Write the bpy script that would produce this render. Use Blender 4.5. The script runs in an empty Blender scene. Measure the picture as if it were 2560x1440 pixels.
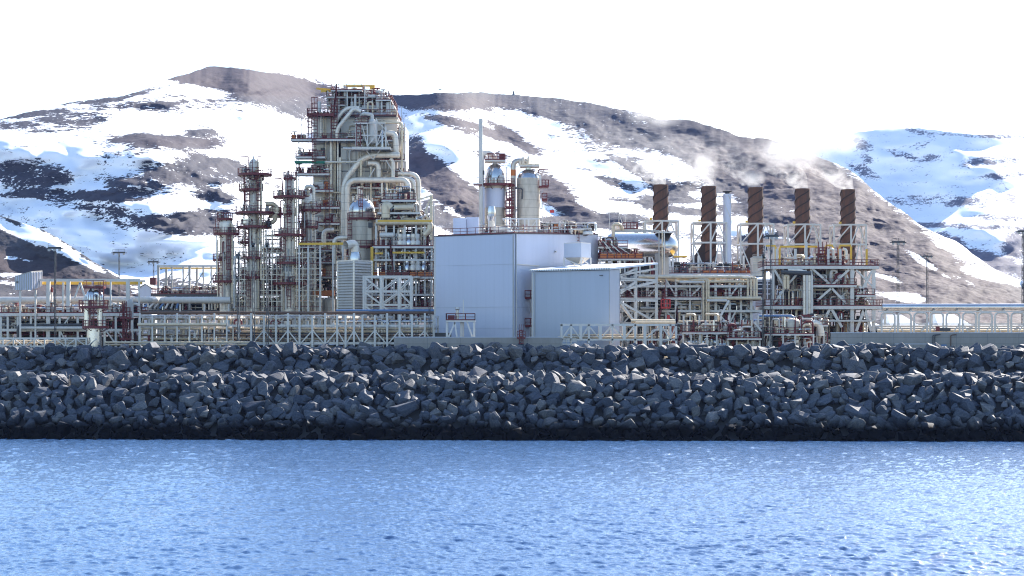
import bpy, bmesh, math, random
import numpy as np
from mathutils import Vector, Matrix

S = bpy.context.scene
C = S.collection
R = math.radians
# ---------------------------------------------------------------- camera, sky, sun, exposure
F, CX, HY, CH = 5000.0, 1280.0, 850.0, 15.0     # focal length and horizon in photo pixels, camera height in metres
cam = bpy.data.cameras.new('camera'); cam_ob = bpy.data.objects.new('camera', cam); C.objects.link(cam_ob)
cam.sensor_width = 36.0; cam.lens = 36.0 * F / 2560.0
cam.shift_y = (HY - 720.0) / 2560.0
cam.clip_start = 1.0; cam.clip_end = 30000.0
cam_ob.location = (0, 0, CH); cam_ob.rotation_euler = (R(90), 0, 0)
S.camera = cam_ob

SUN_EL, SUN_AZ = 33.0, 32.0                      # the sun stands behind the plant, to the right
w = bpy.data.worlds.new('World'); S.world = w; w.use_nodes = True
nt = w.node_tree; bg = nt.nodes['Background']
sky = nt.nodes.new('ShaderNodeTexSky'); sky.sky_type = 'NISHITA'; sky.sun_disc = False
sky.sun_elevation = R(SUN_EL); sky.sun_rotation = R(SUN_AZ)
sky.air_density = 1.2; sky.dust_density = 0.8; sky.ozone_density = 3.5
nt.links.new(sky.outputs[0], bg.inputs[0]); bg.inputs[1].default_value = 0.105
sl = bpy.data.lights.new('sun', 'SUN'); sl.energy = 5.0; sl.angle = R(0.5); sl.color = (1.0, 0.93, 0.84)
so = bpy.data.objects.new('sun', sl); C.objects.link(so)
Ld = Vector((math.cos(R(SUN_EL)) * math.sin(R(SUN_AZ)), math.cos(R(SUN_EL)) * math.cos(R(SUN_AZ)), math.sin(R(SUN_EL))))
so.rotation_euler = Ld.to_track_quat('Z', 'Y').to_euler(); so.location = (0, 0, 400)
S.view_settings.view_transform = 'Standard'; S.view_settings.look = 'None'
S.view_settings.exposure = 1.62; S.view_settings.gamma = 1.0
S.cycles.max_bounces = 6; S.cycles.diffuse_bounces = 3; S.cycles.glossy_bounces = 3; S.cycles.volume_bounces = 0
S.cycles.transparent_max_bounces = 8; S.cycles.caustics_reflective = False; S.cycles.caustics_refractive = False
S.cycles.use_denoising = True; S.cycles.use_adaptive_sampling = False; S.cycles.denoising_prefilter = 'ACCURATE'; S.cycles.pixel_filter_type = 'BLACKMAN_HARRIS'; S.cycles.filter_width = 1.1

def PX(px, Y): return (px - CX) * Y / F
def PZ(py, Y): return CH + (HY - py) * Y / F
def P(px, py, Y): return Vector((PX(px, Y), Y, PZ(py, Y)))

# ---------------------------------------------------------------- materials
MATS = {}
def nd(nt, t, **kw):
    n = nt.nodes.new(t)
    for k, v in kw.items(): setattr(n, k, v)
    return n
def mixc(nt, fac, a, b, mode='MIX'):
    m = nd(nt, 'ShaderNodeMix', data_type='RGBA', blend_type=mode)
    for i, v in ((0, fac), (6, a), (7, b)):
        if isinstance(v, bpy.types.NodeSocket): nt.links.new(v, m.inputs[i])
        else: m.inputs[i].default_value = v if i == 0 else (*v[:3], 1.0)
    return m.outputs[2]
def math_(nt, op, a, b=0.0, clamp=False):
    m = nd(nt, 'ShaderNodeMath', operation=op, use_clamp=clamp)
    for i, v in ((0, a), (1, b)):
        if isinstance(v, bpy.types.NodeSocket): nt.links.new(v, m.inputs[i])
        else: m.inputs[i].default_value = v
    return m.outputs[0]
def ramp(nt, fac, stops):
    r = nd(nt, 'ShaderNodeValToRGB'); cr = r.color_ramp
    while len(cr.elements) < len(stops): cr.elements.new(0.5)
    for e, (p, c) in zip(cr.elements, stops):
        e.position = p; e.color = (*c[:3], 1.0) if hasattr(c, '__len__') else (c, c, c, 1.0)
    nt.links.new(fac, r.inputs[0]); return r.outputs[0]
def noise(nt, vec, scale, detail=4.0, rough=0.6, dist=0.0):
    n = nd(nt, 'ShaderNodeTexNoise'); n.inputs['Scale'].default_value = scale; n.inputs['Detail'].default_value = detail
    n.inputs['Roughness'].default_value = rough; n.inputs['Distortion'].default_value = dist
    nt.links.new(vec, n.inputs['Vector']); return n.outputs['Fac']
def mapping(nt, vec, scale=(1, 1, 1), rot=(0, 0, 0)):
    m = nd(nt, 'ShaderNodeMapping'); m.inputs['Scale'].default_value = scale; m.inputs['Rotation'].default_value = rot
    nt.links.new(vec, m.inputs['Vector']); return m.outputs[0]
def new_mat(name):
    m = bpy.data.materials.new(name); m.use_nodes = True; MATS[name] = m
    return m, m.node_tree, m.node_tree.nodes['Principled BSDF']
def paint(name, col, rough=0.5, metal=0.0, dirt=(0.35, 0.30, 0.24), amount=0.25, scale=0.35, streak=True, seam=0.0, bump=0.0, vseam=0.0):
    m, nt, b = new_mat(name)
    pos = nd(nt, 'ShaderNodeNewGeometry').outputs['Position']
    v = mapping(nt, pos, (1, 1, 0.25) if streak else (1, 1, 1))
    n1 = noise(nt, v, scale * 3, 6, 0.65)
    n2 = noise(nt, pos, scale * 0.35, 3, 0.5)
    f = math_(nt, 'MULTIPLY', ramp(nt, n1, ((0.42, 0.0), (0.78, 1.0))), amount)
    c = mixc(nt, f, col, [a * b_ for a, b_ in zip(col, dirt)] if metal else [0.45 * a + 0.55 * a * b_ * 1.4 for a, b_ in zip(col, dirt)])
    c = mixc(nt, math_(nt, 'MULTIPLY', n2, 0.30), c, [x * 0.72 for x in col])
    if seam:
        z = nd(nt, 'ShaderNodeSeparateXYZ'); nt.links.new(pos, z.inputs[0])
        fr = math_(nt, 'FRACT', math_(nt, 'DIVIDE', z.outputs[2], seam))
        line = math_(nt, 'LESS_THAN', fr, 0.09)
        c = mixc(nt, math_(nt, 'MULTIPLY', line, 0.45), c, [x * 0.42 for x in col])
    if vseam:
        z = nd(nt, 'ShaderNodeSeparateXYZ'); nt.links.new(pos, z.inputs[0])
        fr = math_(nt, 'FRACT', math_(nt, 'DIVIDE', math_(nt, 'SUBTRACT', z.outputs[0], math_(nt, 'MULTIPLY', z.outputs[1], 0.35)), vseam))
        c = mixc(nt, math_(nt, 'MULTIPLY', math_(nt, 'LESS_THAN', fr, 0.2), 0.05), c, [x * 0.6 for x in col])
        c = mixc(nt, math_(nt, 'MULTIPLY', ramp(nt, noise(nt, mapping(nt, pos, (1.2, 1.2, 0.06)), 0.8, 4, 0.6), ((0.5, 0.0), (0.75, 1.0))), 0.16), c, [x * 0.62 for x in col])
    nt.links.new(c, b.inputs['Base Color'])
    b.inputs['Roughness'].default_value = rough; b.inputs['Metallic'].default_value = metal
    if bump:
        bp = nd(nt, 'ShaderNodeBump'); bp.inputs['Strength'].default_value = bump; bp.inputs['Distance'].default_value = 0.1
        nt.links.new(n1, bp.inputs['Height']); nt.links.new(bp.outputs[0], b.inputs['Normal'])
    return m
paint('white_steel', (0.62, 0.585, 0.54), 0.45, amount=0.55, scale=0.6)
paint('grey_steel', (0.40, 0.385, 0.36), 0.5, amount=0.35)
paint('dark_steel', (0.06, 0.06, 0.065), 0.55, amount=0.3)
paint('cream_pipe', (0.70, 0.57, 0.40), 0.42, 0.15, amount=0.5, seam=2.0)
paint('cladding', (0.80, 0.71, 0.60), 0.38, 0.2, amount=0.45, seam=1.6)
paint('bright_cladding', (0.56, 0.56, 0.57), 0.24, 0.9, amount=0.25)
paint('tank_plate', (0.56, 0.50, 0.42), 0.5, 0.25, amount=0.6, seam=1.5)
paint('box_panel', (0.78, 0.72, 0.64), 0.5, 0.0, amount=0.35, seam=5.0)
paint('red_rail', (0.135, 0.011, 0.016), 0.5, amount=0.3)
paint('bright_red', (0.55, 0.03, 0.03), 0.45, amount=0.2)
paint('yellow_beam', (0.72, 0.42, 0.04), 0.5, amount=0.25)
paint('orange_plate', (0.52, 0.15, 0.03), 0.55, amount=0.3)
paint('green_net', (0.02, 0.16, 0.10), 0.8, amount=0.2)
paint('rust_stack', (0.095, 0.048, 0.032), 0.8, 0.0, dirt=(2.4, 1.6, 1.1), amount=0.8, scale=0.5)
paint('rust_dark', (0.046, 0.026, 0.019), 0.8, 0.0, amount=0.5)
paint('brown_pipe', (0.13, 0.075, 0.05), 0.7, amount=0.5)
paint('blue_pipe', (0.10, 0.19, 0.36), 0.5, amount=0.2)
paint('white_wall', (0.57, 0.59, 0.69), 0.5, amount=0.10, scale=0.08, vseam=1.0)
paint('grey_wall', (0.46, 0.49, 0.56), 0.5, amount=0.12, scale=0.08, vseam=1.0)
paint('seam_line', (0.16, 0.17, 0.19), 0.6, amount=0.1)
paint('grating', (0.055, 0.045, 0.042), 0.7, amount=0.3)
paint('concrete', (0.30, 0.285, 0.27), 0.9, amount=0.5, scale=0.5, seam=1.1, bump=0.3)
paint('glass_dark', (0.04, 0.05, 0.07), 0.1, amount=0.1)
paint('hillside_red', (0.35, 0.04, 0.03), 0.7, amount=0.1)
paint('louvre', (0.50, 0.45, 0.39), 0.4, 0.3, amount=0.3, seam=0.0)
paint('casing_shade_dark', (0.022, 0.018, 0.015), 0.7, amount=0.5)  # near-black: shade of the module interiors put into the colour
paint('casing_shade_brown', (0.065, 0.045, 0.032), 0.7, amount=0.5)  # brown variant of the painted interior shade, shared by some cabinets
paint('galvanised', (0.52, 0.48, 0.43), 0.4, 0.6, amount=0.35)
paint('snow_roof', (0.82, 0.84, 0.88), 0.7, amount=0.03)

# ---------------------------------------------------------------- mesh collector
class G:
    def __init__(s): s.v = []; s.f = []; s.smooth = False
    def add(s, vs, fs):
        o = len(s.v); s.v.extend([tuple(q) for q in vs]); s.f.extend([tuple(i + o for i in q) for q in fs]); return s
    def box(s, x0, x1, y0, y1, z0, z1):
        return s.add([(x0, y0, z0), (x1, y0, z0), (x1, y1, z0), (x0, y1, z0), (x0, y0, z1), (x1, y0, z1), (x1, y1, z1), (x0, y1, z1)],
                     [(0, 3, 2, 1), (4, 5, 6, 7), (0, 1, 5, 4), (1, 2, 6, 5), (2, 3, 7, 6), (3, 0, 4, 7)])
    def hexa(s, b, t):      # four base points, four top points
        return s.add(list(b) + list(t), [(0, 3, 2, 1), (4, 5, 6, 7), (0, 1, 5, 4), (1, 2, 6, 5), (2, 3, 7, 6), (3, 0, 4, 7)])
    def bar(s, p, q, w, h=None):
        p = Vector(p); q = Vector(q); h = h or w; d = q - p
        if d.length < 1e-5: return s
        d.normalize(); up = Vector((0, 0, 1)) if abs(d.z) < 0.9 else Vector((0, 1, 0))
        a = d.cross(up).normalized() * w / 2; b = a.cross(d).normalized() * h / 2
        return s.hexa([p - a - b, p + a - b, p + a + b, p - a + b], [q - a - b, q + a - b, q + a + b, q - a + b])
    def tube(s, pts, r, n=8, bend=None, caps=True):
        pts = [Vector(p) for p in pts]; bend = bend if bend is not None else r * 2.6
        path = [pts[0]]
        for i in range(1, len(pts) - 1):
            a, b, c = pts[i - 1], pts[i], pts[i + 1]
            d1 = a - b; d2 = c - b
            k = min(bend, d1.length * 0.45, d2.length * 0.45)
            p1 = b + d1.normalized() * k; p2 = b + d2.normalized() * k
            for j in range(6):
                t = j / 5.0; path.append(p1 * (1 - t) ** 2 + b * 2 * t * (1 - t) + p2 * t * t)
        path.append(pts[-1])
        vs = []; fs = []; a = None; m = len(path)
        for i, p in enumerate(path):
            d = (path[min(i + 1, m - 1)] - path[max(i - 1, 0)])
            if d.length < 1e-6: d = Vector((0, 0, 1))
            d.normalize()
            if a is None:
                a = d.cross(Vector((0, 0, 1)) if abs(d.z) < 0.9 else Vector((1, 0, 0))).normalized()
            else:
                a = (a - d * a.dot(d)).normalized()
            b = d.cross(a); rr = r if not hasattr(r, '__len__') else r[0] + (r[1] - r[0]) * i / (m - 1)
            for k in range(n):
                an = 2 * math.pi * k / n; vs.append(p + (a * math.cos(an) + b * math.sin(an)) * rr)
        for i in range(m - 1):
            for k in range(n):
                fs.append((i * n + k, i * n + (k + 1) % n, (i + 1) * n + (k + 1) % n, (i + 1) * n + k))
        if caps: fs.append(tuple(range(n - 1, -1, -1))); fs.append(tuple((m - 1) * n + k for k in range(n)))
        s.smooth = True
        return s.add(vs, fs)
    def lathe(s, cx, cy, prof, n=24):
        vs = []; fs = []
        for r, z in prof:
            for k in range(n):
                a = 2 * math.pi * k / n; vs.append((cx + r * math.cos(a), cy + r * math.sin(a), z))
        for i in range(len(prof) - 1):
            for k in range(n):
                fs.append((i * n + k, i * n + (k + 1) % n, (i + 1) * n + (k + 1) % n, (i + 1) * n + k))
        fs.append(tuple(range(n - 1, -1, -1))); fs.append(tuple((len(prof) - 1) * n + k for k in range(n)))
        s.smooth = True
        return s.add(vs, fs)
    def ring(s, cx, cy, z, r0, r1, h, n=18):
        vs = []; fs = []
        for r, zz in ((r0, z), (r1, z), (r1, z + h), (r0, z + h)):
            for k in range(n):
                a = 2 * math.pi * (k + 0.5) / n; vs.append((cx + r * math.cos(a), cy + r * math.sin(a), zz))
        for i in range(4):
            j = (i + 1) % 4
            for k in range(n): fs.append((i * n + k, i * n + (k + 1) % n, j * n + (k + 1) % n, j * n + k))
        return s.add(vs, fs)
    def rail(s, pts, h=1.15, t=0.085, step=1.6, closed=False):
        pts = [Vector(p) for p in pts]
        if closed: pts.append(pts[0])
        for a, b in zip(pts[:-1], pts[1:]):
            L = (b - a).length
            if L < 0.05: continue
            n = max(1, int(L / step + 0.5)); up = Vector((0, 0, 1))
            for i in range(n):
                p = a + (b - a) * i / n; s.bar(p, p + up * h, t)
            s.bar(a + up * h, b + up * h, t); s.bar(a + up * h * 0.52, b + up * h * 0.52, t * 0.8)
            s.bar(a + up * 0.10, b + up * 0.10, t * 0.5, 0.2)
        s.bar(pts[-1], pts[-1] + Vector((0, 0, h)), t)
        return s

def mesh_ob(name, g, mat, base=(0, 0, 0)):
    me = bpy.data.meshes.new(name)
    b = Vector(base)
    me.from_pydata([(x - b.x, y - b.y, z - b.z) for x, y, z in g.v], [], g.f)
    me.materials.append(MATS[mat])
    if g.smooth:
        me.polygons.foreach_set('use_smooth', [len(p.vertices) == 4 for p in me.polygons])
        me.set_sharp_from_angle(angle=R(40))
    o = bpy.data.objects.new(name, me); C.objects.link(o)
    return o

class T:
    """a thing: an Empty at its base with parts and sub-parts"""
    LIMIT = 95
    def __init__(s, name, label, cat, base, group=None):
        s.base = Vector(base); s.e = bpy.data.objects.new(name, None); C.objects.link(s.e)
        s.e.empty_display_size = 0.5; s.e.location = s.base
        s.e['label'] = label; s.e['category'] = cat
        if group: s.e['group'] = group
        s.count = {}; s.more = {}
    def part(s, name, g, mat, label=None):
        k = s.count.get(name, 0); s.count[name] = k + 1
        if k >= s.LIMIT:
            d = s.more.setdefault((name, mat), G()); d.add(g.v, g.f); d.smooth |= g.smooth
            return None
        o = mesh_ob(name, g, mat, s.base); o.parent = s.e
        if label: o['label'] = label
        return o
    def sub(s, par, name, g, mat):
        if par is None: return s.part(name, g, mat)
        o = mesh_ob(name, g, mat, s.base); o.parent = par; return o
    def done(s):
        names = {}
        for (n, m), g in s.more.items():
            names.setdefault(n, []).append((m, g))
        for n, lst in names.items():       # the rest of a part past the limit: one stuff mesh with several materials
            allg = G(); idx = []; 
            for i, (m, g) in enumerate(lst):
                allg.add(g.v, g.f); idx += [i] * len(g.f)
            o = mesh_ob(n + '_mass', allg, lst[0][0], s.base)
            for m, g in lst[1:]: o.data.materials.append(MATS[m])
            o.data.polygons.foreach_set('material_index', idx)
            o.parent = s.e; o['kind'] = 'stuff'

def struct(o, kind='structure'):
    o['kind'] = kind; return o
def tag(o, label, cat, group=None):
    o['label'] = label; o['category'] = cat
    if group: o['group'] = group
    return o

# ---------------------------------------------------------------- numpy noise and grid meshes
def vnoise(x, y, seed):
    rs = np.random.RandomState(seed); T_ = rs.rand(256, 256)
    xi = np.floor(x).astype(int); yi = np.floor(y).astype(int); fx = x - xi; fy = y - yi
    fx = fx * fx * (3 - 2 * fx); fy = fy * fy * (3 - 2 * fy)
    g = lambda a, b: T_[a % 256, b % 256]
    return (g(xi, yi) * (1 - fx) + g(xi + 1, yi) * fx) * (1 - fy) + (g(xi, yi + 1) * (1 - fx) + g(xi + 1, yi + 1) * fx) * fy - 0.5
def fbm(x, y, seed, octv=5, gain=0.5):
    o = 0; a = 1.0
    for i in range(octv):
        o = o + a * vnoise(x * 2 ** i + 17.3 * i, y * 2 ** i - 9.1 * i, seed + i); a *= gain
    return o
def grid_ob(name, X, Y, Z, mat, attrs=None, smooth=True):
    nr, nc = X.shape
    co = np.stack([X, Y, Z], -1).reshape(-1, 3).astype(np.float32)
    i = np.arange(nr * nc).reshape(nr, nc)
    q = np.stack([i[:-1, :-1], i[:-1, 1:], i[1:, 1:], i[1:, :-1]], -1).reshape(-1, 4)
    me = bpy.data.meshes.new(name); me.vertices.add(len(co)); me.vertices.foreach_set('co', co.ravel())
    me.loops.add(q.size); me.loops.foreach_set('vertex_index', q.ravel().astype(np.int32))
    me.polygons.add(len(q)); me.polygons.foreach_set('loop_start', np.arange(0, q.size, 4, dtype=np.int32))
    me.polygons.foreach_set('use_smooth', np.full(len(q), smooth))
    me.update(calc_edges=True)
    for k, a in (attrs or {}).items():
        at = me.attributes.new(k, 'FLOAT', 'POINT'); at.data.foreach_set('value', a.ravel().astype(np.float32))
    me.materials.append(MATS[mat])
    o = bpy.data.objects.new(name, me); C.objects.link(o); return o
# ---------------------------------------------------------------- mountains
def mountain_mat(name, rock_a, rock_b, tundra, fs=1.0):
    m, nt, b = new_mat(name)
    pos = nd(nt, 'ShaderNodeNewGeometry').outputs['Position']
    at = nd(nt, 'ShaderNodeAttribute'); at.attribute_name = 'bare'
    at2 = nd(nt, 'ShaderNodeAttribute'); at2.attribute_name = 'earth'
    vs = mapping(nt, pos, (0.75, 0.35, 1.8))
    na = noise(nt, vs, 0.028 * fs, 7, 0.68, 0.4)
    nb = noise(nt, mapping(nt, pos, (0.6, 0.3, 2.4), (0, R(14), 0)), 0.10 * fs, 6, 0.7)
    nf = noise(nt, mapping(nt, pos, (0.6, 0.4, 2.2), (0, R(10), 0)), 0.34 * fs, 5, 0.65)
    s = math_(nt, 'ADD', math_(nt, 'MULTIPLY', math_(nt, 'SUBTRACT', na, 0.5), 1.7), math_(nt, 'ADD', math_(nt, 'MULTIPLY', math_(nt, 'SUBTRACT', nb, 0.5), 1.5), math_(nt, 'MULTIPLY', math_(nt, 'SUBTRACT', nf, 0.5), 1.9)))
    v = math_(nt, 'ADD', at.outputs['Fac'], s)
    f = ramp(nt, v, ((0.41, 0.0), (0.47, 1.0)))
    nc = noise(nt, vs, 0.05, 6, 0.7)
    rock = mixc(nt, ramp(nt, nc, ((0.35, 0.0), (0.65, 1.0))), rock_a, rock_b)
    earth = mixc(nt, ramp(nt, nb, ((0.35, 0.0), (0.7, 1.0))), tundra, [x * 0.6 for x in tundra])
    bare = mixc(nt, at2.outputs['Fac'], rock, earth)
    snow = mixc(nt, ramp(nt, noise(nt, pos, 0.012, 4, 0.5), ((0.4, 0.0), (0.7, 1.0))), (0.82, 0.84, 0.88), (0.76, 0.79, 0.85))
    nt.links.new(mixc(nt, f, snow, bare), b.inputs['Base Color'])
    b.inputs['Roughness'].default_value = 0.85; b.inputs['Specular IOR Level'].default_value = 0.15
    bp = nd(nt, 'ShaderNodeBump'); bp.inputs['Distance'].default_value = 5.0
    nt.links.new(math_(nt, 'ADD', math_(nt, 'MULTIPLY', f, 0.26), 0.03), bp.inputs['Strength'])
    nt.links.new(math_(nt, 'ADD', nb, math_(nt, 'MULTIPLY', nc, 1.0)), bp.inputs['Height']); nt.links.new(bp.outputs[0], b.inputs['Normal'])
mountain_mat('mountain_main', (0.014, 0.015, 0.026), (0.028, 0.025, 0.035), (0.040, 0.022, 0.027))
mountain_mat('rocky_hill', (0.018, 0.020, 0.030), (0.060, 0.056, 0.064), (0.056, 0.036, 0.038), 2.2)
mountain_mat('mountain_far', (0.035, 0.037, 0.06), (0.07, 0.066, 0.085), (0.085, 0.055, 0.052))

def blobs(PXg, PYg, lst):
    o = np.zeros_like(PXg)
    for cx, cy, rx, ry, ang, val in lst:
        a = math.radians(ang); dx = PXg - cx; dy = PYg - cy
        u = (dx * math.cos(a) + dy * math.sin(a)) / rx; v = (-dx * math.sin(a) + dy * math.cos(a)) / ry
        d = np.sqrt(u * u + v * v); o = o + val * np.clip((1.35 - d) / 0.7, 0, 1)
    return o
def terrain(name, mat, sil, base_py, y_foot, per_px, steep, bare, earth, x0, x1, ncol, nrow, seed, amp, bare0=0.0, wob=6.0):
    cols = np.linspace(x0, x1, ncol)
    sx, sy = zip(*sil); top = np.interp(cols, sx, sy)
    k = np.ones(13) / 13; top = np.convolve(np.pad(top, 6, mode='edge'), k, 'valid')
    jit = fbm(cols / 60.0, cols * 0 + 3.3, seed + 50, 5, 0.6) * wob
    t = np.linspace(0, 1, nrow)[:, None]
    PYg = base_py + (top[None, :] - base_py) * t + jit[None, :] * t ** 14; PXg = np.broadcast_to(cols[None, :], PYg.shape)
    st = np.clip(blobs(PXg, PYg, steep), 0, 0.94)
    dpy = np.abs(np.gradient(PYg, axis=0))
    Yg = y_foot + np.cumsum(dpy * per_px * (1 - 0.86 * st), axis=0)
    kk = np.ones(25) / 25
    Yg = np.apply_along_axis(lambda r: np.convolve(np.pad(r, 12, mode='edge'), kk, 'valid'), 1, Yg)
    rim = np.clip((1 - t) / 0.08, 0, 1)
    ba0 = np.clip(bare0 + blobs(PXg, PYg, bare), 0, 1)
    Yg = Yg + rim * amp * (fbm(PXg / 130.0, PYg / 60.0, seed, 3, 0.42) * 2.2 + fbm(PXg / 24.0, PYg / 14.0, seed + 3, 3, 0.5) * 0.32 * ba0)
    m = Yg / F
    X = (PXg - CX) * m; Z = CH + (HY - PYg) * m
    Z = Z + amp * rim * (0.07 * fbm(X / 22.0, Yg / 30.0, seed + 9, 4, 0.6) * ba0 + 0.05 * fbm(X / 60.0, Yg / 50.0, seed + 8, 2, 0.5))
    # far side falls away behind the ridge
    back = [(60, -8), (250, -60), (900, -420)]
    Xb = np.concatenate([X] + [X[-1:] * (Yg[-1:] + d) / Yg[-1:] for d, _ in back]); Yb = np.concatenate([Yg] + [Yg[-1:] + d for d, _ in back])
    Zb = np.concatenate([Z] + [np.maximum(Z[-1:] + dz, -5) for _, dz in back])
    PXb = np.concatenate([PXg] + [PXg[-1:]] * 3); PYb = np.concatenate([PYg] + [PYg[-1:]] * 3)
    ea = np.clip(blobs(PXb, PYb, earth), 0, 1); ba = np.minimum(np.clip(bare0 + blobs(PXb, PYb, bare) + 0.28 * ea, -0.6, 0.90 + 0.60 * ea), 2)
    return struct(grid_ob(name, Xb, Yb, Zb, mat, {'bare': ba, 'earth': ea}))

# main mountain: outline of the ridge as seen from the water, then snow-free ground (centre, radii, tilt, strength)
sil = [(-500, 380), (-250, 330), (0, 298), (60, 285), (110, 268), (200, 254), (300, 243), (385, 216), (420, 200), (470, 180), (530, 166), (580, 170),
       (660, 178), (740, 184), (800, 197), (860, 222), (960, 238), (1060, 240), (1100, 232), (1250, 233), (1300, 237), (1400, 246), (1440, 256),
       (1540, 268), (1600, 279), (1640, 300), (1720, 296), (1790, 322), (1850, 340), (1920, 346), (2000, 372), (2080, 408), (2140, 436), (2200, 490), (2260, 530), (2310, 570),
       (2350, 590), (2400, 610), (2440, 640), (2500, 680), (2560, 705), (2700, 745), (3000, 800)]
steep = [(230, 480, 420, 95, 8, 1.15), (200, 590, 400, 56, 6, 1.15), (665, 318, 95, 34, 22, 1.0), (500, 540, 160, 60, 10, 0.6), (330, 660, 160, 30, 15, 0.4), (1150, 330, 70, 20, 25, 0.6),
         (1100, 440, 90, 90, 40, 0.4), (2150, 640, 320, 120, 32, 0.15), (1850, 430, 260, 70, 25, 0.15)]
bare = [(450, 815, 700, 55, 0, 0.9), (1700, 815, 900, 42, 0, 0.8), (600, 200, 190, 26, 6, 0.95), (700, 238, 150, 40, 12, 0.75), (760, 290, 60, 22, 25, 0.35), (480, 262, 150, 14, -4, 0.42), (330, 258, 120, 14, -4, 0.45), (160, 292, 130, 22, 4, 0.42), (60, 318, 90, 12, 5, 0.4), (60, 288, 110, 6, -9, 0.5), (200, 256, 110, 6, -7, 0.5), (330, 236, 90, 7, -14, 0.5),
        (190, 318, 70, 12, 10, 0.35), (505, 331, 44, 9, 3, 0.75), (420, 352, 150, 20, 2, 0.62), (330, 378, 60, 14, -14, 0.25), (520, 395, 80, 12, 18, 0.35), (480, 432, 130, 36, -2, 0.85), (580, 430, 50, 25, 25, 0.6),
        (300, 448, 60, 16, 5, 0.45), (350, 470, 90, 20, 8, 0.45), (60, 435, 110, 34, 3, 0.62), (160, 488, 130, 14, 2, 0.85), (160, 512, 70, 10, 5, 0.35), (40, 490, 40, 8, 0, 0.4), (310, 495, 70, 14, 6, 0.42), (530, 490, 55, 18, 8, 0.85),
        (290, 545, 80, 20, 14, 0.42), (330, 530, 60, 14, 10, 0.36), (455, 560, 95, 26, 4, 0.80), (520, 540, 60, 18, -8, 0.5), (560, 580, 60, 16, 12, 0.5), (700, 460, 50, 12, 8, 0.4), (660, 555, 40, 12, 0, 0.35),
        # centre and right
        (1060, 255, 130, 17, 2, 0.85), (1180, 238, 120, 10, 2, 0.45), (1330, 256, 150, 20, 6, 0.85), (1210, 268, 120, 10, 4, 0.35), (1450, 285, 150, 26, 12, 0.95), (1380, 285, 80, 18, 8, 0.35),
        (1560, 320, 110, 36, 22, 0.95), (1470, 345, 70, 26, 30, 0.40), (1530, 350, 60, 22, 28, 0.36), (1640, 320, 90, 40, 12, 0.7), (1720, 340, 110, 50, 22, 0.9), (1780, 400, 110, 36, 24, 0.95), (1900, 400, 190, 60, 22, 1.0), (1800, 460, 90, 22, 5, 0.5),
        (1950, 480, 190, 70, 24, 0.85), (2060, 470, 150, 60, 33, 1.0), (2110, 560, 200, 80, 32, 1.0), (2250, 640, 190, 80, 34, 0.95), (2300, 740, 260, 60, 20, 0.8), (2000, 570, 110, 26, 15, 0.8), (2480, 740, 180, 50, 14, 0.9),
        (1110, 300, 60, 9, 12, 0.5), (1160, 318, 90, 14, 16, 0.42), (1290, 350, 70, 13, 32, 0.62), (1230, 332, 60, 10, 24, 0.38), (1255, 392, 40, 10, 24, 0.4), (1075, 430, 90, 34, 34, 0.95), (1150, 490, 95, 34, 34, 0.95), (1040, 360, 26, 22, 40, 0.7), (1210, 545, 50, 22, 20, 0.6), (1100, 545, 60, 25, 28, 0.75),
        (1380, 475, 60, 26, 40, 0.9), (1430, 520, 60, 14, 18, 0.7), (1200, 385, 30, 10, 20, 0.35), (1240, 400, 20, 8, 20, 0.3),
        (1500, 548, 130, 16, 0, 0.62), (1400, 560, 100, 16, 0, 0.55), (1600, 560, 100, 24, 5, 0.75), (1560, 398, 44, 16, 15, 0.45), (1620, 440, 80, 14, 25, 0.62), (1665, 475, 55, 16, 20, 0.8), (1545, 460, 60, 10, 18, 0.62), (1560, 500, 40, 6, 12, 0.4), (1500, 400, 22, 7, 10, 0.4), (1462, 425, 30, 6, 12, 0.3),
        (1710, 470, 40, 14, 0, 0.5), (1690, 500, 60, 10, 3, 0.75), (1740, 530, 60, 10, 6, 0.7), (1640, 510, 45, 20, 10, 0.75), (1850, 530, 60, 18, 10, 0.5), (1800, 600, 120, 16, 4, 0.45), (1930, 620, 90, 25, 8, 0.75), (1850, 660, 160, 30, 0, 0.6),
        # drifts lying in the brown slope
        (2060, 530, 95, 12, -3, -1.3), (1980, 520, 60, 10, -6, -0.9), (2130, 590, 60, 7, 12, -1.3), (2210, 600, 45, 8, 16, -1.1), (2300, 650, 70, 9, 32, -1.5), (2250, 700, 90, 9, 12, -1.3), (2400, 700, 50, 10, 20, -1.3), (2260, 742, 70, 14, 8, -1.5), (2370, 620, 40, 8, 20, -0.5), (2480, 690, 80, 14, 12, -1.2), (2400, 755, 60, 7, 0, -1.2), (2210, 690, 60, 10, 18, -0.9),
        (2300, 615, 10, 40, -20, -0.3), (1750, 560, 240, 22, 0, -0.2), (2100, 410, 20, 8, 30, -0.4)]
earth = [(640, 205, 260, 40, 6, 0.75), (1100, 255, 180, 20, 2, 0.6), (2150, 580, 330, 120, 32, 1.0), (2350, 720, 300, 80, 20, 0.9), (1120, 470, 120, 50, 34, 0.9), (1400, 490, 90, 40, 30, 0.9), (1900, 420, 230, 60, 22, 0.6), (1230, 330, 160, 30, 20, 0.7), (420, 352, 150, 14, 2, 0.6)]
terrain('mountain', 'mountain_main', sil, 842, 1150, 2.3, steep, bare, earth, -420, 2980, 1080, 300, 11, 34.0, 0.10)

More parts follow.
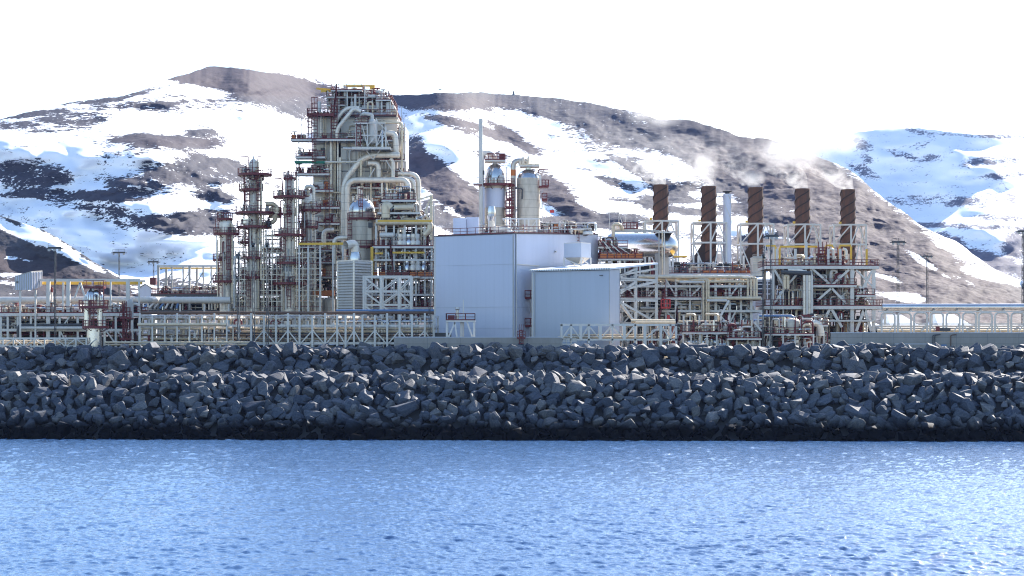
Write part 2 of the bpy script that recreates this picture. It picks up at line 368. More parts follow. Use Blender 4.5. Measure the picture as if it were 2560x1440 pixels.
# far snowy range to the right
sil = [(1400, 470), (1700, 440), (1900, 410), (2000, 392), (2080, 358), (2130, 332), (2200, 321), (2290, 319), (2340, 325), (2400, 333), (2560, 336), (2700, 345), (2900, 370), (3300, 420)]
steep = [(2420, 420, 420, 110, 4, 0.55), (2300, 400, 190, 50, 4, 0.45), (2200, 350, 200, 30, 0, 0.4), (2450, 345, 200, 24, 2, 0.35), (2250, 450, 120, 30, 10, 0.7), (2460, 600, 120, 40, 5, 0.8), (2360, 350, 90, 20, 10, 0.4)]
bare = [(2160, 362, 34, 12, 25, 0.45), (2165, 395, 20, 10, 30, 0.4), (2160, 430, 40, 14, 20, 0.45), (2250, 385, 50, 10, 20, 0.38), (2320, 395, 40, 9, 0, 0.38), (2290, 325, 40, 10, 20, 0.32), (2470, 340, 110, 6, 2, 0.42), (2480, 400, 70, 12, -4, 0.38), (2440, 410, 40, 8, -10, 0.35), (2500, 440, 90, 8, -5, 0.42), (2480, 500, 110, 16, -4, 0.36), (2330, 500, 120, 14, 0, 0.36), (2500, 545, 90, 9, 2, 0.45), (2400, 565, 160, 6, 2, 0.6), (2370, 605, 45, 20, 20, 0.75), (2400, 640, 70, 22, 20, 0.8), (2480, 650, 90, 16, 15, 0.85), (2540, 610, 34, 34, 0, 0.8), (2520, 690, 100, 20, 10, 0.6)]
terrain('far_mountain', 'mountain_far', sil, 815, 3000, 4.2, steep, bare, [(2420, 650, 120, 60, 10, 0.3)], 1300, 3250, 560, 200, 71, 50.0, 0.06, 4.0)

# low rocky hill in front on the left
sil = [(-900, 470), (-500, 500), (-200, 520), (0, 540), (60, 556), (110, 575), (150, 598), (200, 632), (240, 658), (270, 676), (320, 698), (370, 715), (420, 690), (480, 690), (540, 700), (620, 735), (700, 760), (900, 800)]
steep = [(80, 640, 160, 60, 25, 0.35), (200, 690, 120, 30, 25, 0.3)]
bare = [(100, 800, 700, 70, 0, 0.85), (60, 650, 200, 100, 22, 0.72), (220, 700, 190, 40, 25, 0.70), (100, 730, 260, 40, 6, 0.5), (430, 710, 120, 18, 8, 0.62), (50, 585, 90, 14, 27, -0.9), (150, 620, 90, 13, 32, -1.0), (60, 610, 60, 9, 25, 0.5), (30, 690, 44, 9, 5, -1.0), (90, 655, 30, 5, 12, -0.7), (40, 645, 36, 6, 5, -0.9), (110, 690, 40, 6, 10, -0.7), (230, 665, 40, 7, 28, -0.7), (300, 690, 30, 6, 25, -0.7), (30, 710, 40, 7, 5, -0.9), (160, 700, 30, 6, 10, -0.6), (280, 720, 40, 6, 20, -0.7), (350, 735, 60, 8, 10, -0.6), (430, 725, 40, 8, 10, -0.9), (480, 715, 30, 5, 10, -0.6)]
earth = [(80, 680, 200, 40, 15, 0.7), (300, 740, 150, 30, 10, 0.6)]
terrain('rocky_hill', 'rocky_hill', sil, 842, 640, 0.9, steep, bare, earth, -700, 800, 520, 150, 131, 11.0, 0.10, 5.0)

# ---------------------------------------------------------------- ground of the plant
m, nt_, b_ = new_mat('gravel_ground')
pos = nd(nt_, 'ShaderNodeNewGeometry').outputs['Position']
nt_.links.new(mixc(nt_, noise(nt_, pos, 0.4, 6, 0.7), (0.09, 0.08, 0.065), (0.17, 0.145, 0.115)), b_.inputs['Base Color']); b_.inputs['Roughness'].default_value = 0.95
GZ = 12.6
ys = np.array([334, 340, 400, 600, 900, 1300, 2500, 6000.0]); xs = np.linspace(-1, 1, 21)
Yg, u = np.meshgrid(ys, xs, indexing='ij'); Xg = u * (160 + 0.75 * (Yg - 334)); Zg = np.full_like(Yg, GZ)
Zg[Yg > 1500] = 5.0
struct(grid_ob('ground', Xg, Yg, Zg, 'gravel_ground', smooth=False))

# ---------------------------------------------------------------- sea
m, nt_, b_ = new_mat('sea_water')
b_.inputs['Base Color'].default_value = (0.050, 0.112, 0.235, 1); b_.inputs['Roughness'].default_value = 0.06; b_.inputs['IOR'].default_value = 1.333
pos = nd(nt_, 'ShaderNodeNewGeometry').outputs['Position']
h1 = math_(nt_, 'ADD', noise(nt_, mapping(nt_, pos, (1.0, 1.4, 1)), 2.3, 4, 0.6, 0.2), math_(nt_, 'MULTIPLY', noise(nt_, mapping(nt_, pos, (0.8, 1.6, 1)), 6.5, 3, 0.6, 0.4), 0.6))
bp = nd(nt_, 'ShaderNodeBump'); bp.inputs['Strength'].default_value = 0.68; bp.inputs['Distance'].default_value = 0.085
nt_.links.new(h1, bp.inputs['Height']); nt_.links.new(bp.outputs[0], b_.inputs['Normal'])
pyr = np.concatenate([np.linspace(1086, 1470, 640), np.array([1500, 1550, 1650, 1900, 2600, 5000, 15000.0])])
Yr = CH * F / (pyr - HY); pxs = np.concatenate([-200 - np.geomspace(9000, 4, 30), np.linspace(-200, 2760, 850), 2760 + np.geomspace(4, 9000, 30)])
pxg, Yg = np.meshgrid(pxs, Yr); Xg = (pxg - CX) * Yg / F
Xg[-7:] = Xg[-7:] * np.linspace(1, 6, 7)[:, None]
rs = np.random.RandomState(5); Zg = np.zeros_like(Xg)
for i in range(46):
    lam = 0.42 * (1.07 ** i) if i < 30 else rs.uniform(0.5, 1.9)
    th = rs.normal(-1.75, 0.75); k = 2 * math.pi / lam
    amp = 0.0085 * lam ** 0.58
    ph = rs.uniform(0, 6.28)
    wv = np.sin(k * (Xg * math.cos(th) + Yg * math.sin(th)) + ph + 0.8 * np.sin(k * 0.31 * (Xg * math.sin(th) - Yg * math.cos(th)) + ph * 2))
    Zg += amp * (wv + 0.25 * (wv * wv - 0.5))
gust = 0.85 + 0.4 * fbm(Xg / 26.0, Yg / 40.0, 3, 3)
Zg *= np.clip(gust, 0.3, 1.4)
Zg[-7:] = 0.0
struct(grid_ob('water', Xg[::-1], Yg[::-1], Zg[::-1], 'sea_water'))
# ---------------------------------------------------------------- breakwater of armour boulders
m, nt, b = new_mat('boulder_rock')
geo = nd(nt, 'ShaderNodeNewGeometry'); pos = geo.outputs['Position']
tc = nd(nt, 'ShaderNodeTexCoord').outputs['Object']
oi = nd(nt, 'ShaderNodeAttribute'); oi.attribute_name = 'tone'
lay = noise(nt, mapping(nt, tc, (0.7, 0.7, 5.0), (0.5, 0.3, 0)), 1.3, 6, 0.7, 0.6)
fine = noise(nt, tc, 6.0, 6, 0.7)
col = mixc(nt, ramp(nt, lay, ((0.35, 0.0), (0.68, 1.0))), (0.040, 0.048, 0.066), (0.105, 0.113, 0.132))
col = mixc(nt, math_(nt, 'MULTIPLY', ramp(nt, fine, ((0.45, 0.0), (0.7, 1.0))), 0.5), col, (0.20, 0.19, 0.18))
info = nd(nt, 'ShaderNodeObjectInfo').outputs['Random']
tone = math_(nt, 'ADD', math_(nt, 'FRACT', math_(nt, 'ADD', oi.outputs['Fac'], info)), 0.0)
col = mixc(nt, 1.0, col, ramp(nt, tone, ((0.0, (0.45, 0.52, 0.64)), (0.45, (0.78, 0.84, 0.94)), (0.8, (1.1, 1.06, 1.0)), (1.0, (1.6, 1.48, 1.3)))), 'MULTIPLY')
z = nd(nt, 'ShaderNodeSeparateXYZ'); nt.links.new(pos, z.inputs[0])
zz = math_(nt, 'ADD', z.outputs[2], math_(nt, 'MULTIPLY', math_(nt, 'SUBTRACT', noise(nt, pos, 0.35, 3, 0.6), 0.5), 2.2))
wet = ramp(nt, math_(nt, 'DIVIDE', zz, 5.0), ((0.34, 1.0), (0.70, 0.0)))       # weed and wet stone along the tide line
col = mixc(nt, math_(nt, 'MULTIPLY', wet, 0.96), col, mixc(nt, ramp(nt, fine, ((0.56, 0.0), (0.72, 1.0))), (0.004, 0.004, 0.004), (0.014, 0.010, 0.005)))
nt.links.new(col, b.inputs['Base Color']); b.inputs['Roughness'].default_value = 0.72; nt.links.new(math_(nt, 'MULTIPLY', math_(nt, 'SUBTRACT', 1.0, wet), 0.3), b.inputs['Specular IOR Level'])
bp = nd(nt, 'ShaderNodeBump'); bp.inputs['Strength'].default_value = 0.6; bp.inputs['Distance'].default_value = 0.12
nt.links.new(math_(nt, 'ADD', lay, math_(nt, 'MULTIPLY', fine, 0.5)), bp.inputs['Height']); nt.links.new(bp.outputs[0], b.inputs['Normal'])

def rock_geo(seed):
    rnd = random.Random(seed); bm = bmesh.new()
    n = rnd.randint(11, 17)
    for i in range(n):
        v = Vector((rnd.gauss(0, 1), rnd.gauss(0, 1), rnd.gauss(0, 1))).normalized()
        k = max(abs(v.x), abs(v.y), abs(v.z)) ** 0.55          # blocky rather than round
        bm.verts.new(v / k * rnd.uniform(0.82, 1.05))
    r = bmesh.ops.convex_hull(bm, input=bm.verts[:])
    bmesh.ops.delete(bm, geom=list({g for g in r['geom_interior'] + r['geom_unused'] if isinstance(g, bmesh.types.BMVert)}), context='VERTS')
    bmesh.ops.dissolve_limit(bm, angle_limit=R(16), verts=bm.verts[:], edges=bm.edges[:])
    bmesh.ops.bevel(bm, geom=bm.edges[:], offset=0.05, segments=1, profile=0.5, affect='EDGES')
    bmesh.ops.triangulate(bm, faces=[f for f in bm.faces if len(f.verts) > 4])
    bm.verts.ensure_lookup_table()
    V = np.array([v.co[:] for v in bm.verts]); Fc = [tuple(v.index for v in f.verts) for f in bm.faces]
    bm.free()
    d = fbm(V[:, 0] * 2.1 + V[:, 2], V[:, 1] * 2.1 - V[:, 2] * 1.3, seed, 3, 0.6)
    return V * (1 + 0.10 * d)[:, None], Fc
ROCKS = [rock_geo(100 + i) for i in range(26)]
rock_me = []
for i, (V, Fc) in enumerate(ROCKS):
    me = bpy.data.meshes.new('armour_boulder'); me.from_pydata(V.tolist(), [], Fc); me.materials.append(MATS['boulder_rock'])
    me.polygons.foreach_set('use_smooth', [True] * len(Fc)); me.set_sharp_from_angle(angle=R(18))
    at = me.attributes.new('tone', 'FLOAT', 'POINT'); at.data.foreach_set('value', [0.0] * len(V))
    rock_me.append(me)

def bw_front(x): return 300.0 - 8.0 * x / 154.0
prof = [(-5.0, -3.5), (0, 0.0), (11.8, 8.6), (21.0, 9.1), (25.2, 13.0), (31.5, 13.0), (37.0, 12.0), (60, 12.3)]
def bw(s):   # offset from the water line -> height of the underlying bank
    return float(np.interp(s, [p[0] for p in prof], [p[1] for p in prof]))
xs = np.linspace(-150, 150, 61); ss = np.linspace(-6, 56, 86)
sg, xg = np.meshgrid(ss, xs, indexing='ij')
zg = np.interp(sg, [p[0] for p in prof], [p[1] for p in prof]) - 0.9 + 0.5 * fbm(xg / 3, sg / 3, 8, 3)
paint('bank_rubble', (0.03, 0.03, 0.032), 0.9, amount=0.4, streak=False)
struct(grid_ob('embankment', xg, sg + 300.0 - 8.0 * xg / 154.0, zg, 'bank_rubble'))

rnd = random.Random(77); cand = []
s_ = -2.6; row = 0
while s_ < 33.5:
    slope_row = (-3 < s_ < 12.3) or (20.2 < s_ < 25.7)
    x = -128 + rnd.uniform(0, 2)
    while x < 128:
        big = rnd.random(); sz = 0.72 + 0.66 * big ** 1.5 + (0.45 if rnd.random() < 0.09 else 0)
        if row % 2 and rnd.random() < 0.25: sz *= 0.72
        s = s_ + rnd.uniform(-0.55, 0.55)
        y = bw_front(x) + s; z = bw(s) + rnd.uniform(-0.30, 0.42)
        sc = (sz * rnd.uniform(0.95, 1.42), sz * rnd.uniform(0.85, 1.15), sz * rnd.uniform(0.76, 1.1))
        rot = Matrix.Rotation(rnd.uniform(0, 6.28), 4, 'Z') @ Matrix.Rotation(rnd.gauss(0, 0.45), 4, 'X') @ Matrix.Rotation(rnd.gauss(0, 0.45), 4, 'Y')
        cand.append((x, y, z, s, sc, rot, rnd.randrange(len(ROCKS)), rnd.random()))
        x += 1.85 * sz * rnd.uniform(0.90, 1.25)
    s_ += 0.98 if slope_row else 1.7
    row += 1
def shows(c):
    if abs(c[0] * F / c[1]) > 1265 or c[2] < 0.6: return 0
    return c[4][0] * c[4][2] / c[1] ** 2 * (0.55 if 13 < c[3] < 20.5 or c[3] > 27 else 1)
order = sorted(range(len(cand)), key=lambda i: -shows(cand[i])); single = set(order[:300])
zones = [(4.2, 'dark wet boulder of the weedy tide line at the foot of the breakwater', 'wet boulders along the water line'),
         (10.6, 'grey angular boulder on the lower breakwater slope, above the dark wet foot', 'boulders of the lower slope'),
         (20.6, 'sunlit topped boulder along the edge of the ledge halfway up the breakwater', 'boulders along the ledge'),
         (25.4, 'grey boulder on the short upper slope between ledge and crest', 'boulders of the upper slope'),
         (99, 'pale boulder on the very crest of the breakwater, before the plant', 'boulders on the crest')]
rest = G(); tones = []; allv = []; allf = []; off = 0
for i, (x, y, z, s, sc, rot, k, tn) in enumerate(cand):
    M = Matrix.Translation((x, y, z)) @ rot @ Matrix.Diagonal((*sc, 1))
    if i in single:
        o = bpy.data.objects.new('armour_boulder', rock_me[k]); C.objects.link(o); o.matrix_world = M
        for lim, lab, grp in zones:
            if s < lim: tag(o, lab, 'boulder', grp); break
    else:
        V, Fc = ROCKS[k]; A = np.array(M)[:3]
        allv.append(V @ A[:, :3].T + A[:, 3]); allf.extend([tuple(q + off for q in f) for f in Fc]); off += len(V); tones.append(np.full(len(V), tn))
me = bpy.data.meshes.new('boulders'); me.from_pydata(np.concatenate(allv).tolist(), [], allf); me.materials.append(MATS['boulder_rock'])
me.polygons.foreach_set('use_smooth', [True] * len(allf)); me.set_sharp_from_angle(angle=R(18))
at = me.attributes.new('tone', 'FLOAT', 'POINT'); at.data.foreach_set('value', np.concatenate(tones).astype(np.float32))
o = bpy.data.objects.new('boulders', me); C.objects.link(o); struct(o, 'stuff')
# ---------------------------------------------------------------- builders for the plant (x, y, z in metres; px, py in photo pixels)
def M(Y): return Y / F
BASE = GZ - 0.4

def ladder_g(x, y, z0, z1, cage=True, w=0.34, t=0.10):
    g = G()
    for s in (-1, 1): g.bar((x + s * w, y, z0), (x + s * w, y, z1), t)
    z = z0 + 0.3
    while z < z1: g.bar((x - w, y, z), (x + w, y, z), t * 0.8); z += 0.62
    if cage and z1 - z0 > 3:
        z = z0 + 2.2
        for s in (-1, 0, 1): g.bar((x + s * w * 1.1, y - 0.75 + 0.2 * abs(s), z), (x + s * w * 1.1, y - 0.75 + 0.2 * abs(s), z1 + 1), t * 0.7)
        while z < z1 + 1:
            pts = [(x - w, y, z), (x - w * 1.2, y - 0.5, z), (x, y - 0.78, z), (x + w * 1.2, y - 0.5, z), (x + w, y, z)]
            for a, b in zip(pts[:-1], pts[1:]): g.bar(a, b, t * 0.7, 0.12)
            z += 1.1
    return g
def deck(t, x0, x1, y0, y1, z, sides='flr', th=0.28, mat='grating', fmat='white_steel', fascia=0.35, rail='red_rail', h=1.15, label=None):
    d = t.part('deck', G().box(x0 + 0.06, x1 - 0.06, y0 + 0.06, y1 - 0.06, z - th * 0.5, z), mat, label)
    g = G()
    g.bar((x0, y0, z - fascia / 2), (x1, y0, z - fascia / 2), 0.14, fascia); g.bar((x0, y1, z - fascia / 2), (x1, y1, z - fascia / 2), 0.14, fascia)
    g.bar((x0, y0 + .08, z - fascia / 2), (x0, y1 - .08, z - fascia / 2), 0.13, fascia - .02); g.bar((x1, y0 + .08, z - fascia / 2), (x1, y1 - .08, z - fascia / 2), 0.13, fascia - .02)
    n = max(1, int((x1 - x0) / 3))
    for i in range(1, n): xx = x0 + (x1 - x0) * i / n; g.bar((xx, y0 + .09, z - fascia * 0.55), (xx, y1 - .09, z - fascia * 0.55), 0.12, fascia * 0.8)
    t.sub(d, 'edge_beam', g, fmat)
    if rail:
        g = G(); c = {'f': [(x0, y0, z), (x1, y0, z)], 'b': [(x0, y1, z), (x1, y1, z)], 'l': [(x0, y0, z), (x0, y1, z)], 'r': [(x1, y0, z), (x1, y1, z)]}
        for s in sides: g.rail(c[s], h)
        if g.v: t.sub(d, 'railing', g, rail)
    return d
def ring_deck(t, cx, cy, z, r0, r1, mat='red_rail', rail=True, n=18):
    g = G().ring(cx, cy, z - 0.22, r0, r1, 0.22, n)
    for k in range(8):
        a = 2 * math.pi * (k + 0.5) / 8; u = Vector((math.cos(a), math.sin(a), 0)); c = Vector((cx, cy, z - 0.23))
        g.bar(c + u * (r1 - 0.1) - Vector((0, 0, 0.05)), c + u * r0 * 1.0 - Vector((0, 0, (r1 - r0) * 0.45)), 0.09)
    d = t.part('platform', g, mat)
    if rail:
        pts = [(cx + (r1 - 0.06) * math.cos(2 * math.pi * (k + .5) / n), cy + (r1 - 0.06) * math.sin(2 * math.pi * (k + .5) / n), z) for k in range(n)]
        t.sub(d, 'railing', G().rail(pts, 1.15, 0.085, 1.6, True), 'red_rail')
    return d
def posts(t, xs, ys, z0, z1, w, mat='white_steel'):
    for x in xs:
        for y in ys: t.part('column', G().bar((x, y, z0), (x, y, z1), w), mat)
def beam(t, a, b, w, h=None, mat='white_steel', name='beam'): return t.part(name, G().bar(a, b, w, h or w), mat)
def vessel_h(t, a, b, r, mat='cladding', name='vessel', n=24):
    a = Vector(a); b = Vector(b); d = (b - a).normalized(); g = G(); pts = []; rad = []
    side = Vector((0, 0, 1)); other = d.cross(side).normalized(); L = (b - a).length
    prof = [(-0.45 * r, 0.02), (-0.42 * r, 0.35), (-0.30 * r, 0.70), (-0.14 * r, 0.92), (0, 1.0), (L, 1.0), (L + .14 * r, .92), (L + .30 * r, .70), (L + .42 * r, .35), (L + .45 * r, .02)]
    vs = []; fs = []
    for s, k in prof:
        for i in range(n):
            an = 2 * math.pi * i / n; vs.append(a + d * s + (side * math.sin(an) + other * math.cos(an)) * r * k)
    for j in range(len(prof) - 1):
        for i in range(n): fs.append((j * n + i, j * n + (i + 1) % n, (j + 1) * n + (i + 1) % n, (j + 1) * n + i))
    g.add(vs, fs); g.smooth = True
    return t.part(name, g, mat)
def vessel_v(t, x, y, z0, z1, r, mat='cladding', name='vessel', n=20, dome=0.5):
    p = [(r, z0), (r, z1)] + [(r * math.cos(a), z1 + dome * r * math.sin(a)) for a in (0.3, 0.6, 0.9, 1.2, 1.5)]
    return t.part(name, G().lathe(x, y, p, n), mat)
def valve(t, x, y, z, s, mat='galvanised'):
    g = G(); g.lathe(x, y, [(s * .35, z), (s * .35, z + .12 * s), (s * .16, z + .2 * s), (s * .30, z + .5 * s), (s * .30, z + .8 * s), (s * .12, z + .9 * s), (s * .10, z + 1.25 * s), (s * .45, z + 1.27 * s), (s * .45, z + 1.34 * s)], 10)
    return t.part('valve', g, mat)
PIPEM = ['cream_pipe', 'bright_cladding', 'white_steel', 'galvanised', 'cladding', 'brown_pipe', 'cream_pipe', 'dark_steel', 'white_steel', 'bright_cladding', 'red_rail']
def clutter(t, x0, x1, y0, y1, z0, z1, seed, nv=6, nh=4, nval=5, nves=2, ncab=2, nel=3, small=1.0, red=0.0):
    """pipework, valves, vessels and cabinets of one storey of a module"""
    rnd = random.Random(seed); U = rnd.uniform
    nv = int(nv * 1.5); nh = int(nh * 1.5); nval = int(nval * 1.4); ncab += 2
    if y1 - y0 > 2.5:       # filler casings and drums at the back, interior shade put into their dark colours
        x = x0 + U(0, 1.5)
        while x < x1 - 1:
            w_ = U(1.6, 4.5); h = (z1 - z0) * U(.72, .99); y = U(y0 + (y1 - y0) * .45, y1 - 1); xe = min(x + w_, x1)
            if rnd.random() < .35 and h > 1.2: vessel_v(t, (x + xe) / 2, y, z0 + .03, z0 + h * .8, min((xe - x) / 2, 1.3), rnd.choice(['casing_shade_dark', 'casing_shade_brown', 'tank_plate']), 'drum', 14)
            else: t.part('dark_filler_casing', G().box(x, xe, y, y + U(.8, 1.6), z0 + .03, z0 + h), rnd.choice(['casing_shade_dark', 'casing_shade_dark', 'casing_shade_brown', 'casing_shade_brown', 'dark_steel']))
            x = xe + U(.05, .5)
    for i in range(nv):
        x = U(x0, x1); y = U(y0, y1); r = rnd.choice([.06, .08, .1, .14, .22]) * small
        zb = z0 if rnd.random() < .6 else U(z0, z0 + (z1 - z0) * .5); zt = z1 if rnd.random() < .6 else U(z0 + (z1 - z0) * .5, z1)
        t.part('pipe', G().tube([(x, y, zb), (x, y, zt)], r, 8), 'red_rail' if rnd.random() < red else rnd.choice(PIPEM))
    for i in range(nh):
        z = U(z0 + .3, z1 - .15); y = U(y0, y1); a = U(x0, x0 + (x1 - x0) * .5); b = U(a + (x1 - a) * .4, x1); r = rnd.choice([.06, .09, .13, .2]) * small
        pts = [(a, y, z), (b, y, z)]
        if rnd.random() < .6: pts.append((b, y, U(z0, z1)))
        if rnd.random() < .5: pts.insert(0, (a, y, U(z0, z1)))
        t.part('pipe', G().tube(pts, r, 8), rnd.choice(PIPEM))
    for i in range(nel):
        x = U(x0, x1 - .5); z = U(z0 + .5, z1 - .3); r = rnd.choice([.14, .2, .26]) * small; L = U(.8, 2.6)
        t.part('pipe', G().tube([(x, y0 + U(0, 1), z0), (x, y0 + U(0, 1), z), (min(x + L, x1), y0 + .5, z), (min(x + L, x1), y0 + .5, z0)], r, 8), rnd.choice(PIPEM))
    for i in range(nval): valve(t, U(x0, x1), U(y0, min(y1, y0 + 3)), z0 + .02, U(.7, 1.5), rnd.choice(['galvanised', 'white_steel', 'red_rail', 'cladding', 'grey_steel']))
    for i in range(nves):
        r = U(.35, .75) * small; h = U(.5, .85) * (z1 - z0)
        if rnd.random() < .6: vessel_v(t, U(x0 + r, x1 - r), U(y0 + 1, y1), z0 + .02, z0 + h, r, rnd.choice(['cladding', 'cream_pipe', 'white_steel', 'bright_cladding']), 'drum', 14)
        else:
            a = U(x0 + r, x1 - 3); vessel_h(t, (a, U(y0 + 1, y1), z0 + r + .4), (min(a + U(2, 4.5), x1 - r), y0 + 2, z0 + r + .4), r, rnd.choice(['cladding', 'bright_cladding', 'cream_pipe', 'grey_steel']), 'drum', 14)
    for i in range(ncab):
        w_ = U(.5, 1.6); h = U(.8, 2.0); x = U(x0, x1 - w_); y = U(y0 + .5, y1)
        t.part('cabinet', G().box(x, x + w_, y, y + U(.4, 1), z0 + .03, z0 + .03 + h), rnd.choice(['grey_steel', 'white_steel', 'dark_steel', 'orange_plate', 'red_rail', 'casing_shade_brown', 'red_rail']))

def column_tower(label, px, Y, segs, plats, pipes, ladders=(), mat='cladding', group=None, extras=None, name='process_column'):
    """segs (py, radius px) from the foot up; plats (py, left px, right px)"""
    m_ = M(Y); x = PX(px, Y); segs = [(a, b * 1.13) for a, b in segs]; rq = random.Random(int(px))
    t = T(name, label, 'process column', (x, Y, BASE), group)
    t.part('shell', G().lathe(x, Y, [(segs[0][1] * m_, BASE)] + [(r * m_, PZ(py, Y)) for py, r in segs], 22), mat)
    for py, a, b in plats:
        cx = PX((a + b) / 2, Y); r1 = (b - a) / 2 * m_; rs_ = np.interp(-py, [-q[0] for q in segs], [q[1] for q in segs]) * m_
        ring_deck(t, cx, Y, PZ(py, Y), max(rs_ * 0.6, 0.3), r1)
    for (p, py0, py1, rp, *o) in pipes:
        dy = o[0] if o else -1.0; xx = PX(p, Y); zs = PZ(py0, Y); ze = PZ(py1, Y); yy = Y + dy * (abs(xx - x) * 0.25 + segs[0][1] * m_ * .9)
        pts = [(xx, yy, zs), (xx, yy, ze)]
        if len(o) > 1: pts.append((x + (xx - x) * 0.2, Y, ze))
        t.part('pipe', G().tube(pts, rp * m_, 8), random.Random(int(p * 7 + py0)).choice(['cream_pipe', 'cladding', 'white_steel', 'cream_pipe']))
    for p, py0, py1 in ladders:
        t.part('ladder', ladder_g(PX(p, Y), Y - segs[0][1] * m_ - 0.25, PZ(py0, Y), PZ(py1, Y)), 'red_rail')
    rw = max(b for a, b in segs)
    if rw < 25:
        ptop = min(a for a, b in segs) + 25
        for i in range(9):       # slim risers, conduits and standing scaffold tubes round the shell
            an = rq.uniform(3.3, 6.1); d_ = rw * rq.uniform(1.12, 1.7) * m_; a0 = rq.uniform(ptop, 700); a1 = min(a0 + rq.uniform(50, 190), 775)
            xx, yy = x + math.cos(an) * d_, Y + math.sin(an) * d_
            t.part('riser', G().tube([(xx, yy, PZ(a1, Y)), (xx, yy, PZ(a0, Y)), (x, Y, PZ(a0 - 3, Y))], rq.choice([.07, .1, .15]), 6), rq.choice(['cream_pipe', 'galvanised', 'white_steel', 'grey_steel', 'red_rail']))
        for py, a, b in plats:
            for j in range(3):
                an = rq.uniform(3.4, 6.0); d_ = (b - a) * .36 * m_; xx, yy = x + math.cos(an) * d_, Y + math.sin(an) * d_
                if j < 2: valve(t, xx, yy, PZ(py, Y), rq.uniform(.7, 1.3), rq.choice(['cream_pipe', 'galvanised', 'dark_steel', 'white_steel']))
                else: t.part('instrument_box', G().box(xx - .3, xx + .3, yy - .2, yy + .2, PZ(py, Y) + .03, PZ(py, Y) + rq.uniform(.6, 1.3)), rq.choice(['grey_steel', 'white_steel', 'dark_steel']))
    if extras: extras(t, x, Y, m_)
    t.done(); return t

def light_mast(label, px, Y, py_top, py_base=None, w=4.0, head=18, group='floodlight masts', dark='dark_steel'):
    m_ = M(Y); x = PX(px, Y); z0 = BASE if py_base is None else PZ(py_base, Y); z1 = PZ(py_top, Y)
    t = T('light_mast', label, 'floodlight mast', (x, Y, z0), group); k = w * m_ / 2; g = G()
    c = [(-k, -k), (k, -k), (k, k), (-k, k)]
    for a, b in c: g.bar((x + a, Y + b, z0), (x + a * .7, Y + b * .7, z1), 0.075)
    n = max(4, int((z1 - z0) / 1.6))
    for i in range(n):
        za = z0 + (z1 - z0) * i / n; zb = z0 + (z1 - z0) * (i + 1) / n
        for (a, b), (e, f) in zip(c, c[1:] + c[:1]): g.bar((x + a * .9, Y + b * .9, za), (x + e * .9, Y + f * .9, zb), 0.04)
    t.part('lattice_pole', g, dark)
    h = head * m_; g = G(); g.box(x - h, x + h, Y - .5, Y + .5, z1, z1 + .16); g.rail([(x - h * .8, Y - .5, z1 + .16), (x + h * .8, Y - .5, z1 + .16)], .8, .06)
    t.part('head_frame', g, dark)
    nl = max(3, int(h / .55))
    for i in range(nl):
        xx = x - h + 2 * h * (i + .5) / nl
        t.part('floodlight', G().hexa([(xx - .22, Y - .75, z1 - .45), (xx + .22, Y - .75, z1 - .45), (xx + .22, Y - .35, z1 - .30), (xx - .22, Y - .35, z1 - .30)],
                                     [(xx - .22, Y - .75, z1 - .1), (xx + .22, Y - .75, z1 - .1), (xx + .22, Y - .35, z1 - .02), (xx - .22, Y - .35, z1 - .02)]), 'grey_steel')
    t.done(); return t
# ================================================================ pipe rack in front on the left (photo x 340 to 1085)
Y = 338; m_ = M(Y)
t = T('pipe_rack', 'long low white steel pipe rack behind the breakwater, left of the big white hall', 'pipe rack', (PX(700, Y), Y, BASE))
rnd = random.Random(4)
pxs = [350, 381, 412, 443, 474, 505, 536, 567, 598, 628, 660, 690, 720, 749, 781, 813, 843, 864, 885, 906, 937, 968, 999, 1030, 1062, 1084]
for i, p in enumerate(pxs):
    x = PX(p, Y); big = p > 600
    t.part('column', G().bar((x, Y, BASE), (x, Y, PZ(788 if i % 3 else 783, Y)), 0.33 if big else .26), 'white_steel')
    t.part('column', G().bar((x + .5, Y + 6, BASE), (x + .5, Y + 6, PZ(790, Y + 6)), 0.34), 'white_steel')
    beam(t, (x + .02, Y + .25, PZ(816, Y)), (x + .48, Y + 5.8, PZ(816, Y)), .24, .4)
    beam(t, (x + .02, Y + .25, PZ(792, Y)), (x + .48, Y + 5.8, PZ(792, Y)), .24, .4)
    if p > 640 and i % 2 == 0 and i + 1 < len(pxs):
        x2 = PX(pxs[i + 1], Y); x0 = PX(pxs[i - 1], Y)
        t.part('brace', G().bar((x, Y + .05, PZ(826, Y)), (x2, Y + .05, PZ(862, Y)), .2), 'white_steel')
        t.part('brace', G().bar((x, Y + .02, PZ(826, Y)), (x0, Y + .02, PZ(862, Y)), .2), 'white_steel')
xa, xb = PX(345, Y), PX(1084, Y)
for py, w, h, n_ in ((814, .2, .34, 0), (858, .25, .4, 0)): beam(t, (xa, Y + .32, PZ(py, Y)), (xb, Y + .32, PZ(py, Y)), w, h)
for py, r, mt, a, b, dy in ((782, .26, 'brown_pipe', 350, 1084, 1), (803, .24, 'bright_cladding', 850, 1084, 2.5), (811, .26, 'cream_pipe', 345, 566, -.3), (821, .2, 'cream_pipe', 345, 1084, 1.4), (829, .28, 'cream_pipe', 600, 1084, 2.6),
                            (839, .14, 'brown_pipe', 345, 1084, 1.2), (847, .2, 'cream_pipe', 345, 1084, 2.2), (854, .14, 'galvanised', 345, 1084, 3.4), (833, .12, 'dark_steel', 500, 1084, .8), (776, .2, 'blue_pipe', 838, 1084, 1.5), (789, .14, 'white_steel', 350, 840, 3)):
    t.part('pipe', G().tube([(PX(a, Y), Y + dy, PZ(py, Y)), (PX(b, Y), Y + dy, PZ(py, Y))], r, 10), mt)
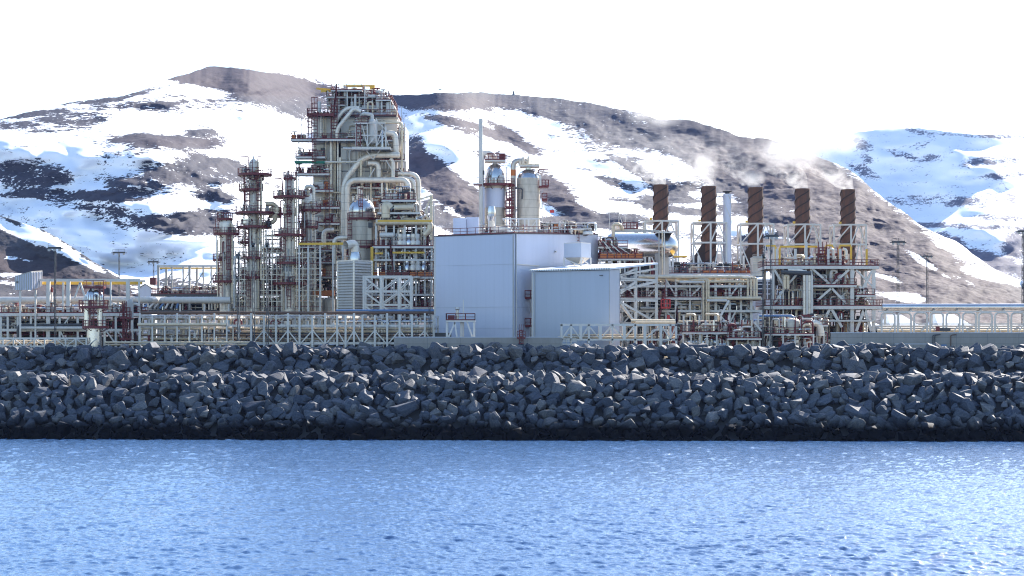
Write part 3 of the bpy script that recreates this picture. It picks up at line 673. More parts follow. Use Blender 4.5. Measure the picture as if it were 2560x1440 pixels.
for i in range(26):       # drop pipes and loops
    p = rnd.uniform(350, 1070); x = PX(p, Y); dy = rnd.uniform(.6, 4); z1 = PZ(rnd.uniform(795, 822), Y); L = rnd.uniform(.5, 1.6)
    t.part('pipe', G().tube([(x, Y + dy, BASE), (x, Y + dy, z1), (x + L, Y + dy, z1), (x + L, Y + dy, z1 - rnd.uniform(.6, 2))], rnd.choice([.08, .12, .17]), 8), rnd.choice(PIPEM))
clutter(t, PX(360, Y), PX(1070, Y), Y + .5, Y + 5, BASE, PZ(838, Y), 19, 24, 6, 10, 0, 8, 10, .8, .1)
for i in range(20): valve(t, PX(rnd.uniform(360, 1070), Y), Y + rnd.uniform(.4, 3), PZ(rnd.choice([819, 845, 858]), Y), rnd.uniform(.6, 1.1), rnd.choice(['galvanised', 'white_steel', 'cream_pipe']))
t.done()
Y = 344                                           # a second rack of arched bents behind it
t = T('pipe_rack', 'cream pipe rack with rounded portal bents, close behind the white pipe rack', 'pipe rack', (PX(560, Y), Y, BASE))
for i in range(22):
    p = 356 + i * 28.5; x = PX(p, Y); x2 = PX(p + 21, Y); z = PZ(795, Y)
    t.part('bent', G().tube([(x, Y + .2, BASE), (x, Y + .2, z), (x2, Y + .2, z), (x2, Y + .2, BASE)], .16, 6, .9), 'cream_pipe')
clutter(t, PX(360, Y), PX(980, Y), Y + .6, Y + 6, BASE, PZ(805, Y), 20, 14, 4, 4, 3, 6, 6, .9, .1)
for py, r in ((797, .2), (836, .2)): t.part('pipe', G().tube([(PX(352, Y), Y + 1.2, PZ(py, Y)), (PX(985, Y), Y + 1.2, PZ(py, Y))], r, 10), 'cream_pipe')
t.done()

# ================================================================ far left process module
Y = 352; m_ = M(Y)
t = T('process_module', 'open steel module on the far left with a long yellow crane beam under its roof', 'process module', (PX(215, Y), Y, BASE))
zt, zd = PZ(702, Y), PZ(783, Y)
for p, top, b in ((121, 697, 900), (171, 700, 783), (320, 700, 783), (348, 703, 900), (277, 703, 783), (158, 706, 783)):
    w_ = .62 if p in (121, 171, 320) else .3
    t.part('column', G().bar((PX(p, Y), Y, BASE if b > 800 else zd), (PX(p, Y), Y, PZ(top, Y)), w_), 'white_steel')
beam(t, (PX(78, Y), Y, PZ(700, Y)), (PX(350, Y), Y, PZ(700, Y)), .3, .42); beam(t, (PX(78, Y), Y + 5, PZ(701, Y)), (PX(350, Y), Y + 5, PZ(701, Y)), .3, .42)
t.part('crane_beam', G().bar((PX(78, Y), Y + 2.2, PZ(707, Y)), (PX(350, Y), Y + 2.2, PZ(707, Y)), .5, .5), 'yellow_beam')
for p in (187, 213): t.part('brace', G().bar((PX(200, Y), Y + .1, PZ(706, Y)), (PX(p, Y), Y + .1, PZ(745, Y)), .3), 'white_steel')
deck(t, PX(0, Y), PX(349, Y), Y - .5, Y + 9, zd, 'flrb', fascia=.5)
deck(t, PX(-60, Y), PX(349, Y), Y - .2, Y + 9, PZ(822, Y), '', fascia=.45, rail=None)
for p in (-55, 3, 20, 45, 78, 150, 195, 262, 290, 331):
    t.part('column', G().bar((PX(p, Y), Y - .1, BASE), (PX(p, Y), Y - .1, zd - .5), .36), 'white_steel')
    t.part('column', G().bar((PX(p, Y), Y + 8, BASE), (PX(p, Y), Y + 8, zd - .5), .36), 'white_steel')
for a, b, c, d in ((152, 822, 176, 790), (262, 822, 290, 860), (292, 826, 318, 856), (165, 855, 150, 825)):
    t.part('brace', G().bar((PX(a, Y), Y - .12, PZ(b, Y)), (PX(c, Y), Y - .12, PZ(d, Y)), .24), 'white_steel')
vessel_v(t, PX(112, Y), Y + 4, zd, PZ(730, Y), .5, 'white_steel', 'stack_pipe', 14)
t.part('cap', G().lathe(PX(112, Y), Y + 4, [(.55, PZ(729, Y)), (.55, PZ(718, Y)), (.3, PZ(715, Y))], 14), 'red_rail')
clutter(t, PX(2, Y), PX(200, Y), Y, Y + 7, zd, PZ(762, Y), 21, 14, 6, 16, 3, 5, 8)
clutter(t, PX(255, Y), PX(346, Y), Y, Y + 7, zd, PZ(755, Y), 22, 8, 3, 9, 2, 3, 6)
clutter(t, PX(-50, Y), PX(346, Y), Y + .5, Y + 7, PZ(822, Y), zd - .6, 23, 26, 12, 4, 3, 2, 6)
clutter(t, PX(-50, Y), PX(346, Y), Y + .5, Y + 7, BASE, PZ(824, Y), 24, 20, 8, 6, 3, 3, 6)
t.part('pipe', G().tube([(PX(48, Y), Y - .8, BASE), (PX(48, Y), Y - .8, PZ(814, Y)), (PX(205, Y), Y - .8, PZ(812, Y))], .26, 10), 'dark_steel')
t.part('pipe', G().tube([(PX(55, Y), Y - .9, PZ(820, Y)), (PX(210, Y), Y - .9, PZ(820, Y))], .3, 10), 'white_steel')
t.done()
Y = 362
t = T('pipeline', 'fat white pipe running level behind the far left module towards the columns', 'pipeline', (PX(180, Y), Y, PZ(751, Y)))
t.part('pipe', G().tube([(PX(-260, Y), Y, PZ(751, Y)), (PX(372, Y), Y, PZ(750, Y)), (PX(372, Y), Y + 8, PZ(748, Y)), (PX(560, Y), Y + 8, PZ(748, Y))], .62, 16), 'white_steel')
for p in range(-250, 560, 62): t.part('support', G().bar((PX(p, Y), Y + (8 if p > 372 else 0), BASE), (PX(p, Y), Y + (8 if p > 372 else 0), PZ(758, Y)), .3), 'white_steel')
t.done()
# control shelter on legs
Y = 349
t = T('shelter', 'corrugated white shelter with sloping roof on a leg, far left', 'shelter', (PX(70, Y), Y, BASE))
g = G(); m_ = M(Y)
b = [P(37, 725, Y), P(78, 725, Y), P(105, 716, Y + 4), P(60, 716, Y + 4)]; tp = [P(37, 693, Y), P(78, 681, Y), P(106, 679, Y + 4), P(60, 690, Y + 4)]
g.hexa(b, tp); t.part('wall', g, 'white_wall')
g = G()
for i in range(9):
    a = Vector(b[0]).lerp(Vector(b[1]), (i + .5) / 9); c = Vector(tp[0]).lerp(Vector(tp[1]), (i + .5) / 9); g.bar(a - Vector((0, .05, 0)), c - Vector((0, .05, 0)), .14, .05)
for i in range(7):
    a = Vector(b[1]).lerp(Vector(b[2]), (i + .5) / 7); c = Vector(tp[1]).lerp(Vector(tp[2]), (i + .5) / 7); g.bar(a + Vector((.03, -.04, 0)), c + Vector((.03, -.04, 0)), .12, .05)
t.part('cladding_ribs', g, 'grey_steel')
t.part('roof', G().hexa([q + Vector((0, 0, .02)) for q in tp], [q + Vector((0, 0, .2)) for q in tp]), 'grey_steel')
t.part('window', G().box(PX(41, Y), PX(46, Y), Y - .09, Y - .02, PZ(708, Y), PZ(703, Y)), 'glass_dark')
t.part('leg', G().bar((PX(49, Y), Y + .5, BASE), (PX(49, Y), Y + .5, PZ(725, Y)), .3), 'white_steel'); t.part('leg', G().bar((PX(82, Y), Y + 2, BASE), (PX(82, Y), Y + 2, PZ(724, Y)), .3), 'white_steel')
t.done()
# twin flue in front
Y = 336; m_ = M(Y); x = PX(236, Y)
t = T('twin_flue', 'pair of clad flues joined by a saddle dome on one round base, red platforms around', 'flue', (x, Y, BASE))
t.part('base_drum', G().lathe(x, Y, [(19 * m_, BASE), (19 * m_, PZ(818, Y))], 26), 'bright_cladding')
for p, r in ((219, 9), (250, 7)): t.part('flue_pipe', G().lathe(PX(p, Y), Y - .1, [(r * m_, PZ(819, Y)), (r * m_, PZ(766, Y))], 20), 'bright_cladding')
g = G().tube([(PX(219, Y), Y, PZ(768, Y)), (PX(219, Y), Y, PZ(738, Y)), (PX(251, Y), Y, PZ(732, Y)), (PX(251, Y), Y, PZ(768, Y))], 9 * m_, 18, 1.0); t.part('saddle_duct', g, 'bright_cladding')
t.part('dome', G().lathe(PX(229, Y), Y, [(14 * m_, PZ(752, Y)), (14 * m_, PZ(738, Y)), (11 * m_, PZ(730, Y)), (5 * m_, PZ(724, Y)), (2 * m_, PZ(716, Y))], 20), 'bright_cladding')
t.part('bell', G().lathe(PX(216, Y), Y - .4, [(10 * m_, PZ(752, Y)), (3 * m_, PZ(741, Y))], 16), 'cladding')
for py, a, b in ((768, 197, 271), (818, 206, 273)): ring_deck(t, PX((a + b) / 2, Y), Y, PZ(py, Y), .4, (b - a) / 2 * m_)
d = t.part('platform', G().box(PX(213, Y), PX(262, Y), Y - 1, Y + 1, PZ(719, Y) - .15, PZ(719, Y)), 'red_rail'); t.sub(d, 'railing', G().rail([(PX(213, Y), Y + 1, PZ(719, Y)), (PX(213, Y), Y - 1, PZ(719, Y)), (PX(262, Y), Y - 1, PZ(719, Y)), (PX(262, Y), Y + 1, PZ(719, Y))]), 'red_rail')
t.part('ladder', ladder_g(PX(234, Y), Y - 1.45, PZ(818, Y), PZ(752, Y), True, .36, .13), 'red_rail'); t.part('ladder', ladder_g(PX(256, Y), Y - .6, PZ(768, Y), PZ(720, Y)), 'red_rail')
t.part('pipe', G().tube([(PX(262, Y), Y, BASE), (PX(262, Y), Y, PZ(828, Y)), (PX(256, Y), Y, PZ(828, Y))], .14, 8), 'cladding')
t.part('vent', G().tube([(PX(233, Y), Y - .3, PZ(730, Y)), (PX(233, Y), Y - .3, PZ(703, Y))], .2, 10), 'white_steel')
t.done()
# red ladder tower with a grey vessel
Y = 345
t = T('ladder_tower', 'narrow dark red ladder tower with a grey bullet-shaped vessel beside it, left', 'ladder tower', (PX(317, Y), Y, BASE))
t.part('ladder', ladder_g(PX(314, Y), Y - .4, BASE, PZ(768, Y), True, .3, .16), 'red_rail'); t.part('ladder', ladder_g(PX(320, Y), Y + .2, BASE, PZ(768, Y), False, .3, .16), 'red_rail')
for py in (848, 795): d = t.part('platform', G().box(PX(303, Y), PX(332, Y), Y - 1.3, Y + 1, PZ(py, Y) - .16, PZ(py, Y)), 'red_rail'); t.sub(d, 'railing', G().rail([(PX(303, Y), Y - 1.3, PZ(py, Y)), (PX(332, Y), Y - 1.3, PZ(py, Y))]), 'red_rail')
vessel_v(t, PX(322, Y), Y + 1.2, PZ(800, Y), PZ(758, Y), .6, 'grey_steel', 'vessel', 16, 1.3)
t.done()
# low truss frames right behind the crest
Y = 334.5
t = T('pipe_bridge', 'low white lattice pipe bridge just above the crest at the left edge', 'pipe bridge', (PX(100, Y), Y, BASE))
for yy in (Y, Y + 1.6):
    beam(t, (PX(-150, Y), yy, PZ(846, Y)), (PX(217, Y), yy, PZ(846, Y)), .22, .3); beam(t, (PX(-150, Y), yy, PZ(866, Y)), (PX(217, Y), yy, PZ(866, Y)), .22, .3)
    for i, p in enumerate(range(-148, 218, 26)):
        t.part('column', G().bar((PX(p, Y), yy, BASE), (PX(p, Y), yy, PZ(846, Y)), .26), 'white_steel')
        t.part('brace', G().bar((PX(p + (0 if i % 2 else 26), Y), yy + .02, PZ(847, Y)), (PX(p + (26 if i % 2 else 0), Y), yy + .02, PZ(866, Y)), .15), 'white_steel')
for py, r in ((852, .12), (858, .16)): t.part('pipe', G().tube([(PX(-150, Y), Y + .8, PZ(py, Y)), (PX(217, Y), Y + .8, PZ(py, Y))], r, 8), 'cream_pipe')
t.done()
t = T('pipeline', 'pair of long pale pipes lying low along the crest right of the twin flue', 'pipeline', (PX(450, Y), Y, PZ(857, Y)))
for py, dy in ((856, 0), (862, .7)): t.part('pipe', G().tube([(PX(262, Y), Y + dy, PZ(py, Y)), (PX(636, Y), Y + dy, PZ(py, Y))], .16, 8), 'cream_pipe')
for p in range(270, 640, 40): t.part('support', G().bar((PX(p, Y), Y + .4, BASE), (PX(p, Y), Y + .4, PZ(856, Y)), .2), 'white_steel')
t.done()
# small gabled hut and the frame between it and the columns
Y = 420
t = T('hut', 'small plain white gabled hut behind the fat white pipe', 'hut', (PX(365, Y), Y, BASE))
g = G(); a = PX(347, Y); b = PX(379, Y); c = (a + b) / 2; z0 = BASE; z1 = PZ(722, Y); z2 = PZ(711, Y)
g.add([(a, Y, z0), (b, Y, z0), (b, Y, z1), (c, Y, z2), (a, Y, z1), (a, Y + 8, z0), (b, Y + 8, z0), (b, Y + 8, z1), (c, Y + 8, z2), (a, Y + 8, z1)],
      [(0, 1, 2, 3, 4), (9, 8, 7, 6, 5), (1, 6, 7, 2), (5, 0, 4, 9)]); t.part('wall', g, 'white_wall')
t.part('roof', G().hexa([(a - .2, Y - .2, z1), (c, Y - .2, z2 + .02), (c, Y + 8.2, z2 + .02), (a - .2, Y + 8.2, z1)], [(a - .2, Y - .2, z1 + .18), (c, Y - .2, z2 + .2), (c, Y + 8.2, z2 + .2), (a - .2, Y + 8.2, z1 + .18)]).hexa(
    [(c + .001, Y - .2, z2 + .02), (b + .2, Y - .2, z1), (b + .2, Y + 8.2, z1), (c + .001, Y + 8.2, z2 + .02)], [(c + .001, Y - .2, z2 + .2), (b + .2, Y - .2, z1 + .18), (b + .2, Y + 8.2, z1 + .18), (c + .001, Y + 8.2, z2 + .2)]), 'grey_steel')
t.done()
Y = 392; m_ = M(Y)
t = T('process_module', 'grey open pipe module with a flat roof beam, just left of the thin left columns', 'process module', (PX(465, Y), Y, BASE))
for p in (396, 430, 458, 474, 508, 528, 560): t.part('column', G().bar((PX(p, Y), Y, BASE), (PX(p, Y), Y, PZ(664, Y)), .42 if p in (396, 474) else .26), 'grey_steel')
for p in (396, 474, 530): t.part('column', G().bar((PX(p, Y), Y + 9, BASE), (PX(p, Y), Y + 9, PZ(664, Y)), .4), 'grey_steel')
beam(t, (PX(393, Y), Y, PZ(665, Y)), (PX(562, Y), Y, PZ(665, Y)), .3, .35); t.part('crane_beam', G().bar((PX(393, Y), Y + 3, PZ(669, Y)), (PX(545, Y), Y + 3, PZ(669, Y)), .3, .3), 'yellow_beam')
for i, (a, b) in enumerate(((396, 430), (474, 508), (508, 540), (440, 474))): t.part('brace', G().bar((PX(a, Y), Y + .1, PZ(735, Y)), (PX(b, Y), Y + .1, PZ(680, Y)), .18), 'grey_steel')
deck(t, PX(380, Y), PX(600, Y), Y - 1, Y + 9, PZ(736, Y), 'flr', fascia=.4, fmat='dark_steel')
deck(t, PX(350, Y), PX(610, Y), Y - 2, Y + 10, PZ(775, Y), '', fascia=.5, fmat='dark_steel', rail=None)
clutter(t, PX(390, Y), PX(550, Y), Y, Y + 8, PZ(736, Y), PZ(712, Y), 31, 12, 4, 12, 2, 4, 5)
clutter(t, PX(352, Y), PX(600, Y), Y - 1, Y + 8, PZ(775, Y), PZ(740, Y), 32, 22, 10, 8, 4, 4, 8)
for i in range(7): t.part('pipe', G().tube([(PX(362 + i * 14, Y), Y - 2, PZ(772, Y)), (PX(384 + i * 11, Y), Y - 1.6, PZ(752, Y)), (PX(440, Y), Y - 1.4, PZ(748 - i, Y))], .22, 8), ['blue_pipe', 'white_steel', 'grey_steel'][i % 3])
t.part('cabinet', G().box(PX(533, Y), PX(546, Y), Y - .6, Y + 1, PZ(742, Y), PZ(725, Y)), 'grey_steel')
t.part('lift_cage', G().box(PX(376, Y), PX(390, Y), Y - .6, Y + 1, PZ(712, Y), PZ(694, Y)), 'red_rail')
t.done()

# ================================================================ the slim process columns
grp = 'slim process columns left of the cold box tower'
column_tower('shortest slim clad column, leftmost of the columns, three red platforms', 565, 372, [(775, 14), (600, 14), (590, 15), (560, 15), (550, 13), (545, 8), (538, 3)],
             [(585, 533, 598), (650, 532, 572), (704, 531, 592), (548, 542, 582)], [(547, 770, 600, 1.6), (583, 760, 560, 2.2, -1, 1), (588, 770, 640, 2.0), (544, 700, 560, 1.2)],
             [(554, 735, 655), (575, 704, 590), (546, 583, 548)], 'cladding', grp)
def top_a(t, x, Y, m_):
    t.part('finial', G().lathe(x, Y, [(2.5 * m_, PZ(398, Y)), (1.2 * m_, PZ(390, Y))], 10), 'galvanised')
    for s, b in ((-1, 600), (1, 656)): t.part('davit', G().tube([(x + s * 9 * m_, Y - .8, PZ(440, Y)), (x + s * 12 * m_, Y - .8, PZ(392, Y)), (PX(b, Y), Y - .8, PZ(393, Y))], .09, 6), 'red_rail')
    t.part('side_drum', G().lathe(PX(688, Y), Y, [(1.2, PZ(545, Y)), (1.2, PZ(520, Y)), (.6, PZ(515, Y))], 14), 'cream_pipe')
    t.part('pipe', G().tube([(PX(665, Y), Y - .5, PZ(510, Y)), (PX(690, Y), Y - .5, PZ(510, Y)), (PX(690, Y), Y - .5, PZ(555, Y)), (PX(655, Y), Y - .5, PZ(562, Y))], .42, 10), 'cream_pipe')
    t.part('manhole', G().lathe(PX(618, Y), Y - 1.6, [(.9, PZ(562, Y)), (.9, PZ(548, Y))], 12), 'bright_cladding')
    rnd = random.Random(12)
    for i in range(16): valve(t, PX(rnd.uniform(606, 676), Y), Y - rnd.uniform(1.2, 2), PZ(rnd.choice([437, 475, 533, 568, 612]), Y), rnd.uniform(.7, 1.3), rnd.choice(['galvanised', 'cream_pipe', 'dark_steel']))
column_tower('tall slim clad column with many red platforms, tallest of the left group of columns', 634, 374, [(775, 15), (650, 15), (640, 13), (580, 13), (565, 13), (535, 12), (525, 10.5), (410, 10.5), (400, 7), (396, 2)],
             [(437, 594, 680), (475, 597, 658), (533, 587, 692), (568, 591, 680), (606, 594, 640), (645, 597, 668), (694, 604, 660), (448, 622, 660)],
             [(648, 770, 405, 1.8, -1, 1), (655, 700, 445, 2.4), (662, 770, 540, 1.6), (613, 640, 545, 1.4), (657, 560, 460, 1.2), (670, 770, 600, 2.0), (620, 530, 440, 1.5), (652, 600, 440, 1.0), (606, 560, 440, .7)],
             [(629, 437, 402), (622, 533, 478), (621, 645, 572), (625, 770, 700), (650, 532, 440)], 'cladding', grp, top_a)
def top_b(t, x, Y, m_):
    t.part('davit', G().tube([(x - 16 * m_, Y - .6, PZ(490, Y)), (x - 18 * m_, Y - .6, PZ(447, Y)), (PX(686, Y), Y - .6, PZ(448, Y))], .12, 6), 'red_rail')
    t.part('skirt', G().lathe(x, Y, [(18 * m_, PZ(690, Y)), (18 * m_, PZ(672, Y)), (14 * m_, PZ(660, Y))], 20), 'grey_steel')
    rnd = random.Random(15)
    for i in range(12): valve(t, PX(rnd.uniform(695, 755), Y), Y - rnd.uniform(1.3, 2), PZ(rnd.choice([493, 535, 588, 658, 708]), Y), rnd.uniform(.7, 1.3), rnd.choice(['galvanised', 'cream_pipe', 'dark_steel']))
column_tower('slim clad column with a dark red caged ladder up its middle and wide flared platforms', 724, 373, [(775, 19), (690, 18), (670, 14), (640, 13), (530, 12), (500, 11), (445, 10), (438, 6)],
             [(493, 682, 762), (535, 694, 742), (588, 684, 765), (658, 688, 768), (709, 682, 768), (446, 708, 742)],
             [(735, 760, 450, 1.8), (740, 770, 470, 1.3), (744, 700, 445, 1.6, -1, 1), (712, 650, 480, 1.2), (752, 770, 590, 1.3)],
             [(725, 770, 712), (726, 588, 440), (712, 658, 590)], 'cladding', grp, top_b)
def top_c(t, x, Y, m_):
    t.part('vapour_pipe', G().tube([(x - 4 * m_, Y, PZ(476, Y)), (x - 4 * m_, Y, PZ(466, Y)), (PX(784, Y), Y, PZ(466, Y)), (PX(784, Y), Y, PZ(770, Y))], 4.5 * m_, 12), 'cladding')
column_tower('stouter white topped column half hidden between the ladder column and the cold box tower', 769, 380, [(775, 13), (510, 13), (490, 12), (478, 8), (473, 3)],
             [(526, 744, 803), (568, 748, 796), (490, 748, 780), (620, 745, 800)], [(757, 770, 480, 2), (779, 770, 520, 2), (790, 770, 575, 2.2)], [(752, 620, 530)], 'cladding', grp, top_c)
# process structure behind and between the columns
Y = 380; m_ = M(Y)
t = T('process_module', 'dark crowded steel structure filling the gaps between the slim columns', 'process module', (PX(700, Y), Y, BASE))
for p in (580, 612, 660, 700, 742, 790, 838): 
    t.part('column', G().bar((PX(p, Y), Y, BASE), (PX(p, Y), Y, PZ(618 if p > 650 else 640, Y)), .34), 'grey_steel'); t.part('column', G().bar((PX(p, Y), Y + 9, BASE), (PX(p, Y), Y + 9, PZ(625, Y)), .34), 'dark_steel')
for i, (py, a, b, rl) in enumerate(((625, 655, 840, 1), (655, 690, 845, 1), (692, 575, 845, 1), (735, 575, 845, 1), (768, 570, 845, 0))):
    deck(t, PX(a, Y), PX(b, Y), Y - .5, Y + 9, PZ(py, Y), 'fl' if rl else '', fascia=.3, fmat='grey_steel', rail='red_rail' if rl else None)
for k, (za, zb, a, b) in enumerate(((655, 628, 690, 840), (692, 658, 585, 840), (735, 695, 580, 840), (768, 738, 580, 840), (800, 771, 580, 840))):
    clutter(t, PX(a, Y), PX(b, Y), Y, Y + 8, PZ(za, Y), PZ(zb, Y), 40 + k, 14, 6, 9, 3, 3, 5, red=.12)
for i in range(6): t.part('pipe', G().tube([(PX(662, Y), Y - .2, PZ(588 + i * 11, Y)), (PX(705, Y), Y - .2, PZ(588 + i * 11, Y))], .14, 6), ['cream_pipe', 'red_rail', 'galvanised'][i % 3])
for p in (665, 682, 700): t.part('pipe', G().tube([(PX(p, Y), Y - .3, PZ(690, Y)), (PX(p, Y), Y - .3, PZ(575, Y))], .12, 6), 'galvanised')
for p in (800, 826): vessel_v(t, PX(p, Y), Y - 2, BASE, PZ(750, Y), 1.0, 'tank_plate', 'drum', 16)
t.part('cabinet', G().box(PX(785, Y), PX(838, Y), Y - 2.6, Y - 1, PZ(740, Y), PZ(727, Y)), 'orange_plate')
t.part('skid', G().box(PX(600, Y), PX(690, Y), Y - 3, Y - 1, BASE, PZ(766, Y)), 'grey_steel')
t.done()
Y = 366
t = T('crane_portal', 'yellow hoist beam on slim white posts, in front of the cold box tower foot', 'hoist beam', (PX(800, Y), Y, BASE))
t.part('crane_beam', G().bar((PX(747, Y), Y, PZ(610, Y)), (PX(858, Y), Y, PZ(609, Y)), .4, .42), 'yellow_beam')
for p in (748, 770, 800, 832, 857): t.part('post', G().bar((PX(p, Y), Y + .25, BASE), (PX(p, Y), Y + .25, PZ(606, Y)), .28), 'white_steel')
t.done()

for lab, p0, p1, pt, Y in (('galvanised scaffold tower between the two tallest slim columns', 655, 703, 560, 371), ('galvanised scaffold between shortest and tallest slim columns', 586, 612, 590, 371), ('galvanised scaffold right of the ladder column, before the white topped column', 742, 800, 600, 370)):
    t = T('scaffold', lab, 'scaffold', (PX((p0 + p1) / 2, Y), Y, BASE), 'scaffolds among the slim columns'); rq = random.Random(p0)
    n = max(2, int((p1 - p0) / 12)); xs_ = [PX(p0 + (p1 - p0) * i / n, Y) for i in range(n + 1)]; zt = PZ(pt, Y)
    for yy in (Y, Y + 2.2):
        for x in xs_: t.part('standard', G().bar((x, yy, BASE), (x, yy, zt - rq.uniform(0, 5)), .1), 'galvanised')
    z = BASE + 2; k = 0
    while z < zt - 1:
        for yy in (Y - .08, Y + 2.28): t.part('ledger', G().bar((xs_[0] - .3, yy, z), (xs_[-1] + .3, yy, z), .09), 'galvanised'); t.part('ledger', G().bar((xs_[0] - .3, yy, z + 1), (xs_[-1] + .3, yy, z + 1), .07), 'red_rail' if k % 2 else 'galvanised')
        if rq.random() < .75: a = rq.randrange(n); t.part('board', G().box(xs_[a], xs_[min(a + 2, n)], Y + .1, Y + 2.1, z + .06, z + .14), rq.choice(['orange_plate', 'cream_pipe', 'grating', 'grating']))
        if rq.random() < .8: t.part('brace', G().bar((xs_[rq.randrange(n)], Y - .12, z), (xs_[rq.randrange(n) + 1], Y - .12, z + 2), .07), 'galvanised')
        z += 2.0; k += 1
    t.done()
# ================================================================ cold box tower
Y = 392; m_ = M(Y)
t = T('cold_box_tower', 'huge panelled cold box tower wrapped in fat silver pipes, yellow crane beams on top', 'cold box', (PX(880, Y), Y, BASE))
def bx(a, b, p0, p1, dy0=0, dy1=18): return G().box(PX(a, Y), PX(b, Y), Y + dy0, Y + dy1, PZ(p1, Y), PZ(p0, Y))
t.part('box_casing', bx(783, 838, 297, 670), 'box_panel'); t.part('box_casing', bx(852, 994, 297, 660), 'box_panel'); t.part('box_casing', bx(838.5, 851.5, 300, 700, 5, 17), 'dark_steel')  # narrow middle box fills the gap, recess shade put into its dark colour
t.part('box_casing', bx(995, 1012, 312, 452, 3, 15), 'white_wall'); t.part('roof_slab', bx(780, 996, 293.5, 296.8, -.4, 18.4), 'white_steel')
t.part('casing_top', bx(868, 990, 280, 293.2, 1, 17), 'white_wall')
g = G()
for py in (360, 420, 480, 540, 600): g.bar((PX(783, Y), Y - .04, PZ(py, Y)), (PX(837, Y), Y - .04, PZ(py, Y)), .08, .18); g.bar((PX(853, Y), Y - .04, PZ(py + 8, Y)), (PX(993, Y), Y - .04, PZ(py + 8, Y)), .08, .18)
for p in (810, 890, 925, 960): g.bar((PX(p, Y), Y - .05, PZ(300, Y)), (PX(p, Y), Y - .05, PZ(650, Y)), .1, .08)
t.part('panel_joint', g, 'seam_line')
# storeys hung on the left side
for py, a, b, rl in ((290, 772, 838, 'fl'), (352, 732, 908, 'fl'), (395, 743, 816, 'fl'), (437, 743, 826, 'fl'), (478, 780, 836, 'f'), (520, 795, 852, 'f'), (560, 800, 852, 'f'), (600, 790, 860, 'f'), (640, 780, 880, 'f')):
    deck(t, PX(a, Y), PX(b, Y), Y - 3.2, Y - .1, PZ(py, Y), rl, fascia=.36, fmat='white_steel' if py != 290 else 'red_rail')
    if py > 300: clutter(t, PX(a + 2, Y), PX(b - 2, Y), Y - 2.4, Y - .5, PZ(py, Y), PZ(py - 16, Y), py, 3, 1, 5, 1, 3, 1, .8)
t.part('cabinet', G().box(PX(733, Y), PX(742, Y), Y - 3, Y - 1.6, PZ(352, Y), PZ(341, Y)), 'orange_plate')
for k in range(6): t.part('cabinet', G().box(PX(786 + k * 8, Y), PX(792 + k * 8, Y), Y - 2.2, Y - 1, PZ(289.6, Y), PZ(282 + k % 3, Y)), ['dark_steel', 'red_rail', 'cream_pipe'][k % 3])
t.part('net', G().box(PX(742, Y), PX(816, Y), Y - 3.9, Y - 3.3, PZ(413, Y), PZ(407, Y)), 'green_net'); t.part('net_boom', G().bar((PX(724, Y), Y - 3.6, PZ(407, Y)), (PX(900, Y), Y - 3.6, PZ(408, Y)), .16), 'white_steel')
for p, a, b in ((751, 356, 520), (757, 300, 352), (746, 395, 450), (775, 285, 345)): t.part('post', G().bar((PX(p, Y), Y - 3, PZ(b, Y)), (PX(p, Y), Y - 3, PZ(a, Y)), .16), 'grey_steel')
for p, a, b, r in ((804, 288, 350, 2.6), (811, 288, 350, 1.6), (816, 295, 520, 1.3), (824, 420, 700, 1.2), (829, 352, 780, 3.6), (836, 300, 470, 1.2), (846, 352, 780, 2.6), (852, 395, 780, 3.6), (839, 300, 780, 1.8), (861, 460, 780, 3.0), (812, 480, 700, 1.6)):
    t.part('pipe', G().tube([(PX(p, Y), Y - 1.0 - r * .1, PZ(b, Y)), (PX(p, Y), Y - 1.0 - r * .1, PZ(a, Y))], r * m_, 12), 'cladding' if r > 2 else 'cream_pipe')
for py in (352, 408, 483, 555, 577): beam(t, (PX(800, Y), Y - 1.9, PZ(py, Y)), (PX(905 if py < 500 else 870, Y), Y - 1.9, PZ(py, Y)), .3, .3, 'cream_pipe')
t.part('ladder', ladder_g(PX(779, Y), Y - 3.5, PZ(352, Y), PZ(290, Y)), 'red_rail'); t.part('ladder', ladder_g(PX(790, Y), Y - 3.5, PZ(437, Y), PZ(352, Y)), 'red_rail'); t.part('ladder', ladder_g(PX(823, Y), Y - 3.4, PZ(600, Y), PZ(440, Y), False), 'red_rail')
t.part('stair_tower', G().rail([(PX(836, Y), Y - 1.4, PZ(300, Y)), (PX(843, Y), Y - 1.4, PZ(240, Y))], 2.2, .16, .9), 'red_rail'); t.part('stair_tower', ladder_g(PX(838, Y), Y - 2, PZ(352, Y), PZ(262, Y), True, .55, .16), 'red_rail')
t.part('ladder', ladder_g(PX(791, Y), Y - 3.4, PZ(348, Y), PZ(262, Y), True, .5, .14), 'red_rail')
rnd = random.Random(31)
for i in range(34):
    p = rnd.uniform(866, 1000); a = rnd.uniform(300, 600); b = a + rnd.uniform(30, 150); yy = Y - rnd.uniform(.25, .9); r = rnd.choice([.09, .12, .16, .22]); L = rnd.choice([-2.2, -1, 1.2, 2.6])
    t.part('pipe', G().tube([(PX(p, Y), yy, PZ(b, Y)), (PX(p, Y), yy, PZ(a, Y)), (PX(p, Y) + L, yy, PZ(a, Y))] + ([(PX(p, Y) + L, yy, PZ(a - rnd.uniform(10, 50), Y))] if i % 2 else []), r, 8), rnd.choice(['cream_pipe', 'cladding', 'white_steel', 'galvanised', 'grey_steel']))
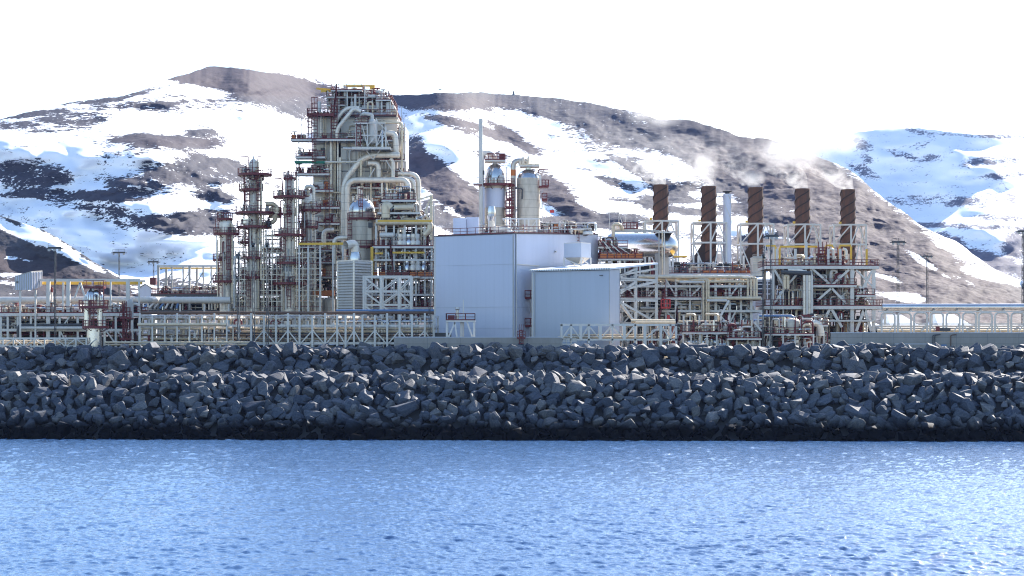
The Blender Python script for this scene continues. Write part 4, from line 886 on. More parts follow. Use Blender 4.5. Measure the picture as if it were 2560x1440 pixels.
for py, a, b, rl in ((352, 905, 995, 'f'), (402, 952, 1012, 'fr'), (445, 985, 1024, 'fr'), (470, 880, 960, 'f'), (492, 940, 1030, 'fr'), (520, 925, 1050, 'fr'), (545, 960, 1060, 'fr')):
    deck(t, PX(a, Y), PX(b, Y), Y - 1.9, Y - .1, PZ(py, Y), rl, fascia=.28); clutter(t, PX(a + 2, Y), PX(b - 2, Y), Y - 1.7, Y - .4, PZ(py, Y), PZ(py - 22, Y), py + 7, 4, 2, 6, 1, 2, 3, .8)
for p in (1000, 1012, 1030, 1052): t.part('post', G().bar((PX(p, Y), Y - 1, PZ(620, Y)), (PX(p, Y), Y - 1, PZ(450 if p > 1020 else 310, Y)), .24), 'white_steel')
# fat silver pipes
D = Y - 1.6
def fat(pts, r, dy=0, mat='cladding', bend=None): t.part('large_pipe', G().tube([(PX(a, Y), D + dy, PZ(b, Y)) for a, b in pts], r * m_, 16, bend), mat)
fat([(900, 272), (868, 272), (842, 300), (840, 330)], 5.2, 0, bend=1.8); fat([(905, 283), (888, 274), (846, 325), (846, 350)], 5.2, -1.0, bend=1.6)
fat([(1002, 391), (915, 391), (863, 455), (861, 790)], 7.5, -1.4, bend=2.2); fat([(963, 336), (990, 336), (992, 386)], 7.5, -.6, bend=1.9)
fat([(872, 600), (872, 454), (1022, 454), (1023, 492)], 7.0, -2.4, bend=2.0); fat([(922, 411), (948, 411), (949, 448)], 6.5, -1.0, bend=1.8); fat([(978, 400), (984, 407), (985, 450)], 5.0, -1.2)
fat([(1012, 441), (1006, 441), (1006, 309), (940, 309)], 3.2, -.2, 'cream_pipe'); fat([(996, 436), (1046, 437), (1049, 600)], 6.0, 0, bend=1.7); fat([(998, 449), (1035, 450), (1040, 560)], 6.0, -.9, bend=1.5)
fat([(840, 578), (815, 580), (815, 620)], 6.0, -2.8); fat([(862, 376), (925, 378)], 3.0, -2.6, 'white_steel'); fat([(900, 470), (900, 520)], 4.5, -2)
fat([(930, 420), (930, 600)], 2.4, -1.5, 'cream_pipe'); fat([(906, 405), (906, 445)], 3.2, -1.9, 'cream_pipe'); fat([(970, 455), (970, 640)], 2.6, -2, 'cream_pipe'); fat([(995, 455), (995, 600)], 3.0, -1.6, 'cream_pipe')
fat([(958, 500), (958, 455)], 3, -2.2); fat([(1010, 500), (1010, 620)], 3.4, -2, 'cladding')
# lattice cage with the white drum
ya, yb = D - 3.6, D - .6
for p in (895, 923, 945, 968):
    for yy in (ya, yb): t.part('cage_post', G().bar((PX(p, Y), yy, PZ(373, Y)), (PX(p, Y), yy, PZ(303 if p < 950 else 322, Y)), .2), 'white_steel')
for a, b, c, d in ((895, 372, 910, 318), (910, 318, 923, 372), (945, 372, 960, 330), (960, 330, 976, 370), (923, 372, 945, 345), (945, 310, 968, 330), (895, 345, 910, 372), (968, 345, 945, 372)):
    t.part('brace', G().bar((PX(a, Y), ya, PZ(b, Y)), (PX(c, Y), ya, PZ(d, Y)), .16), 'white_steel')
for py in (315, 345): beam(t, (PX(895, Y), ya, PZ(py, Y)), (PX(968, Y), ya, PZ(py, Y)), .18, .22)
deck(t, PX(886, Y), PX(980, Y), ya - .4, yb + .5, PZ(374, Y), '', fascia=.5, fmat='white_steel', rail=None)
deck(t, PX(893, Y), PX(924, Y), ya - .3, yb, PZ(314, Y), 'flr', fascia=.3)
t.part('drum', G().lathe(PX(934, Y), ya + 1.2, [(2 * m_, PZ(367, Y)), (8 * m_, PZ(362, Y)), (9 * m_, PZ(355, Y)), (9 * m_, PZ(312, Y)), (8 * m_, PZ(306, Y)), (3 * m_, PZ(301, Y))], 20), 'white_steel')
t.part('pipe', G().tube([(PX(934, Y), ya + 1.2, PZ(302, Y)), (PX(934, Y), ya + 1.2, PZ(293, Y)), (PX(912, Y), ya + 1.2, PZ(289, Y)), (PX(902, Y), D, PZ(296, Y))], 4.5 * m_, 12), 'white_steel')
for a, b, c, d in ((915, 375, 936, 403), (957, 375, 936, 403), (968, 405, 990, 440), (940, 425, 925, 450), (1000, 425, 1012, 440)): t.part('brace', G().bar((PX(a, Y), D - 2.2, PZ(b, Y)), (PX(c, Y), D - 2.2, PZ(d, Y)), .18), 'white_steel')
t.part('ladder', ladder_g(PX(902, Y), ya - .3, PZ(374, Y), PZ(316, Y), False, .4, .14), 'red_rail'); t.part('vessel', G().lathe(PX(957, Y), yb, [(4 * m_, PZ(372, Y)), (4 * m_, PZ(330, Y)), (1 * m_, PZ(324, Y))], 14), 'bright_cladding')
# deck and machinery on the roof
z = PZ(293.4, Y)
t.sub(t.part('roof_deck', bx(820, 992, 291, 293.2, -1.5, -.45), 'grating'), 'railing', G().rail([(PX(820, Y), Y - 1.5, PZ(291, Y)), (PX(992, Y), Y - 1.5, PZ(291, Y)), (PX(992, Y), Y + 16, PZ(291, Y))], 1.2), 'red_rail')
for py, a, b in ((260, 816, 862), (262, 905, 985), (240, 815, 970)): deck(t, PX(a, Y), PX(b, Y), Y + 1, Y + 12, PZ(py, Y), 'flr', fascia=.3)
for p in (818, 832, 846, 862, 878, 897, 915, 930, 948, 966): t.part('column', G().bar((PX(p, Y), Y + 1.2, z), (PX(p, Y), Y + 1.2, PZ(224 if p < 950 else 240, Y)), .24), 'white_steel')
for p, a, r in ((838, 232, 2.5), (868, 218, 2), (888, 236, 3.2), (912, 214, 1.6), (954, 230, 2.6), (982, 262, 3.0), (976, 246, 2)): t.part('vent_pipe', G().tube([(PX(p, Y), Y, z), (PX(p, Y), Y, PZ(a, Y))], r * m_, 10), 'white_steel')
for py, a, b in ((226, 828, 905), (250, 940, 978)): deck(t, PX(a, Y), PX(b, Y), Y - .5, Y + 8, PZ(py, Y), 'flr', fascia=.26)
for k in range(3): clutter(t, PX(822, Y), PX(962, Y), Y + 1.5, Y + 9, PZ(291 - k * 26, Y), PZ(268 - k * 24, Y), 300 + k, 13, 6, 10, 4, 3, 6, .9, .1)
for p, a, b, r in ((862, 215, 240, 3.2), (944, 240, 268, 5), (970, 256, 285, 5.5), (880, 255, 272, 4), (798, 255, 288, 4.5)): vessel_v(t, PX(p, Y), Y + .4, PZ(b, Y), PZ(a, Y), r * m_, 'white_steel', 'drum', 14)
t.part('pipe', G().tube([(PX(944, Y), Y + .4, PZ(260, Y)), (PX(944, Y), Y + .4, PZ(272, Y)), (PX(900, Y), Y, PZ(272, Y))], 4 * m_, 12), 'white_steel'); t.part('pipe', G().tube([(PX(920, Y), Y - .5, PZ(285, Y)), (PX(920, Y), Y - .5, PZ(256, Y)), (PX(932, Y), Y - .5, PZ(256, Y)), (PX(932, Y), Y - .5, PZ(285, Y))], 2.4 * m_, 10), 'cream_pipe')
t.part('pipe', G().tube([(PX(978, Y), Y, PZ(277, Y)), (PX(990, Y), Y, PZ(277, Y)), (PX(990, Y), Y, PZ(296, Y))], 4 * m_, 12), 'cream_pipe')
vessel_h(t, (PX(903, Y), Y + 3, PZ(223, Y)), (PX(946, Y), Y + 3, PZ(226, Y)), 5.5 * m_, 'white_steel', 'cooler_drum'); vessel_h(t, (PX(920, Y), Y + 1, PZ(239, Y)), (PX(962, Y), Y + 1, PZ(241, Y)), 4.5 * m_, 'white_steel', 'cooler_drum')
g = G().bar((PX(852, Y), Y + 6, PZ(205, Y)), (PX(932, Y), Y + 6, PZ(205, Y)), .4, .32); t.part('crane_beam', g, 'yellow_beam'); t.part('crane_hoist', G().box(PX(919, Y), PX(932, Y), Y + 5.2, Y + 6.8, PZ(216, Y), PZ(207, Y)).bar((PX(905, Y), Y + 6, PZ(224, Y)), (PX(903, Y), Y + 6, PZ(207, Y)), .3), 'yellow_beam')
t.part('crane_beam', G().bar((PX(786, Y), Y + 4, PZ(215, Y)), (PX(833, Y), Y + 4, PZ(219, Y)), .4, .36), 'yellow_beam'); t.part('crane_beam', G().bar((PX(800, Y), Y + 2, PZ(225, Y)), (PX(900, Y), Y + 2, PZ(221, Y)), .5, .4), 'yellow_beam')
for p in (771, 1004, 830, 897): t.part('mast', G().bar((PX(p, Y), Y, PZ(300, Y)), (PX(p, Y), Y, PZ(266 if p not in (830,) else 222, Y)), .1), 'grey_steel')
t.part('cabinet', bx(1000, 1012, 338, 346, 1, 2.8), 'orange_plate')
for py in (322, 330, 340): deck(t, PX(994, Y), PX(1012, Y), Y - 1, Y + 3, PZ(py + 8, Y), 'f', fascia=.2)
t.done()

# ================================================================ dome topped vessel in front of the tower
def ext(t, x, Y, m_):
    t.part('dome', G().lathe(x, Y, [(32 * m_, PZ(536, Y)), (33 * m_, PZ(530, Y))] + [(33 * math.cos(a) * m_, PZ(530 - 36 * math.sin(a), Y)) for a in (.2, .4, .6, .8, 1.0, 1.2, 1.4, 1.52)], 32), 'bright_cladding')
    for p, h in ((884, 493), (905, 478), (920, 492), (893, 490), (930, 498)): t.part('nozzle', G().lathe(PX(p, Y), Y - 1, [(2.4 * m_, PZ(h + 10, Y)), (2.4 * m_, PZ(h, Y)), (3.2 * m_, PZ(h, Y)), (3.2 * m_, PZ(h - 2, Y))], 10), 'cladding')
    t.part('panel_wrap', G().box(x - 27 * m_, x + 26 * m_, Y - 31 * m_, Y - 29 * m_, PZ(602, Y), PZ(556, Y)), 'tank_plate')
    t.part('pipe', G().tube([(PX(938, Y), Y - .5, PZ(640, Y)), (PX(938, Y), Y - .5, PZ(568, Y)), (PX(930, Y), Y - .5, PZ(560, Y))], 3.4 * m_, 10), 'cream_pipe')
    t.part('pipe', G().tube([(PX(836, Y), Y - .5, PZ(660, Y)), (PX(836, Y), Y - .5, PZ(596, Y)), (PX(876, Y), Y - .5, PZ(594, Y))], 5.5 * m_, 12), 'cladding')
    t.part('junction_box', G().box(PX(923, Y), PX(934, Y), Y - 2.7, Y - 2.2, PZ(571, Y), PZ(558, Y)), 'dark_steel')
column_tower('short fat vessel with a shiny silver dome and red ladder, before the cold box tower', 905, 374, [(700, 31), (640, 31), (536, 31), (533, 31)],
             [(548, 868, 950), (618, 864, 946)], [(878, 700, 560, 1.2)], [(905, 548, 486), (878, 650, 550)], 'tank_plate', None, ext, 'dome_vessel')

# ================================================================ louvred box with bent exhaust duct
Y = 358; m_ = M(Y)
t = T('louvred_housing', 'tall box of horizontal louvres with a bent silver duct on its roof', 'louvred housing', (PX(883, Y), Y, BASE))
A0 = Vector((PX(840, Y), Y + 3.2, 0)); B0 = Vector((PX(884.5, Y), Y, 0)); C0 = Vector((PX(926, Y), Y + 3.6, 0)); D0 = A0 + (C0 - B0)
z0, z1 = BASE, PZ(652, Y)
ins = lambda p: p + (((A0 + C0) / 2 - p) * .04)
q = [ins(p) for p in (A0, B0, C0, D0)]
t.part('core', G().hexa([p + Vector((0, 0, z0)) for p in q], [p + Vector((0, 0, z1 - .1)) for p in q]), 'grey_steel')
for a, b, mt in ((A0, B0, 'louvre'), (B0, C0, 'louvre')):
    g = G(); n = 34; out = Vector((b - a).cross(Vector((0, 0, 1)))).normalized()
    for i in range(n):
        z = z0 + (z1 - z0) * (i + .5) / n; h = (z1 - z0) / n * .42
        a1 = a.lerp(b, .03) + Vector((0, 0, z)); b1 = a.lerp(b, .97) + Vector((0, 0, z)); o = out * .14; u = Vector((0, 0, h))
        g.hexa([a1 - u + o, b1 - u + o, b1 - u - o * .3, a1 - u - o * .3], [a1 + u * .4 + o * .2, b1 + u * .4 + o * .2, b1 + u - o * .3, a1 + u - o * .3])
    t.part('louvre_panel', g, mt)
for p in (A0, B0, C0): t.part('corner_post', G().bar(p + Vector((0, 0, z0)), p + Vector((0, 0, z1 + .15)), .32), 'cladding')
t.part('roof', G().hexa([p + Vector((0, 0, z1 - .05)) for p in (A0, B0, C0, D0)], [p + Vector((0, 0, z1 + .18)) for p in (A0, B0, C0, D0)]), 'cladding')
xc = PX(885, Y); yc = Y + 3.2
t.part('duct', G().tube([(xc, yc, PZ(632, Y)), (xc - .1, yc, PZ(606, Y)), (PX(862, Y), yc - 1.2, PZ(612, Y))], 11 * m_, 22, 1.35, caps=False), 'cladding')
t.part('duct_cone', G().lathe(xc, yc, [(15 * m_, z1 + .05), (15.5 * m_, PZ(643, Y)), (11.3 * m_, PZ(628, Y))], 22), 'bright_cladding')
t.part('roof_rail', G().rail([A0 + Vector((0, 0, z1 + .18)), D0 + Vector((0, 0, z1 + .18))], .8, .06), 'grey_steel')
t.done()

# ================================================================ white truss frame and pump module right of the louvres
Y = 352; m_ = M(Y)
t = T('truss_frame', 'white cross-braced truss frame standing between louvred box and white hall', 'truss frame', (PX(967, Y), Y, BASE))
for yy in (Y, Y + 5):
    for p in (909, 952, 997, 1027): t.part('column', G().bar((PX(p, Y), yy, BASE), (PX(p, Y), yy, PZ(689, Y)), .4 if p in (952, 997) else .34), 'white_steel')
    for py in (691, 728, 762): beam(t, (PX(909, Y), yy + .02, PZ(py, Y)), (PX(1027, Y), yy + .02, PZ(py, Y)), .3, .3)
    for a, b, c, d in ((909, 692, 952, 727), (952, 727, 997, 692), (909, 729, 952, 761), (952, 761, 997, 729), (997, 727, 1027, 693), (997, 729, 1027, 762), (909, 763, 930, 779), (952, 763, 975, 779), (997, 779, 1020, 763), (909, 727, 930, 710)):
        t.part('brace', G().bar((PX(a, Y), yy - .03, PZ(b, Y)), (PX(c, Y), yy - .03, PZ(d, Y)), .2), 'white_steel')
t.done()
Y = 366; m_ = M(Y)
t = T('process_module', 'busy pump module with orange panels and yellow beams, left of the white hall', 'process module', (PX(1010, Y), Y, BASE))
for p in (940, 965, 985, 1012, 1040, 1062, 1079):
    t.part('column', G().bar((PX(p, Y), Y, BASE), (PX(p, Y), Y, PZ(558, Y)), .34), 'white_steel'); t.part('column', G().bar((PX(p, Y), Y + 10, BASE), (PX(p, Y), Y + 10, PZ(500, Y)), .3), 'white_steel')
t.part('column', G().bar((PX(1078, Y), Y, PZ(600, Y)), (PX(1078, Y), Y, PZ(488, Y)), .5), 'cream_pipe')
for a, b, c, d in ((1078, 492, 1062, 530), (1062, 530, 1078, 560), (1042, 500, 1078, 490)): t.part('brace', G().bar((PX(a, Y), Y, PZ(b, Y)), (PX(c, Y), Y, PZ(d, Y)), .24), 'cream_pipe')
for py, a, b, sd in ((500, 955, 1040, 'f'), (531, 945, 1050, ''), (556, 945, 1080, ''), (616, 932, 1083, 'fl'), (648, 930, 1083, ''), (692, 926, 1083, 'f'), (735, 926, 1083, ''), (768, 926, 1083, 'f')):
    deck(t, PX(a, Y), PX(b, Y), Y - .6, Y + 10, PZ(py, Y), sd, fascia=.36, rail='red_rail' if sd else None)
for a, b, py in ((945, 1080, 553), (982, 1062, 632), (938, 958, 634)): t.part('crane_beam', G().bar((PX(a, Y), Y - .8, PZ(py, Y)), (PX(b, Y), Y - .8, PZ(py, Y)), .4, .32), 'yellow_beam')
t.part('crane_post', G().bar((PX(931, Y), Y - 1, PZ(690, Y)), (PX(931, Y), Y - 1, PZ(618, Y)), .5), 'yellow_beam')
for k in range(8):
    a = 926 + k * 19.5; t.part('panel', G().box(PX(a + 1.5, Y), PX(a + 18, Y), Y - .45, Y - .3, PZ(691, Y), PZ(680, Y)), 'orange_plate' if k in (0, 1, 5, 6, 7) else 'red_rail')
t.part('stair', G().rail([(PX(984, Y), Y - .9, PZ(692, Y)), (PX(976, Y), Y - .9, PZ(616, Y))], 1.4, .16, .8), 'red_rail')
t.part('pipe', G().tube([(PX(940, Y), Y - .4, PZ(556, Y)), (PX(1075, Y), Y - .4, PZ(556, Y)), (PX(1075, Y), Y - .4, PZ(575, Y)), (PX(1060, Y), Y - .4, PZ(588, Y))], .55, 12), 'cream_pipe')
t.part('pipe', G().tube([(PX(950, Y), Y - .8, PZ(588, Y)), (PX(985, Y), Y - .8, PZ(588, Y))], .45, 12), 'white_steel'); t.part('pipe', G().tube([(PX(986, Y), Y - .8, PZ(520, Y)), (PX(1035, Y), Y - .8, PZ(519, Y))], .5, 12), 'cream_pipe')
t.part('pipe', G().tube([(PX(965, Y), Y - .6, PZ(545, Y)), (PX(965, Y), Y - .6, PZ(510, Y)), (PX(978, Y), Y - .6, PZ(522, Y))], .8, 12, 1.0), 'cream_pipe')
rnd = random.Random(8)
for i in range(9):       # pump heads standing in rows
    p = 1000 + (i % 5) * 11 + (i // 5) * 4; py = 612 if i < 5 else 676; x = PX(p if i < 5 else 1018 + (i - 5) * 14, Y)
    t.part('pump', G().lathe(x, Y - .2, [(.55, PZ(py, Y)), (.6, PZ(py - 8, Y)), (.35, PZ(py - 14, Y)), (.5, PZ(py - 18, Y)), (.42, PZ(py - 26, Y)), (.15, PZ(py - 28, Y))], 14), ['cladding', 'white_steel', 'bright_cladding'][i % 3])
for k, (za, zb, a, b) in enumerate(((531, 503, 955, 1040), (556, 533, 950, 1070), (616, 562, 945, 1078), (648, 620, 935, 1080), (690, 652, 935, 1080), (735, 696, 930, 1080), (768, 738, 930, 1080), (800, 772, 930, 1080), (500, 462, 960, 1035))):
    clutter(t, PX(a, Y), PX(b, Y), Y, Y + 8, PZ(za, Y), PZ(zb, Y), 60 + k, 15, 5, 10, 3, 3, 6, .9, .1)
t.part('dish', G().lathe(PX(1043, Y), Y - 1, [(.1, PZ(697, Y)), (.75, PZ(695, Y)), (.75, PZ(692, Y)), (.1, PZ(690, Y))], 16), 'white_steel')
t.done()

# ================================================================ the two white halls
def vfrom(p, d, s): return p + d * s
Yc = 346; m_ = M(Yc); al = R(34)
f = Vector((math.cos(al), -math.sin(al), 0)); sdir = Vector((math.sin(al), math.cos(al), 0))
Cn = Vector((PX(1283, Yc), Yc, 0))
def to_px(o, d, px):     # distance along d from o at which the photo column px is met
    k = (px - CX) / F; return (k * o.y - o.x) / (d.x - k * d.y)
LA = -to_px(Cn, f * -1, 1085) ; Lp = Cn + f * LA; Rp = Cn + sdir * to_px(Cn, sdir, 1495)
zA = PZ(584, Yc); zr = PZ(586, Rp.y)
t = T('process_hall', 'tall white windowless hall in the middle, red railing and vents on its roof', 'industrial hall', (Cn.x, Cn.y, BASE))
up = lambda p, z: Vector((p.x, p.y, z))
Bk = Lp + (Rp - Cn)
t.part('wall', G().hexa([up(Lp, BASE), up(Cn, BASE), up(Rp, BASE), up(Bk, BASE)], [up(Lp, zA), up(Cn, zA), up(Rp, zr), up(Bk, zr)]), 'white_wall')
o3 = Vector((-math.sin(al), -math.cos(al), 0)) * .03; r3 = f * .03
g = G()
for zz, a, b in ((PZ(660, Yc), Lp, Cn), (PZ(767, Yc), Lp, Cn), (PZ(821, Yc), Lp, Cn)): g.bar(up(a, zz) + o3, up(b, zz) + o3, .05, .05)
for zz in (PZ(661, Yc), PZ(768, Yc)): g.bar(up(Cn, zz) + r3, up(Rp, zz) + r3, .05, .05)
t.part('panel_joint', g, 'grey_wall')
t.part('corner_trim', G().bar(up(Cn, BASE) + o3 + r3, up(Cn, zA - .05) + o3 + r3, .22), 'grey_steel'); t.part('corner_trim', G().bar(up(Cn, BASE) + r3 * 2 + sdir * .9, up(Cn, zA - .05) + r3 * 2 + sdir * .9, .12, .5), 'white_steel')
t.part('corner_trim', G().bar(up(Lp, BASE) + o3 + f * .2, up(Lp, zA - .05) + o3 + f * .2, .3, .12), 'white_steel')
t.part('roof_edge', G().bar(up(Lp, zA) + o3, up(Cn, zA) + o3, .12, .16).bar(up(Cn, zA) + r3, up(Rp, zr) + r3, .12, .16), 'dark_steel')
t.part('light_strip', G().bar(up(Cn, PZ(660, Yc)) + r3 * 3 + sdir * .8, up(Cn, PZ(661, Yc)) + r3 * 3 + sdir * 8, .2, .16), 'white_steel')
t.part('wall_lamp', G().bar(up(Cn, PZ(622, Yc)) + r3 + sdir * to_px(Cn, sdir, 1387), up(Cn, PZ(622, Yc)) + f * .35 + sdir * to_px(Cn, sdir, 1387), .3), 'white_steel')
g = G(); rr = [up(Lp, zA + .1) + f * .4 - o3 * 20, up(Cn, zA + .1) - f * .2 - o3 * 16, up(Rp, zr + .1) - f * .6]
t.part('roof_railing', g.rail(rr, 1.2, .09), 'red_rail')
zf = up(Lp, zA + .1)
for a, b, dp, c in ((1133, 1165, 6, 545), (1166, 1197, 7, 543)):
    yy = Lp.y + dp; t.part('roof_box', G().box(PX(a, yy), PX(b, yy), yy, yy + 4, zA - .1, PZ(c, yy)), 'white_wall')
# balconies with ladder on the side wall
for py in (745, 815):
    q = Cn + sdir * to_px(Cn, sdir, 1312) + f * .05; q2 = Cn + sdir * to_px(Cn, sdir, 1326) + f * .05; zz = PZ(py, q.y)
    d = t.part('balcony', G().hexa([up(q, zz - .2), up(q + f * 1.2, zz - .2), up(q2 + f * 1.2, zz - .2), up(q2, zz - .2)], [up(q, zz), up(q + f * 1.2, zz), up(q2 + f * 1.2, zz), up(q2, zz)]), 'red_rail')
    t.sub(d, 'railing', G().rail([up(q, zz), up(q + f * 1.2, zz), up(q2 + f * 1.2, zz), up(q2, zz)], 1.3, .13, .9), 'red_rail')
    t.sub(d, 'bracket', G().bar(up(q2, zz - 2.6), up(q + f * 1.1, zz - .2), .16), 'white_steel')
t.part('roof_ladder', ladder_g(PX(1441, Rp.y - 4), Rp.y - 6, PZ(607, Rp.y - 4), PZ(570, Rp.y - 4), True, .42, .13), 'red_rail')
t.part('base_plant', G().box(PX(1088, 340), PX(1128, 340), 339.4, 341, BASE, PZ(832, 340)), 'dark_steel')
t.done()
# machinery on the hall roof seen above its edge
Y = 362
t = T('roof_duct', 'curved silver exhaust duct with a flared hood on the white hall roof', 'exhaust duct', (PX(1235, Y), Y, PZ(584, Y)))
m_ = M(Y)
t.part('duct', G().tube([(PX(1228, Y), Y, PZ(550, Y)), (PX(1230, Y), Y, PZ(568, Y)), (PX(1242, Y), Y, PZ(573, Y)), (PX(1268, Y), Y, PZ(571, Y)), (PX(1280, Y), Y, PZ(586, Y))], 7 * m_, 16, 1.2), 'cladding')
t.part('hood', G().lathe(PX(1228, Y), Y, [(8 * m_, PZ(552, Y)), (11 * m_, PZ(537, Y)), (11.5 * m_, PZ(529, Y)), (9 * m_, PZ(516, Y))], 8), 'bright_cladding')
for p in (1222, 1238): t.part('leg', G().bar((PX(p, Y), Y - 1, PZ(584, Y)), (PX(p, Y), Y - 1, PZ(543, Y)), .2), 'white_steel')
t.done()
t = T('roof_frame', 'low white cross-braced pipe frame along the white hall roof, before the twin vessels', 'roof frame', (PX(1320, Y), Y, PZ(586, Y)))
for p in (1277, 1297, 1312, 1322, 1342, 1380, 1412): t.part('column', G().bar((PX(p, Y), Y, PZ(588, Y)), (PX(p, Y), Y, PZ(546 if p < 1345 else 560, Y)), .22), 'white_steel')
beam(t, (PX(1256, Y), Y, PZ(547, Y)), (PX(1350, Y), Y, PZ(547, Y)), .2, .24); beam(t, (PX(1277, Y), Y, PZ(576, Y)), (PX(1480, Y), Y, PZ(572, Y)), .2, .2)
for a, b, c, d in ((1277, 550, 1297, 575), (1277, 575, 1297, 550), (1322, 575, 1342, 550), (1256, 547, 1277, 575)): t.part('brace', G().bar((PX(a, Y), Y + .03, PZ(b, Y)), (PX(c, Y), Y + .03, PZ(d, Y)), .14), 'white_steel')
clutter(t, PX(1200, Y), PX(1480, Y), Y + .4, Y + 4, PZ(587, Y), PZ(572, Y), 81, 16, 6, 16, 2, 5, 8, .8, .3)
clutter(t, PX(1350, Y), PX(1490, Y), Y + .4, Y + 4, PZ(575, Y), PZ(552, Y), 82, 7, 3, 4, 0, 0, 4, .7, .1)
t.part('dome_light', G().lathe(PX(1470, Y), Y, [(1.0, PZ(586, Y)), (.9, PZ(580, Y)), (.4, PZ(577, Y))], 16), 'white_steel')
t.done()
# lean-to hall
Yc = 338.5; m_ = M(Yc); al = R(33)
f = Vector((math.cos(al), -math.sin(al), 0)); sdir = Vector((math.sin(al), math.cos(al), 0))
Cn = Vector((PX(1524, Yc), Yc, 0)); L = -to_px(Cn, f * -1, 1330); Lp = Cn + f * L; sw = to_px(Cn, sdir, 1549); Rp = Cn + sdir * sw; far = to_px(Cn, sdir, 1641); Rf = Cn + sdir * far; Lf = Lp + (Rf - Cn)
ze = PZ(674, Yc); zb = PZ(661, Rf.y)
zat = lambda s: ze + (zb - ze) * s / far
t = T('lean_to_hall', 'lower pale grey hall with a sloping white roof reaching out over open pipework', 'industrial hall', (Cn.x, Cn.y, BASE))
t.part('wall', G().hexa([up(Lp, BASE), up(Cn, BASE), up(Rp, BASE), up(Lp + sdir * sw, BASE)], [up(Lp, ze - .1), up(Cn, ze - .1), up(Rp, zat(sw) - .1), up(Lp + sdir * sw, zat(sw) - .1)]), 'grey_wall')
o3 = Vector((-math.sin(al), -math.cos(al), 0)) * .03; r3 = f * .03
e = .35
rp = [up(Lp - f * e + o3 * 12, ze - .02), up(Cn + f * e + o3 * 12, ze - .02), up(Rf + f * e, zb), up(Lf - f * e, zb)]
rf = t.part('roof', G().hexa(rp, [p + Vector((0, 0, .3)) for p in rp]), 'snow_roof')
g = G().bar(rp[0] + o3 + Vector((0, 0, .02)), rp[1] + o3 + Vector((0, 0, .02)), .05, .06)
for i in range(34):
    a = rp[0].lerp(rp[1], (i + .5) / 34) + o3; g.bar(a + Vector((0, 0, .0)), a + Vector((0, 0, .30)), .22, .06)
t.sub(rf, 'eave_ribs', g, 'grey_steel')
t.part('corner_trim', G().bar(up(Cn, BASE) + o3 + r3, up(Cn, ze - .2) + o3 + r3, .08), 'grey_steel'); t.part('corner_trim', G().bar(up(Lp, BASE) + o3 + f * .15, up(Lp, ze - .2) + o3 + f * .15, .35, .1), 'white_steel')
t.part('downpipe', G().bar(up(Lp, BASE) + o3 * 2 + f * .6, up(Lp, ze - .3) + o3 * 2 + f * .6, .12), 'grey_steel')
t.part('wall_lamp', G().bar(up(Cn, PZ(688, Yc)) + o3 * 4 - f * 1.9, up(Cn, PZ(688, Yc)) + o3 * 4 - f * 1.3, .2, .12), 'dark_steel')
for s in (.55, 1.0):
    q = Cn + sdir * far * s; t.part('canopy_post', G().bar(up(q, BASE), up(q, zat(far * s) - .06), .5), 'white_steel'); q2 = Cn + sdir * far * (s - .42 if s < 1 else .6)
    for zz in (PZ(701, q.y), PZ(752, q.y)): beam(t, up(Rp + sdir * .1, zz), up(q, zz), .34, .4)
    t.part('brace', G().bar(up(Rp + sdir * .1, PZ(693, q.y)), up(q - sdir * .2, PZ(672, q.y)), .3), 'white_steel'); t.part('brace', G().bar(up(Rp + sdir * .1, PZ(740 - 10 * s, q.y)), up(q - sdir * .2, PZ(704, q.y)), .4), 'white_steel')
    t.part('brace', G().bar(up(Rp + sdir * .1, PZ(758, q.y)), up(q - sdir * .4, PZ(806, q.y)), .4), 'white_steel')
t.done()
# grey hopper on legs
Y = 352; m_ = M(Y)
t = T('filter_hopper', 'grey filter box on white legs above the lean-to roof', 'filter box', (PX(1444, Y), Y, PZ(664, Y)))
b_ = [P(1410, 643, Y + 1.6), P(1453, 643, Y), P(1477, 643, Y + 2.2), P(1436, 643, Y + 4)]; T_ = [P(1410, 610, Y + 1.6), P(1453, 607, Y), P(1477, 609, Y + 2.2), P(1436, 611, Y + 4)]
zb2, zt2 = PZ(643, Y), PZ(608, Y)
t.part('casing', G().hexa([up(p, zb2) for p in b_], [up(p, zt2) for p in T_]), 'grey_wall'); t.part('lid', G().hexa([up(p, zt2 + .002) for p in T_], [up(p, zt2 + .16) for p in T_]), 'white_steel')
t.part('hopper', G().hexa([up(p.lerp((b_[0] + b_[2]) / 2, .6), PZ(658, Y)) for p in b_], [up(p.lerp((b_[0] + b_[2]) / 2, .06), zb2 - .01) for p in b_]), 'tank_plate')
for p in b_: t.part('leg', G().bar(up(p, PZ(680, Y)), up(p, zb2), .26), 'white_steel')
for a, b in ((0, 1), (1, 2)): t.part('brace', G().bar(up(b_[a], zb2 - .2), up(b_[b], PZ(664, Y)), .16), 'white_steel')
t.done()

